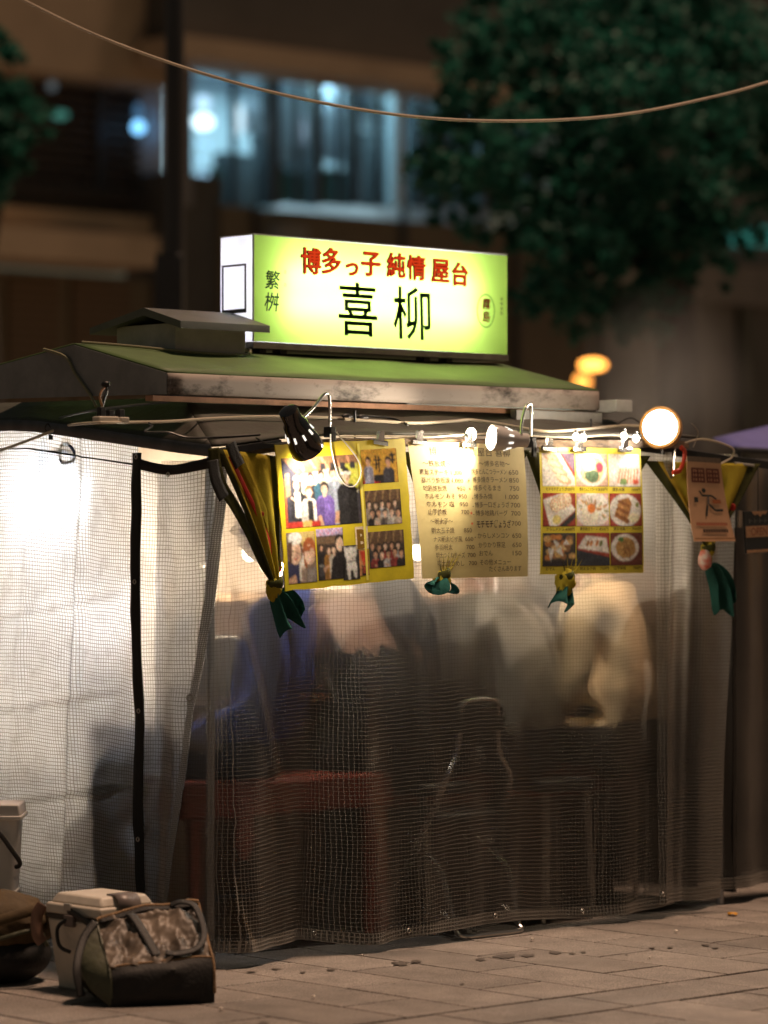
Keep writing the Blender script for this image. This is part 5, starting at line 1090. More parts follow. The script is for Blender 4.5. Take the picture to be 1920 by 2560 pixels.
BLKGL = mat('black_gloss_enamel', (0.012, 0.012, 0.013, 1), 0.12, coat=0.6); REFL = mat('white_reflector', (0.8, 0.78, 0.72, 1), 0.4)
m_ = ST.P(770, 1126, -0.21); ax = (ST.P(725, 1036, -0.24) - m_)
t1 = clip_lamp('black gloss clip lamp pointing down over the photo board', m_, ax, [ST.P(750, 1052, -0.235), ST.P(785, 1018, -0.17), ST.P(806, 990, -0.10), ST.P(818, 985, -0.08), ST.P(824, 1000, -0.06), ST.P(824, 1072, -0.05)], 0.19, 0.062, 0.036, BLKGL, REFL, 13, 0.02, spot=115, turn=V * 0.35, bulb_e=22)
m_ = ST.P(1228, 1094, -0.20); ax = (ST.P(1305, 1100, -0.245) - m_)
t2 = clip_lamp('white clip lamp lying sideways with its glowing mouth over the menu', m_, ax, [ST.P(1303, 1088, -0.26), ST.P(1304, 1060, -0.19), ST.P(1312, 1024, -0.08), ST.P(1322, 1010, -0.07), ST.P(1328, 1022, -0.06), ST.P(1326, 1098, -0.05)], 0.15, 0.050, 0.028, mat('white_enamel', (0.75, 0.73, 0.70, 1), 0.2, coat=0.5), REFL, 13, 0.03, spot=140, bulb_e=38, turn=V * 0.7 - Z * 0.5)
# loop of thin cord hanging from the black lamp
mb = MB(); mb.tube(catmull([ST.P(a, b, -0.10) for a, b in [(826, 1085), (827, 1115), (834, 1150), (846, 1190), (868, 1215), (890, 1212), (903, 1180), (895, 1150), (870, 1115), (848, 1090), (842, 1080)]], 5), 0.0028, 6); mb.build('cord_loop', mat('clear_grey_cord', (0.5, 0.48, 0.44, 1), 0.3), t1)
mb = MB(); mb.tube(catmull([ST.P(a, b, -0.06) for a, b in [(640, 1094), (665, 1108), (700, 1110), (718, 1106)]], 5), 0.003, 6); mb.build('cord', BLACKM, t1)
# ---- round floodlight
fl = thing('flood_lamp', 'round bright floodlight with an amber rim at the right eave', 'lamp', ST.P(1650, 1120, -0.06))
c = ST.P(1650, 1068, -0.09); ax = (Vector((-0.28, -1, 0.10))).normalized(); rr = 43 / F_PX * c.y
AMB = mat('amber_rim', (0.55, 0.26, 0.06, 1), 0.35, var=0.3, vscale=30)
mb = MB(); mb.lathe(c, ax, [(rr * 1.02, -0.002), (rr * 1.20, 0.004), (rr * 1.26, -0.012), (rr * 1.2, -0.05), (rr * .75, -0.085), (rr * .35, -0.10), (0.002, -0.102)], 32); mb.build('housing', AMB, fl, angle=60)
mb = MB(); mb.lathe(c, ax, [(rr * 1.02, -0.001), (rr * .6, 0.003), (0.001, 0.004)], 32); mb.build('lens', emis('flood_lens', (1.0, 0.93, 0.88), 16), fl, angle=60)
mb = MB(); mb.tube([c - ax * 0.06 - Z * rr * 1.05, c - ax * 0.06 - Z * (rr * 1.05 + 0.03)], 0.008, 8); mb.build('bracket', BLACKM, fl)
light('flood_light', c + ax * 0.03, 34, (1.0, 0.86, 0.70), 0.06, 'SPOT', fl, spot=140, aim=ax + Vector((0, 0, -0.45)))
# bare frosted bulbs lying along the cable on the beam, lit ones
def small_bulb(px, py, label, lit=True, k=1.0):
    c = ST.P(px, py, -0.07); t = thing('small_bulb', label, 'bulb', c - Z * 0.012, 'small bulbs strung along the eave')
    mb = MB(); mb.ball(c, (0.011 * k, 0.011 * k, 0.014 * k), 12, 8); mb.build('globe', emis('small_bulb_glow', (1.0, 0.84, 0.62), 14) if lit else CHR, t)
    mb = MB(); mb.tube([c + Z * 0.010, c + Z * 0.028], 0.006, 8); mb.build('socket', BLACKM, t)
for px, py, lb in ((1178, 1086, 'glowing small bulb just left of the white lamp mouth'), (1440, 1092, 'left glowing small bulb over the food photo menu'), (1458, 1094, 'middle glowing small bulb over the food photo menu'), (1560, 1090, 'glowing small bulb over the right end of the food menu'), (1590, 1096, 'glowing small bulb beside the round floodlight')): small_bulb(px, py, lb, k=1.9 if px == 1178 else 1.2)
light('bulb_string_light', ST.P(1490, 1092, -0.17), 6.0, (1.0, 0.83, 0.6), 0.05)

# ---- cables on the canopy and along the eave
def cable(pts, r, m, label, name='cable', n=5):
    mb = MB(); mb.tube(catmull(pts, n), r, 7); return mb.build(name, m, label=label, cat='cable')
IVORY = mat('ivory_flex', (0.55, 0.48, 0.36, 1), 0.5); BCAB = mat('black_flex', (0.015, 0.015, 0.015, 1), 0.4); GREYC = mat('olive_flex', (0.22, 0.21, 0.12, 1), 0.5)
def on_can(px, py, lift=0.006, t=None):
    """point on the front canopy sheet under a pixel (slope from eave to roof)"""
    best = None
    for k in range(60):
        tt = -0.03 + 0.43 * k / 59; s_, z_ = ST.at(px, py, tt); zc = eave_z(s_) + (2.088 - eave_z(s_)) * (tt + 0.03) / 0.43
        if best is None or abs(z_ - zc) < best[0]: best = (abs(z_ - zc), ST.S(s_, tt, max(z_, zc) + lift))
    return best[1]
cable([ST.side(-60, 1150, -0.05)[0], ST.side(0, 1127, -0.05)[0], ST.side(60, 1105, -0.045)[0], ST.side(125, 1080, -0.04)[0], ST.side(170, 1064, -0.01)[0], on_can(235, 1062), on_can(330, 1060), on_can(420, 1058), on_can(520, 1052), on_can(640, 1046), on_can(740, 1046), on_can(860, 1050)], 0.0058, IVORY, 'ivory flex crossing the canopy from the left edge to the power strip')
cable([on_can(860, 1052), on_can(960, 1058), on_can(1040, 1062), on_can(1130, 1058), on_can(1180, 1054), on_can(1260, 1066), on_can(1360, 1082), on_can(1450, 1078), on_can(1560, 1068), on_can(1620, 1072)], 0.0062, IVORY, 'pale flex running behind the lamps along the eave')
cable([ST.P(a, b, -0.07) for a, b in [(850, 1092), (950, 1090), (1050, 1094), (1150, 1088), (1240, 1084), (1330, 1090), (1430, 1094), (1520, 1088), (1600, 1096)]], 0.0036, IVORY, 'thin lit flex tacked to the face of the wooden beam')
cable([ST.side(150, 1052, 0.0)[0] + Z * .012, on_can(240, 1030), on_can(330, 1018), on_can(420, 1010)], 0.0045, BCAB, 'black flex lying on the left canopy below the roof')
cable([on_can(372, 1062), on_can(380, 1070), on_can(362, 1084), on_can(420, 1086), on_can(470, 1098), on_can(560, 1096), on_can(650, 1090)], 0.004, BCAB, 'black curled flex on the canopy corner')
cable([S(0.0, 1.0, 2.29) - U * 0.012, S(-0.012, 0.86, 2.255), S(-0.012, 0.80, 2.19), S(-0.012, 0.70, 2.10), S(-0.02, 0.66, 2.06)], 0.006, GREYC, 'grey flex hanging down the grey gable end')
cable([S(0.02, 0.80, 2.31), S(0.2, 0.74, 2.300), S(0.4, 0.70, 2.288), S(0.6, 0.69, 2.282), S(0.78, 0.72, 2.288), S(0.84, 0.78, 2.32)], 0.0055, GREYC, 'grey flex along the green roof in front of the vent box')
cable([on_can(830, 1046), on_can(900, 1044), on_can(980, 1050), on_can(1020, 1066)], 0.005, BCAB, 'thick black flex with connectors behind the black lamp')
cable([ST.P(a, b, t) for a, b, t in [(1540, 1062, 0.12), (1575, 1045, 0.10), (1605, 1060, 0.02), (1640, 1085, -0.03)]], 0.003, BCAB, 'thin black wire from the white end board to the floodlight')
cable([ST.P(a, b, -0.05) for a, b in [(1712, 1108), (1750, 1098), (1790, 1104), (1822, 1115), (1834, 1124), (1832, 1140), (1820, 1150), (1790, 1164), (1762, 1172), (1735, 1162)]], 0.0042, IVORY, 'pale wire looping in front of the tan poster')
# ring of dark cable glowing behind the left curtain
def ring(c, r, label):
    pts = [c + V * math.cos(a) * r + Z * math.sin(a) * r * 0.82 + U * 0.01 * math.sin(2 * a) for a in [R(200 + 20 * k) for k in range(19)]]
    pts += [c - V * -r * 0.4 + Z * r * 0.2, c + V * r * 2.4 + Z * r * 0.15]
    mb = MB(); mb.tube(pts, 0.007, 7); mb.build('cable_ring', mat('blue_black_hose', (0.03, 0.05, 0.12, 1), 0.4), label=label, cat='cable')
ring(ST.side(172, 1137, 0.006)[0], 0.045, 'dark ring of hose seen through the left curtain')
# ---- power strip with plugs
ps = thing('power_strip', 'ivory power strip with black plugs lying on the canopy', 'power strip', on_can(270, 1066))
p0 = on_can(232, 1063, 0.02); p1 = on_can(316, 1064, 0.02); d_ = (p1 - p0).normalized(); IV = mat('ivory_plastic', (0.6, 0.54, 0.45, 1), 0.4)
mb = MB(); mb.obox((p0 * 0.62 + p1 * 0.38), d_ * 0.047, d_.cross(Z).normalized() * 0.02, Z * 0.012); mb.build('body', IV, ps, bevel=0.005)
mb = MB(); mb.obox((p0 * 0.12 + p1 * 0.88), d_ * 0.021, d_.cross(Z).normalized() * 0.016, Z * 0.010); mb.build('end_plug', IV, ps, bevel=0.004)
for px, py, h in ((253, 1045, 0.022), (275, 1050, 0.012), (300, 1048, 0.014)):
    q = on_can(px, 1062, 0.03) + Z * h * 0.6; mb = MB(); mb.obox(q, d_ * 0.013, d_.cross(Z).normalized() * 0.012, Z * (0.010 + h * 0.5)); mb.build('plug', BLACKM, ps, bevel=0.003)
q = on_can(256, 1050, 0.05)
for dx, m__ in ((-0.012, mat('tan_flex', (0.5, 0.26, 0.12, 1), 0.5)), (0.012, BCAB)):
    mb = MB(); mb.tube(catmull([q, q + Z * 0.03 + d_ * dx, q + Z * 0.055 + d_ * (0.01 + dx), q + Z * 0.07 + d_ * 0.015], 5), 0.0045, 7); mb.build('plug_lead', m__, ps)
mb = MB(); mb.ball(q + Z * 0.078 + d_ * 0.016, (0.018, 0.014, 0.013), 10, 7); mb.build('tape_knot', BLACKM, ps)
# connectors behind the black lamp
for px, py, lb in ((866, 1050, 'left black plug connector behind the black lamp'), (905, 1052, 'right black plug connector behind the black lamp')):
    q = on_can(px, py, 0.012); mb = MB(); mb.tube([q - U * 0.022, q - U * 0.012, q + U * 0.012, q + U * 0.03], [0.006, 0.013, 0.013, 0.005], 10); mb.build('plug_connector', BLACKM, label=lb, cat='connector', group='connectors on the canopy')
# hook on the left trim
q = ST.side(127, 1082, -0.03)[0]; mb = MB(); mb.tube(catmull([q + Z * 0.02, q + Z * 0.035 + V * 0.02, q + Z * 0.02 + V * 0.035, q + V * 0.02, q - Z * 0.012], 5), 0.0035, 7); mb.tube([q - Z * 0.010, q - Z * 0.026], 0.009, 8); mb.build('wire_hook', BLACKM, label='small black hook with cord lock on the left trim', cat='hook')
# ---- red clamp
rd = thing('clamp', 'red C-shaped clamp with steel screw on the right eave', 'clamp', ST.P(1688, 1190, -0.06))
REDP = mat('red_paint', (0.62, 0.06, 0.03, 1), 0.35)
mb = MB(); mb.tube(catmull([ST.P(a, b, -0.065) for a, b in [(1702, 1118), (1711, 1128), (1710, 1150), (1704, 1168), (1696, 1178), (1682, 1180)]], 6), 0.011, 8, flat=(1.0, 0.6)); mb.build('frame', REDP, rd)
mb = MB(); mb.tube([ST.P(1684, 1190, -0.06), ST.P(1688, 1118, -0.06)], 0.004, 8); mb.build('screw', CHR, rd)

# ---- yellow cloths (noren) gathered and tied under the eave
NOREN = mat('yellow_cloth', (0.42, 0.33, 0.035, 1), 0.95, spec=0.1, var=0.25, vscale=7, bump=0.25, bscale=160)
GRN = mat('green_cloth', (0.03, 0.11, 0.092, 1), 1.0, spec=0.05, var=0.3, vscale=10, bump=0.3, bscale=120)
OLV = mat('olive_cloth', (0.06, 0.062, 0.02, 1), 0.95, spec=0.1, var=0.3, vscale=9, bump=0.25, bscale=140)
REDC = mat('red_cloth_print', (0.5, 0.03, 0.02, 1), 0.8)
def noren(label, top_l, top_r, knot, t0, tail, folds=7, front_shift=0.0, knot_r=0.026, ymul=1.0, tail2=None, sag=0.0, red=None, kmat=None):
    """cloth hanging from top_l..top_r (pixels) and gathered at the knot"""
    kp = ST.P(knot[0], knot[1], t0 - 0.03); root = thing('tied_cloth', label, 'cloth', kp, 'yellow cloths tied under the eave')
    A, B = ST.P(*top_l, t0), ST.P(*top_r, t0)
    def fn(i, j):
        p = A.lerp(B, i); w_ = (1 - j) ** (1.05) ; q = kp + (p - kp) * 0.0
        base = p.lerp(kp + U * (i - 0.5) * 0.03, j)
        # outer edges belly a little, folds deepen towards the knot
        base += -V * (0.018 * math.sin(i * folds * 6.28) * (0.25 + j) * (1 - j * 0.55) + 0.01 * math.sin(j * 3.1)) - Z * sag * math.sin(j * 3.14) * (1 - abs(2 * i - 1))
        return base
    mb = MB(); nu, nv = 60, 26; mb.grid(fn, nu, nv)
    mb.mi = [1 if (i < nu * 0.10 or i >= nu * 0.90) else 0 for j in range(nv) for i in range(nu)]
    mb.build('drape', [NOREN, OLV], root, solid=0.003)
    lump_ = lambda sd: (lambda p, q: p * (1 + 0.35 * nz3(q.x * 2.2, q.y * 2.2, q.z * 1.6 + knot[0] + sd) + 0.10 * math.sin(q.x * 9 + q.z * 5 + sd)))
    mb = MB(); mb.ball(kp - Z * 0.016 - U * 0.012, (knot_r * 1.1, knot_r * 0.8, knot_r * 1.55), 20, 14, fn=lump_(0)); mb.build('knot', kmat or NOREN, root)
    mb = MB(); mb.tube(catmull([kp + U * 0.024 + Z * 0.012, kp - V * 0.024 + Z * 0.004, kp - U * 0.026 - Z * 0.006, kp + V * 0.02, kp + U * 0.026 + Z * 0.006], 5), knot_r * 0.5, 9, flat=(1.5, 0.7)); mb.build('knot_band', OLV, root)
    tp = [ST.P(a, b, t0 - 0.035) for a, b in tail]
    def tf(i, j):
        # crumpled tail fanning out below the knot
        L = catmull(tp, 4); x = j * (len(L) - 1); k0 = int(min(len(L) - 2, x)); c = L[k0].lerp(L[k0 + 1], x - k0)
        d = (tp[-1] - tp[0]).normalized(); side = d.cross(V).normalized(); wdt = 0.018 + 0.062 * j ** 0.7 * ymul * (1 - 0.25 * sm(0.75, 1.0, j))
        a = (i - 0.5) * 2
        return c + side * wdt * (a + 0.18 * math.sin(a * 7 + j * 3)) - V * (0.030 * math.sin(a * 7.5 + knot[0] + j) * (0.3 + j) + 0.014 * math.cos(a * 2.2)) + d * (0.020 * math.sin(a * 4 + 1 + knot[0]) + 0.012 * math.sin(a * 11)) * j
    mb = MB(); mb.grid(tf, 30, 14); mb.build('tail', GRN, root, solid=0.003, subsurf=1)
    if red:
        for a, b, r_ in red:
            p = ST.P(a, b, t0 - 0.03); mb = MB(); mb.ball(p, (r_, 0.003, r_ * 1.2), 10, 8); mb.build('red_print', REDC, root)
    return root
noren('olive yellow cloth twisted and tied at the left of the photo board', (540, 1122), (690, 1140), (690, 1462), -0.045, [(692, 1480), (712, 1510), (735, 1560)], folds=3, red=[(655, 1285, 0.008)])
noren('yellow cloth tied with dark green tail below the cream menu', (1006, 1130), (1325, 1125), (1108, 1440), -0.035, [(1108, 1445), (1106, 1458), (1104, 1472)], folds=5, knot_r=0.03, ymul=1.15)
noren('yellow cloth tied with dark green tail below the food photo menu', (1314, 1130), (1626, 1140), (1418, 1448), -0.035, [(1416, 1465), (1414, 1485), (1410, 1508)], folds=5, knot_r=0.036, ymul=0.7)
rn = noren('wide yellow cloth tied with a long green tail behind the tan poster', (1612, 1152), (1900, 1160), (1772, 1372), -0.03, [(1778, 1410), (1800, 1460), (1808, 1525)], folds=4, ymul=0.95, red=[(1832, 1268, 0.013)])
mb = MB(); kp = ST.P(1762, 1400, -0.09); mb.ball(kp, (0.028, 0.02, 0.042), 14, 10, fn=lambda p, q: p * (1 + 0.2 * nz3(q.x * 3, q.y * 3, q.z * 3))); mb.build('red_knot', mat('red_white_cloth', (0.65, 0.08, 0.03, 1), 0.8, col2=(0.75, 0.68, 0.6, 1), vscale=18), rn)
# bare strips of cloth and strap at the left corner
so = thing('corner_strap', 'broad black fabric straps hanging from the left roof corner', 'strap', ST.P(560, 1250, -0.06))
def ribbon(pts, wd, m, name, parent, tw=0.0):
    P = catmull(pts, 5); mb = MB()
    def fn(i, j):
        x = j * (len(P) - 1); k = int(min(len(P) - 2, x)); c = P[k].lerp(P[k + 1], x - k); d = (P[min(k + 2, len(P) - 1)] - P[max(k - 1, 0)]).normalized(); sd = d.cross(V).normalized()
        return c + (sd * math.cos(tw * j) + V * math.sin(tw * j)) * wd * (i - 0.5)
    mb.grid(fn, 4, 30); return mb.build(name, m, parent, solid=0.003)
ribbon([ST.P(a, b, -0.065) for a, b in [(534, 1120), (540, 1165), (556, 1215), (585, 1262), (622, 1330), (655, 1405), (688, 1455)]], 0.052, OLV, 'sash', so, 0.5)
ribbon([ST.P(a, b, -0.075) for a, b in [(576, 1108), (586, 1135), (600, 1165)]], 0.048, WEB, 'tab', so)
ribbon([ST.P(a, b, -0.070) for a, b in [(532, 1150), (540, 1200), (560, 1245)]], 0.050, WEB, 'tab', so)
ribbon([ST.P(a, b, -0.07) for a, b in [(575, 1140), (610, 1215), (655, 1310), (700, 1430)]], 0.016, REDC, 'red_edge', so)
ribbon([ST.P(a, b, -0.068) for a, b in [(600, 1140), (625, 1200), (668, 1300), (700, 1425)]], 0.030, NOREN, 'yellow_fold', so)

# ================================================================== INSIDE THE STALL
WARM = (1.0, 0.80, 0.58)
def bulb(s, t, z, e, colr, label, r=0.03, power=10):
    c = S(s, t, z); th = thing('hanging_bulb', label, 'bulb', c - Z * r)
    mb = MB(); mb.ball(c, (r, r, r * 1.2), 16, 12); mb.build('globe', emis('inner_bulb_%d' % int(s * 100), colr, e), th)
    mb = MB(); mb.tube([c + Z * r, c + Z * (r + 0.045)], r * 0.5, 10); mb.build('socket', BLACKM, th)
    mb = MB(); mb.tube([c + Z * (r + 0.04), S(s, t, 2.05)], 0.004, 6); mb.build('cord', BLACKM, th)
    light('bulb_light', c - Z * (r + 0.012), power, colr, r, parent=th)
bulb(0.17, 1.02, 1.76, 26, (0.84, 0.92, 1.0), 'white bulb glaring behind the left side curtain', 0.04, 6)
bulb(0.72, 1.42, 1.36, 10, (0.84, 0.91, 1.0), 'added lower white bulb evening the glow of the left side curtain', 0.05, 9)  # added second bulb so the left curtain glows evenly
bulb(1.15, 1.15, 1.50, 25, WARM, 'warm bulb over the counter behind the cream menu', 0.03, 50)
bulb(2.10, 1.15, 1.50, 25, WARM, 'warm bulb over the counter behind the food photo menu', 0.03, 50)
bulb(2.62, 0.70, 1.66, 25, (1.0, 0.93, 0.87), 'white bulb behind the right milky curtain', 0.03, 24)
bulb(2.12, 0.13, 1.82, 18, WARM, 'added unseen warm bulb behind the food photo menu lighting the diners', 0.022, 10)  # added bulb, lights the diners' backs and the upper curtain
bulb(0.82, 0.13, 1.82, 18, (1.0, 0.9, 0.78), 'added unseen warm bulb behind the photo board lighting the diners', 0.022, 9)  # added likewise for the diners at the left end
# ---- red bench, chair and stools
bn = thing('bench', 'long red padded bench behind the clear curtain', 'bench', S(0.75, 0.33, 0))
RB = mat('red_vinyl', (0.42, 0.075, 0.04, 1), 0.5, var=0.3, vscale=7)
mb = MB(); mb.box(0.02, 1.05, 0.20, 0.48, 0.52, 0.655); mb.build('seat', RB, bn, bevel=0.02)
for s_ in (0.12, 0.98):
    for t_ in (0.23, 0.45):
        mb = MB(); mb.obox(S(s_, t_, 0.26), U * 0.03, V * 0.018, Z * 0.26, taper=0.6); mb.build('leg', RB if t_ < 0.3 else STEEL, bn)
mb = MB(); mb.tube([S(0.12, 0.34, 0.2), S(0.98, 0.34, 0.2)], 0.012, 8); mb.build('stretcher', STEEL, bn)
# pink cloth hanging from the bench
mb = MB(); c0 = ST.P(604, 1975, 0.10); c1 = ST.P(606, 2150, 0.09)
mb.tube([c0, c0.lerp(c1, 0.35), c0.lerp(c1, 0.75), c1], [0.020, 0.026, 0.034, 0.010], 10, flat=(1.0, 0.5)); mb.build('hanging_towel', mat('pink_towel', (0.75, 0.25, 0.19, 1), 0.8, var=0.2), label='pink towel hanging from the red bench behind the clear curtain', cat='towel')
CHRM = mat('chrome_tube', (0.45, 0.43, 0.40, 1), 0.3, metal=1.0); BPAD = mat('black_vinyl', (0.015, 0.014, 0.013, 1), 0.45)
def chair(label, sc, tb, z_top, foot=True):
    ch = thing('folding_chair', label, 'chair', S(sc, tb + 0.2, 0))
    for sg in (-1, 1):
        mb = MB(); mb.tube(catmull([S(sc + sg * 0.10, tb + 0.02, z_top - 0.02), S(sc + sg * 0.115, tb + 0.03, z_top - 0.2), S(sc + sg * 0.19, tb + 0.06, 0.55), S(sc + sg * 0.2, tb + 0.40, 0.015)], 5), 0.011, 8); mb.build('leg', CHRM, ch)
        mb = MB(); mb.tube([S(sc + sg * 0.18, tb + 0.36, 0.46), S(sc + sg * 0.18, tb + 0.05, 0.25), S(sc + sg * 0.17, tb - 0.04, 0.02)], 0.010, 8); mb.build('leg', CHRM, ch)
    mb = MB(); mb.tube(catmull([S(sc - 0.10, tb + 0.02, z_top - 0.02), S(sc - 0.08, tb + 0.015, z_top), S(sc, tb + 0.012, z_top + 0.008), S(sc + 0.08, tb + 0.015, z_top), S(sc + 0.10, tb + 0.02, z_top - 0.02)], 5), 0.011, 8); mb.build('back_frame', CHRM, ch)
    mb = MB(); mb.box(sc - 0.13, sc + 0.13, tb + 0.012, tb + 0.035, z_top - 0.12, z_top - 0.015); mb.build('backrest', BPAD, ch, bevel=0.008)
    mb = MB(); mb.box(sc - 0.19, sc + 0.19, tb + 0.05, tb + 0.42, 0.44, 0.48); mb.build('seat', BPAD, ch, bevel=0.012)
    if foot:
        mb = MB(); mb.tube(catmull([S(sc - 0.17, tb + 0.06, 0.10), S(sc - 0.17, tb - 0.03, 0.035), S(sc - 0.15, tb - 0.06, 0.014), S(sc, tb - 0.065, 0.013), S(sc + 0.15, tb - 0.06, 0.014), S(sc + 0.17, tb - 0.03, 0.035), S(sc + 0.17, tb + 0.06, 0.10)], 5), 0.009, 8); mb.build('foot_bar', CHRM, ch)
chair('chrome folding chair whose foot bar pokes out below the clear curtain', 1.40, 0.03, 0.92)

# ---- diners
def skin_body(joints, edges_):
    me = bpy.data.meshes.new('b'); me.from_pydata([j[0] for j in joints], edges_, [])
    ob = bpy.data.objects.new('b', me); C.objects.link(ob)
    md = ob.modifiers.new('k', 'SKIN'); md.use_smooth_shade = True
    for i, j in enumerate(joints):
        r = j[1] if isinstance(j[1], tuple) else (j[1], j[1]); me.skin_vertices[0].data[i].radius = r
    me.skin_vertices[0].data[0].use_root = True
    s2 = ob.modifiers.new('s', 'SUBSURF'); s2.levels = 2; s2.render_levels = 2
    dg = bpy.context.evaluated_depsgraph_get(); ev = ob.evaluated_get(dg); m2 = ev.to_mesh()
    vs = [v.co.copy() for v in m2.vertices]; fs = [tuple(p.vertices) for p in m2.polygons]
    ev.to_mesh_clear(); bpy.data.objects.remove(ob); bpy.data.meshes.remove(me); return vs, fs
SKIN = mat('skin', (0.55, 0.31, 0.21, 1), 0.55, var=0.08, vscale=6)
def person(label, s, t, seat, yaw, top, trousers, hair, hair_kind='short', lean=0.3, scale=1.0, arms='table', bare=None, hood=None, turn=0.0, topvar=0.3, tilt=0.0):
    """yaw 0 faces the counter (+t); local x right, y forward, z up from the floor"""
    base = S(s, t, 0); fwd = (V * math.cos(yaw) - U * math.sin(yaw)); rgt = fwd.cross(Z)
    k = scale
    def L(x, y, z): return base + rgt * x * k + fwd * y * k + Z * (seat + z * k)
    root = thing('person', label, 'person', base, 'diners behind the curtain')
    y1, y2, y3 = 0.06 * lean, 0.26 * lean, 0.40 * lean; hx = tilt * 0.1
    J = [(L(0, 0, 0.10), (0.19, 0.145)), (L(0, y1, 0.27), (0.185, 0.14)), (L(hx * .3, y2, 0.45), (0.20, 0.145)), (L(hx * .6, y3, 0.565), (0.08, 0.07)), (L(hx, y3 + 0.05, 0.66), (0.052, 0.055)),
         (L(-0.17, y2 + 0.03, 0.50), 0.09), (L(0.17, y2 + 0.03, 0.50), 0.09)]
    E = [(0, 1), (1, 2), (2, 3), (3, 4), (2, 5), (2, 6)]
    if arms == 'table': arm = lambda sg: [(sg * 0.235, y2 + 0.13, 0.28, 0.066), (sg * 0.17, y2 + 0.36, 0.30, 0.048), (sg * 0.14, y2 + 0.43, 0.30, 0.030)]
    elif arms == 'raised': arm = lambda sg: [(sg * 0.27, y2 + 0.10, 0.30, 0.052), (sg * 0.26, y2 + 0.20, 0.50 if sg > 0 else 0.3, 0.038), (sg * 0.24, y2 + 0.22, 0.58 if sg > 0 else 0.3, 0.030)]
    else: arm = lambda sg: [(sg * 0.225, y2 + 0.02, 0.24, 0.064), (sg * 0.19, y2 + 0.20, 0.14, 0.048), (sg * 0.16, y2 + 0.27, 0.13, 0.030)]
    wrists = []
    for sg, sh_i in ((-1, 5), (1, 6)):
        a = arm(sg); i0 = len(J)
        for x, y, z, r in a: J.append((L(x, y, z), r * k))
        E += [(sh_i, i0), (i0, i0 + 1), (i0 + 1, i0 + 2)]; wrists.append((J[i0 + 1][0], J[i0 + 2][0], sg))
    for sg in (-1, 1):
        i0 = len(J); J += [(L(sg * 0.10, 0.05, 0.07), 0.088 * k), (L(sg * 0.13, 0.26, 0.075), 0.078 * k), (L(sg * 0.14, 0.44, 0.06), 0.062 * k), (L(sg * 0.14, 0.45, -0.16), 0.055 * k), (L(sg * 0.14, 0.43, -0.42), 0.038 * k), (L(sg * 0.15, 0.52, -0.46), (0.04 * k, 0.03 * k)), (L(sg * 0.15, 0.60, -0.47), (0.035 * k, 0.022 * k))]
        E += [(0, i0)] + [(i0 + q, i0 + q + 1) for q in range(6)]
    vs, fs = skin_body(J, E)
    vs = [v + Vector((nz3(v.x * 9, v.y * 9, v.z * 9), nz3(v.x * 9 + 5, v.y * 9, v.z * 9), 0.5 * nz3(v.x * 9, v.y * 9 + 5, v.z * 9))) * 0.016 for v in vs]
    mb = MB()
    neck = L(hx, y3 + 0.04, 0.60); hemz = L(0, 0, 0.10).z
    wr = [w_[1] for w_ in wrists]
    def region(c):
        if c.z > neck.z and (c - neck).length < 0.16: return 0
        if min((c - w_).length for w_ in wr) < 0.075: return 0
        loc = c - base; yf = loc.dot(fwd)
        if c.z < hemz + 0.03 or (c.z < hemz + 0.10 and yf > 0.20 * k): return 3 if c.z < seat - 0.40 * k else 2
        if bare and c.z > seat + bare * k and abs(loc.dot(rgt)) < 0.30: return 0
        return 1
    mb.v = vs; mb.f = [list(f) for f in fs]; mb.mi = [region(sum((vs[i] for i in f), Vector()) / len(f)) for f in fs]
    # head with face, joined to the neck
    hc = L(hx * 1.2, y3 + 0.085, 0.765); hf = (fwd * math.cos(turn) - rgt * math.sin(turn)); hr = hf.cross(Z)
    def head(p, q):
        y = p.dot(Vector((0, 1, 0))); z = p.z
        x = p.x * (1 - 0.22 * sm(0.0, -0.12, z) if False else 1 - 0.25 * (1 - sm(-0.12, 0.02, z)))
        y = y * (1.0 + 0.06 * (z < 0))
        return hr * x + hf * y + Z * z
    mb.ball(hc, (0.076 * k, 0.095 * k, 0.118 * k), 18, 14, mi=0, fn=head)
    mb.tube([hc + hf * 0.088 * k + Z * 0.02 * k, hc + hf * 0.112 * k - Z * 0.018 * k, hc + hf * 0.094 * k - Z * 0.028 * k], [0.007, 0.014, 0.008], 8, mi=0)
    for sg in (-1, 1):
        mb.ball(hc + hr * sg * 0.074 * k - hf * 0.005, (0.012, 0.020, 0.032), 8, 6, mi=0)
        mb.ball(hc + hr * sg * 0.030 * k + hf * 0.084 * k + Z * 0.012, (0.012, 0.009, 0.007), 8, 6, mi=3)
    mb.tube([hc + hf * 0.088 * k - Z * 0.06 * k - hr * 0.022, hc + hf * 0.096 * k - Z * 0.062 * k, hc + hf * 0.088 * k - Z * 0.06 * k + hr * 0.022], 0.005, 6, mi=4)
    # hands: palm and five bent fingers
    for el, w_, sg in wrists:
        d = (w_ - el).normalized(); sd = d.cross(Z).normalized() * sg; up = sd.cross(d).normalized() * sg
        mb.ball(w_ + d * 0.045, (0.036, 0.036, 0.022), 10, 8, mi=0)
        for q, ln in enumerate((0.062, 0.075, 0.07, 0.055)):
            b0 = w_ + d * 0.07 + sd * (0.026 - q * 0.0175); mb.tube([b0 - d * 0.02, b0 + d * ln * 0.4 - up * 0.004, b0 + d * ln * 0.8 - up * 0.018, b0 + d * ln * 0.95 - up * 0.034], [0.009, 0.0088, 0.008, 0.006], 7, mi=0)
        b0 = w_ + d * 0.035 + sd * 0.03; mb.tube([b0 - sd * 0.012, b0 + sd * 0.018 + d * 0.02, b0 + sd * 0.016 + d * 0.05 - up * 0.01], [0.011, 0.010, 0.007], 7, mi=0)
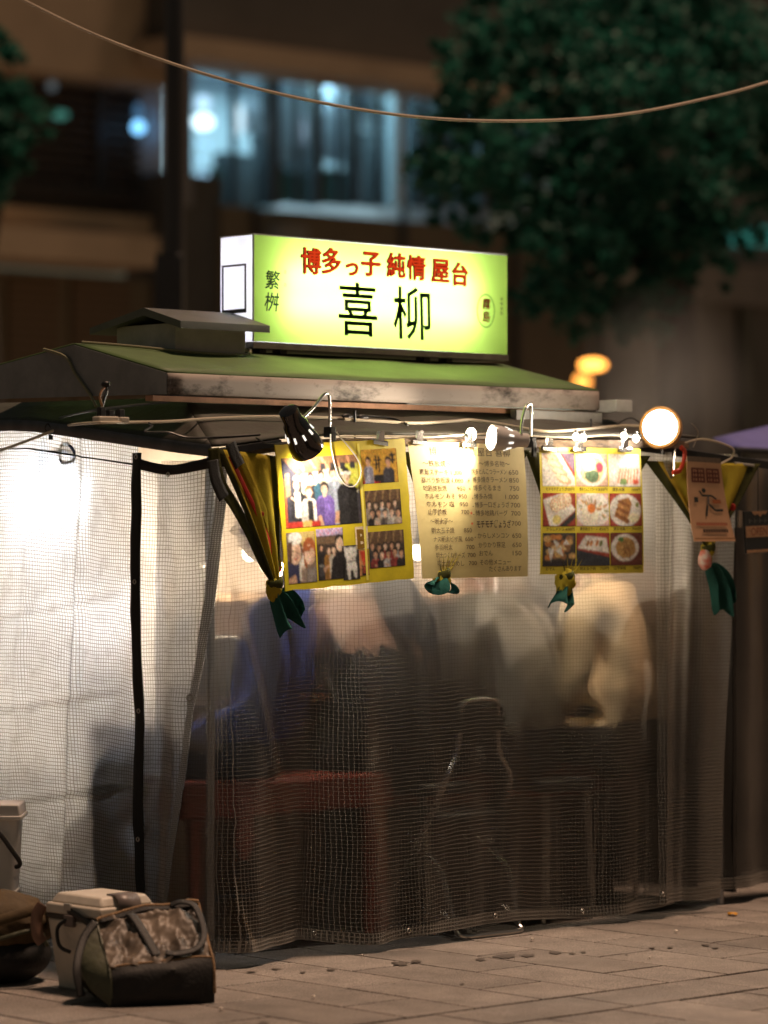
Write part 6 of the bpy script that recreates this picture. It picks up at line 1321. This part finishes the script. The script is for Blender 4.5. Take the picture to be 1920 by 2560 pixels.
    tm = mat('cloth_%s' % label[:28], top, 0.85, var=topvar, vscale=7, bump=0.5, bscale=14)
    body = mb.build('body', [SKIN, tm, mat('trousers_%s' % label[:24], trousers, 0.85, var=0.2), mat('dark_shoes', (0.02, 0.018, 0.016, 1), 0.5), mat('lips', (0.35, 0.1, 0.08, 1), 0.5)], root, angle=180)
    HM = mat('hair_%s' % label[:24], hair, 0.5, var=0.4, vscale=20, bump=0.4, bscale=60)
    mb = MB()
    def hfn(p, q):
        front = q.y; cut = 1.0
        if front > 0.35 and q.z < 0.35: cut = 0.86
        if q.z < -0.45: cut = 0.8
        return (hr * p.x + hf * p.y + Z * p.z) * cut * (1 + 0.05 * nz3(q.x * 4, q.y * 4, q.z * 4 + s))
    mb.ball(hc + Z * 0.018 * k - hf * 0.012 * k, (0.088 * k, 0.104 * k, 0.118 * k), 20, 14, fn=hfn)
    if hair_kind == 'long':
        for q in range(9):
            a = R(-75 + q * 150 / 8); o0 = hc - hf * math.cos(a) * 0.085 * k + hr * math.sin(a) * 0.08 * k + Z * 0.03
            mb.tube([o0, o0 - Z * 0.12 * k - hf * 0.07 * k, o0 - Z * 0.27 * k - hf * 0.20 * k + hr * (0.03 + 0.02 * math.sin(q * 2.3)), o0 - Z * (0.42 + 0.06 * math.sin(q * 3.7)) * k - hf * 0.25 * k + hr * (0.045 + 0.015 * math.sin(q))], [0.030, 0.034, 0.028, 0.006], 8)
    mb.build('hair', HM, root)
    if hood:
        mb = MB(); hcn = L(0, y3 - 0.06, 0.53); mb.tube(catmull([hcn - rgt * 0.13 * k + fwd * 0.08, hcn - rgt * 0.10 * k - fwd * 0.03, hcn - fwd * 0.065, hcn + rgt * 0.10 * k - fwd * 0.03, hcn + rgt * 0.13 * k + fwd * 0.08], 5), 0.045 * k, 10, flat=(1.3, 0.8)); mb.build('hood', tm, root)
    return root
DEN = (0.03, 0.045, 0.10, 1)
person('person in a navy jacket sitting sideways at the left end of the red bench', 0.54, 0.34, 0.645, R(40), (0.045, 0.10, 0.55, 1), DEN, (0.012, 0.010, 0.010, 1), 'short', -0.25, 1.26, 'lap', topvar=0.45)
person('person with long dark hair and black low-backed top beside the navy jacket', 1.07, 0.24, 0.63, R(-6), (0.014, 0.012, 0.012, 1), (0.02, 0.018, 0.016, 1), (0.014, 0.010, 0.008, 1), 'long', 0.35, 1.20, 'table', bare=0.40, tilt=0.5)
person('person in a dark brown top between long haired diner and pale jacket', 1.48, 0.40, 0.60, R(-15), (0.06, 0.045, 0.035, 1), (0.03, 0.025, 0.02, 1), (0.02, 0.013, 0.01, 1), 'short', 0.5, 1.2, 'table', tilt=-0.4)
person('person in a pale grey hooded jacket leaning over the counter', 1.94, 0.28, 0.60, R(14), (0.26, 0.235, 0.19, 1), (0.02, 0.02, 0.022, 1), (0.05, 0.03, 0.02, 1), 'short', 0.6, 1.24, 'lap', hood=True)
person('person in a large cream jacket with brown hair leaning to the right', 2.46, 0.22, 0.62, R(20), (0.78, 0.60, 0.37, 1), (0.035, 0.03, 0.026, 1), (0.10, 0.05, 0.025, 1), 'long', 0.35, 1.30, 'lap', tilt=0.8)
person('person in a brown jacket with one hand raised at the right end', 2.78, 0.42, 0.60, R(30), (0.16, 0.095, 0.05, 1), (0.03, 0.026, 0.022, 1), (0.03, 0.02, 0.015, 1), 'short', 0.3, 1.18, 'raised')
mb = MB(); 
for st_, lb in ((2.0, 'black square stool under the diner in the pale grey jacket'), (1.48, 'black square stool under the diner in the dark brown top'), (2.76, 'black square stool under the diner with the raised hand')):
    tt = {2.0: 0.28, 1.48: 0.46, 2.76: 0.48}[st_]; sz_ = {2.0: 0.58, 1.48: 0.58, 2.76: 0.58}[st_]
    sl = thing('stool', lb, 'stool', S(st_, tt, 0), 'black stools behind the curtain')
    mb = MB(); mb.box(st_ - 0.15, st_ + 0.15, tt - 0.14, tt + 0.14, sz_ - 0.05, sz_); mb.build('seat', BPAD, sl, bevel=0.015)
    for a in (-1, 1):
        for b in (-1, 1): mb = MB(); mb.tube([S(st_ + a * 0.12, tt + b * 0.11, sz_ - 0.05), S(st_ + a * 0.14, tt + b * 0.13, 0)], 0.011, 8); mb.build('leg', CHRM, sl)

# ================================================================== LUGGAGE ON THE PAVEMENT
def gpt(px, py):
    d = EYE * F_PX / (py - HORIZON); p = px3(px, py, d); p.z = 0; return p
# ---- duffel bag: sloping top panel, black base, green end
dg0 = gpt(292, 2518); yaw = R(17); bx = Vector((math.cos(yaw), math.sin(yaw), 0)); by = Vector((-math.sin(yaw), math.cos(yaw), 0))
bag = thing('duffel_bag', 'worn duffel bag with crumpled shiny brown top and black base on the pavement', 'bag', dg0)
BL, = (0.335,)
prof = [(0.0, 0.0), (-0.012, 0.05), (-0.010, 0.105), (0.012, 0.135), (0.10, 0.19), (0.19, 0.255), (0.235, 0.285), (0.27, 0.275), (0.285, 0.20), (0.285, 0.08), (0.275, 0.0)]
def prof_at(x):
    x = x * (len(prof) - 1); i = min(len(prof) - 2, int(x)); f = x - i; return prof[i][0] + (prof[i + 1][0] - prof[i][0]) * f, prof[i][1] + (prof[i + 1][1] - prof[i][1]) * f
def bagp(u, w_, off=0.0, crump=0.0):
    y, z = prof_at(w_); e = abs(2 * u - 1)
    sx = -0.02 + (BL + 0.02) * u; rise = 0.045 * u * sm(0.05, 0.5, w_)
    q = 1 - 0.09 * e ** 4 * sm(0.0, 0.15, w_); rise -= 0.014 * (1 - e * e) * sm(0.2, 0.5, w_); y -= 0.012 * math.sin(w_ / 0.3 * 3.14) * (w_ < 0.3) * (1 - e ** 3) * (1 + nz3(u * 5, w_ * 12, 9))
    p = dg0 + bx * sx + by * (0.135 + (y - 0.135) * q) + Z * (z * q + rise)
    p += Z * (crump * (nz3(u * 7, w_ * 16, 2.2) * 0.9 + 0.5 * abs(nz3(u * 15, w_ * 34, 7.1))) + 0.012 * nz3(u * 3.2, w_ * 7, 1)) - by * crump * 0.4 * nz3(u * 9, w_ * 18, 5)
    return p
FOIL = mat('crumpled_camo_vinyl', (0.22, 0.175, 0.135, 1), 0.46, col2=(0.025, 0.018, 0.013, 1), vscale=6, bump=0.45, bscale=9, spec=0.35)
BASE = mat('black_bag_base', (0.008, 0.008, 0.008, 1), 0.7, bump=0.3, bscale=90); GREN = mat('olive_bag_fabric', (0.07, 0.075, 0.04, 1), 0.55, var=0.4, vscale=14, bump=0.5, bscale=30)
mb = MB(); mb.grid(lambda i, j: bagp(i, 0.0 + 0.30 * j), 24, 10); o = mb.build('base_panel', BASE, bag)
mb = MB(); mb.grid(lambda i, j: bagp(i, 0.30 + 0.32 * j, crump=0.026), 60, 50); mb.build('top_panel', FOIL, bag)
mb = MB(); mb.grid(lambda i, j: bagp(i, 0.62 + 0.38 * j, crump=0.004), 24, 14); mb.build('back_panel', GREN, bag)
def endcap(side):
    mb = MB(); n = 26; N = 8; u = 0 if side < 0 else 1
    c = sum((bagp(u, k / n) for k in range(n + 1)), Vector()) / (n + 1)
    vs = []
    for r_ in range(N + 1):
        f = r_ / N
        for k in range(n + 1): 
            p = c.lerp(bagp(u, k / n), f); vs.append(p + bx * side * (0.085 if side < 0 else 0.012) * (1 - f ** 2.2) + Z * (0.004 * nz3(k * .6, f * 4, side)))
    mb.add(vs, [(r_ * (n + 1) + k, r_ * (n + 1) + k + 1, (r_ + 1) * (n + 1) + k + 1, (r_ + 1) * (n + 1) + k) for r_ in range(N) for k in range(n)]); return mb.build('end_panel', GREN if side < 0 else BASE, bag)
endcap(-1); endcap(1)
EDGE = mat('frayed_piping', (0.36, 0.22, 0.11, 1), 0.8, var=0.5, vscale=60, bump=0.8, bscale=150)
for u in (0.0, 1.0):
    mb = MB(); mb.tube([bagp(u, k / 30) + Z * 0.002 * math.sin(k * 5) for k in range(2, 29)], [0.005 + 0.0016 * abs(nz3(k * .9, u)) for k in range(2, 29)], 7); mb.build('piping', EDGE if u else GREN, bag)
mb = MB(); mb.tube([bagp(k / 24, 0.305, crump=0.0) for k in range(25)], 0.0045, 6); mb.build('piping', EDGE, bag)
mb = MB(); mb.tube([bagp(k / 24, 0.60) + Z * 0.006 for k in range(25)], [0.008 + 0.003 * abs(nz3(k * 1.3, 4)) for k in range(25)], 7); mb.build('ridge_binding', EDGE, bag)
mb = MB(); mb.grid(lambda i, j: bagp(0.02 + 0.96 * i, 0.545 + 0.045 * j) + Z * 0.010, 30, 3); mb.build('zip_band', BASE, bag, solid=0.003)
def strap(pts, wd, nm='handle'):
    P = catmull(pts, 6); mb = MB()
    def fn(i, j):
        x = j * (len(P) - 1); k = int(min(len(P) - 2, x)); c = P[k].lerp(P[k + 1], x - k); d = (P[min(k + 2, len(P) - 1)] - P[max(k - 1, 0)]).normalized(); nrm = (Z * 0.8 - by * 0.6); sd = d.cross(nrm).normalized(); return c + sd * wd * (i - 0.5)
    mb.grid(fn, 3, 36); mb.build(nm, mat('dark_webbing', (0.014, 0.013, 0.012, 1), 0.6, bump=0.3, bscale=200), bag, solid=0.004)
up_ = (Z * 0.8 - by * 0.6) * 0.016
strap([bagp(0.30, 0.56) + up_, bagp(0.33, 0.50) + up_ * 1.5, bagp(0.40, 0.42) + up_ * 1.3, bagp(0.46, 0.33) + up_ * 0.8], 0.030)
strap([bagp(0.72, 0.585) + up_, bagp(0.82, 0.57) + up_ * 2, bagp(0.93, 0.50) + up_ * 2, bagp(0.96, 0.40) + up_ * 1.5, bagp(0.86, 0.335) + up_, bagp(0.66, 0.32) + up_, bagp(0.55, 0.335) + up_], 0.022)
strap([bagp(-0.02, 0.58) + Z * 0.01, bagp(-0.10, 0.50) - bx * 0.02, dg0 - bx * 0.115 + by * 0.10 + Z * 0.12, dg0 - bx * 0.105 + by * 0.07 + Z * 0.03], 0.028, 'shoulder_strap')
# ---- cooler box
def cuf(fr0, ax, ay):
    return lambda x, y, z: fr0 + ax * x + ay * y + Z * z
cf0 = gpt(250, 2492); cax, cay = U, V
cool = thing('cooler_box', 'beige hard cooler box with grey latch behind the duffel bag', 'cooler', cf0)
q = cuf(cf0, cax, cay); BEI = mat('beige_plastic', (0.68, 0.62, 0.53, 1), 0.45, var=0.15, vscale=10)
CW, CD, CH = 0.245, 0.30, 0.335
def tbox(x0, x1, y0, y1, z0_, z1_, ins0, ins1, m, name, parent, bev=0.008):
    mb = MB(); p = []
    for z, i_ in ((z0_, ins0), (z1_, ins1)):
        p += [q(x0 + i_, y0 + i_, z), q(x1 - i_, y0 + i_, z), q(x1 - i_, y1 - i_, z), q(x0 + i_, y1 - i_, z)]
    mb.add(p, [(3, 2, 1, 0), (4, 5, 6, 7), (0, 1, 5, 4), (1, 2, 6, 5), (2, 3, 7, 6), (3, 0, 4, 7)]); return mb.build(name, m, parent, bevel=bev)
tbox(0, CW, 0, CD, 0.0, 0.245, 0.028, 0.0, BEI, 'body', cool)
tbox(-0.004, CW + 0.004, -0.004, CD + 0.004, 0.247, 0.262, 0, 0, mat('dark_gasket', (0.06, 0.05, 0.04, 1), 0.6), 'gasket', cool, 0.002)
lid = tbox(-0.006, CW + 0.006, -0.006, CD + 0.006, 0.263, 0.300, 0, 0.002, BEI, 'lid', cool)
tbox(0.006, CW - 0.006, 0.006, CD - 0.006, 0.300, 0.334, 0, 0.020, BEI, 'lid_top', cool)
LAT = mat('grey_latch', (0.16, 0.13, 0.12, 1), 0.4)
mb = MB(); mb.grid(lambda i, j: [q(0.075 + 0.095 * i, 0.06, 0.338), q(0.075 + 0.095 * i, 0.014, 0.337), q(0.075 + 0.095 * i, -0.006, 0.318), q(0.075 + 0.095 * i, -0.013, 0.275)][int(j * 3 + 0.01)], 1, 3); mb.build('latch', LAT, cool, solid=0.006)
mb = MB(); mb.obox(q(-0.008, 0.16, 0.245), cax * 0.008, cay * 0.026, Z * 0.02); mb.build('handle_mount', LAT, cool, bevel=0.003)
mb = MB(); mb.tube(catmull([q(-0.01, 0.17, 0.25), q(-0.03, 0.20, 0.22), q(-0.03, 0.19, 0.16), q(-0.014, 0.15, 0.14)], 5), 0.007, 7); mb.build('carry_strap', BPAD, cool)
mb = MB(); mb.obox(q(-0.022, 0.155, 0.295), cax * 0.004, cay * 0.018, Z * 0.012); mb.build('buckle', mat('silver_buckle', (0.6, 0.58, 0.55, 1), 0.3, metal=0.9), cool, bevel=0.002)
mb = MB(); mb.tube(catmull([q(-0.02, 0.155, 0.285), q(-0.018, 0.05, 0.25), q(-0.012, -0.01, 0.20), q(0.06, -0.03, 0.17)], 5), 0.010, 6, flat=(1.2, 0.3)); mb.build('strap', BPAD, cool)
mb = MB(); mb.tube(catmull([q(-0.012, 0.31, 0.29), q(-0.03, 0.32, 0.25), q(-0.035, 0.31, 0.19), q(-0.02, 0.30, 0.16)], 5), 0.016, 8, flat=(1.3, 0.5)); mb.build('side_handle', mat('brown_handle', (0.22, 0.12, 0.08, 1), 0.5), cool)
# ---- olive canvas bag at the left edge
gb = gpt(20, 2468); 
cv = thing('canvas_bag', 'olive brown canvas bag with dark lower half at the left edge', 'bag', gb)
def lump(p, q_): return p * (1 + 0.12 * nz3(q_.x * 2.4, q_.y * 2.4, q_.z * 2.4 + 3) + 0.03 * nz3(q_.x * 9, q_.y * 9, q_.z * 9))
OLB = mat('olive_canvas', (0.115, 0.075, 0.03, 1), 0.8, var=0.5, vscale=7, bump=0.5, bscale=20)
mb = MB(); mb.ball(gb + Vector((-0.06, 0.16, 0.20)), (0.20, 0.18, 0.125), 30, 20, fn=lump); mb.build('upper_body', OLB, cv)
mb = MB(); mb.ball(gb + Vector((-0.06, 0.16, 0.095)), (0.195, 0.185, 0.11), 30, 20, fn=lambda p, q_: Vector((p.x, p.y, max(-0.092, p.z)))); mb.build('lower_body', BASE, cv)
mb = MB(); mb.tube(catmull([gb + Vector((0.13, 0.05, 0.14)), gb + Vector((0.10, -0.02, 0.20)), gb + Vector((-0.02, -0.05, 0.175)), gb + Vector((-0.16, -0.03, 0.13))], 6), 0.008, 7); mb.build('seam_cord', GREN, cv)
mb = MB(); mb.tube(catmull([gb + Vector((0.135, 0.10, 0.20)), gb + Vector((0.12, 0.03, 0.27)), gb + Vector((0.06, -0.01, 0.26)), gb + Vector((-0.05, -0.04, 0.23))], 6), 0.013, 8, flat=(1.4, 0.4)); mb.build('flap_edge', OLB, cv)
# ---- translucent storage container on a dark crate
cp = gpt(-40, 2418); cr_ = thing('plastic_crate', 'black plastic crate under the translucent storage container', 'crate', cp)
mb = MB(); mb.obox(cp + Z * 0.11, Vector((0.135, 0, 0)), Vector((0, 0.12, 0)), Z * 0.11, taper=0.95); mb.build('box', BPAD, cr_, bevel=0.01)
mb = MB(); mb.obox(cp + Z * 0.225, Vector((0.14, 0, 0)), Vector((0, 0.125, 0)), Z * 0.008); mb.build('rim', BPAD, cr_, bevel=0.004)
ct = thing('storage_container', 'translucent white storage container with black handle at the left edge', 'container', cp + Z * 0.234)
def milky(name, colr, tr):
    m = transl(name, colr, 0.78, 0.35); return m
MLK = milky('milky_polypropylene', (0.80, 0.79, 0.76, 1), 0.5)
c0 = cp + Z * 0.234
def cont(z): return 0.118 + 0.018 * z / 0.33
mb = MB(); levels = [0.0, 0.05, 0.052, 0.09] + [0.10 + 0.0085 * k for k in range(22)] + [0.30, 0.31]
ringv = []
for kk, z in enumerate(levels):
    hw = cont(z) + (0.0025 if 4 <= kk < 26 and kk % 2 else 0) + (0.006 if z < 0.051 else 0); hd = 0.10
    for a in range(28):
        th = 2 * math.pi * a / 28; cx = abs(math.cos(th)) ** 0.35 * (1 if math.cos(th) > 0 else -1); sy = abs(math.sin(th)) ** 0.35 * (1 if math.sin(th) > 0 else -1); ringv.append(c0 + Vector((cx * hw, sy * hd, z)))
mb.add(ringv, [(i * 28 + a, i * 28 + (a + 1) % 28, (i + 1) * 28 + (a + 1) % 28, (i + 1) * 28 + a) for i in range(len(levels) - 1) for a in range(28)] + [tuple(range(27, -1, -1))]); mb.build('tub', MLK, ct)
mb = MB(); mb.obox(c0 + Z * 0.318, Vector((0.148, 0, 0)), Vector((0, 0.115, 0)), Z * 0.008); mb.build('rim', MLK, ct, bevel=0.004)
mb = MB(); mb.obox(c0 + Z * 0.345, Vector((0.138, 0, 0)), Vector((0, 0.105, 0)), Z * 0.022, taper=1.04); mb.build('lid', mat('white_lid', (0.62, 0.60, 0.58, 1), 0.4, var=0.1), ct, bevel=0.006)
mb = MB(); hy = Vector((0, -0.12, 0)); mb.tube(catmull([c0 + hy + Vector((-0.12, 0, 0.262)), c0 + hy + Vector((0.04, -0.01, 0.268)), c0 + hy + Vector((0.072, -0.01, 0.262)), c0 + hy + Vector((0.115, -0.01, 0.205)), c0 + hy + Vector((0.142, -0.005, 0.165)), c0 + hy + Vector((0.142, 0.0, 0.148)), c0 + hy + Vector((0.128, 0.01, 0.142))], 6), 0.0085, 8); mb.build('handle', BPAD, ct)

# ================================================================== NEIGHBOUR AT THE RIGHT
NB = Frame((S(3.05, 0.4, 0).x, S(3.05, 0.4, 0).y))
cp_ = thing('canopy', 'blue tarpaulin canopy of the next stall at the right edge', 'canopy', NB.S(0.9, 0.5, 0))
BLU = mat('blue_tarp', (0.13, 0.13, 0.42, 1), 0.6, var=0.2, vscale=4, bump=0.2, bscale=20)
A = px3(1838, 1118, 15.2); B_ = px3(1842, 1094, 15.6); 
mb = MB(); mb.grid(lambda i, j: (A + U * 1.6 * i - Z * 0.03 * i).lerp(B_ + U * 1.6 * i + Z * (0.05 * min(1, i * 3)) + V * 1.0 * 0, j) + V * 0.15 * j + Z * 0.03 * i * j * 4 - Z * 0.01 * math.sin(j * 3.1), 14, 8); mb.build('tarp', BLU, cp_, solid=0.008)
mb = MB(); mb.tube([A - Z * 0.012, A + U * 1.6 - Z * 0.042], 0.012, 8); mb.build('front_pole', STEEL, cp_)
for q_ in (0.02, 1.55): mb = MB(); mb.tube([Vector(((A + U * q_).x, (A + U * q_).y, 0)), A + U * q_ - Z * 0.02], 0.016, 8); mb.build('post', STEEL, cp_)
dk = thing('tarpaulin', 'dark tarpaulin wall hanging beyond the right curtain edge', 'tarpaulin', NB.S(0.4, 0.2, 0))
DKT = mat('dark_tarp', (0.014, 0.015, 0.016, 1), 0.6, var=0.4, vscale=5, bump=0.3, bscale=12)
mb = MB(); mb.grid(lambda i, j: ST.S(2.80 + 1.8 * i, 0.62 + 0.03 * math.sin(i * 20) * j, 1.86 * (1 - j) + 0.06), 40, 14); mb.build('sheet', DKT, dk, solid=0.004)
mb = MB(); a_0 = ST.P(1862, 1560, 0.42); a_1 = ST.P(1925, 1745, 0.42); mb.tube([a_0 + Z * 0.35 - U * 0.13, a_0, a_1], 0.012, 6, flat=(1.5, 0.3)); mb.build('brace', mat('grey_brace', (0.12, 0.11, 0.10, 1), 0.5), dk)

# ---- cooking steam rising behind the floodlight
stm = bpy.data.materials.new('steam'); stm.use_nodes = True; n = stm.node_tree.nodes; l = stm.node_tree.links; n.clear()
so_ = n.new('ShaderNodeOutputMaterial'); pv = n.new('ShaderNodeVolumePrincipled'); pv.inputs['Color'].default_value = (0.9, 0.88, 0.86, 1); pv.inputs['Anisotropy'].default_value = 0.2
tc = n.new('ShaderNodeTexCoord'); gr = n.new('ShaderNodeTexGradient'); gr.gradient_type = 'SPHERICAL'; mp = n.new('ShaderNodeMapping'); mp.inputs['Scale'].default_value = (1 / 0.42, 1 / 0.42, 1 / 0.42)
l.new(tc.outputs['Object'], mp.inputs[0]); l.new(mp.outputs[0], gr.inputs[0])
nz_ = n.new('ShaderNodeTexNoise'); nz_.inputs['Scale'].default_value = 4.5; nz_.inputs['Detail'].default_value = 3; l.new(tc.outputs['Object'], nz_.inputs['Vector'])
mm = n.new('ShaderNodeMath'); mm.operation = 'MULTIPLY'; l.new(gr.outputs['Fac'], mm.inputs[0]); l.new(nz_.outputs[0], mm.inputs[1])
m2_ = n.new('ShaderNodeMath'); m2_.operation = 'MULTIPLY'; m2_.inputs[1].default_value = 1.5; l.new(mm.outputs[0], m2_.inputs[0]); l.new(m2_.outputs[0], pv.inputs['Density']); l.new(pv.outputs[0], so_.inputs['Volume'])
mb = MB(); pc = px3(1665, 985, 14.6); mb.ball(Vector((0, 0, 0)), 0.42, 24, 16)
me = bpy.data.meshes.new('steam'); me.from_pydata(mb.v, [], mb.f); me.materials.append(stm)
so2 = bpy.data.objects.new('steam', me); C.objects.link(so2); so2.location = pc; so2.scale = (1.0, 0.8, 1.25); tag(so2, 'faint cooking steam drifting up behind the floodlight', 'steam', kind='stuff')
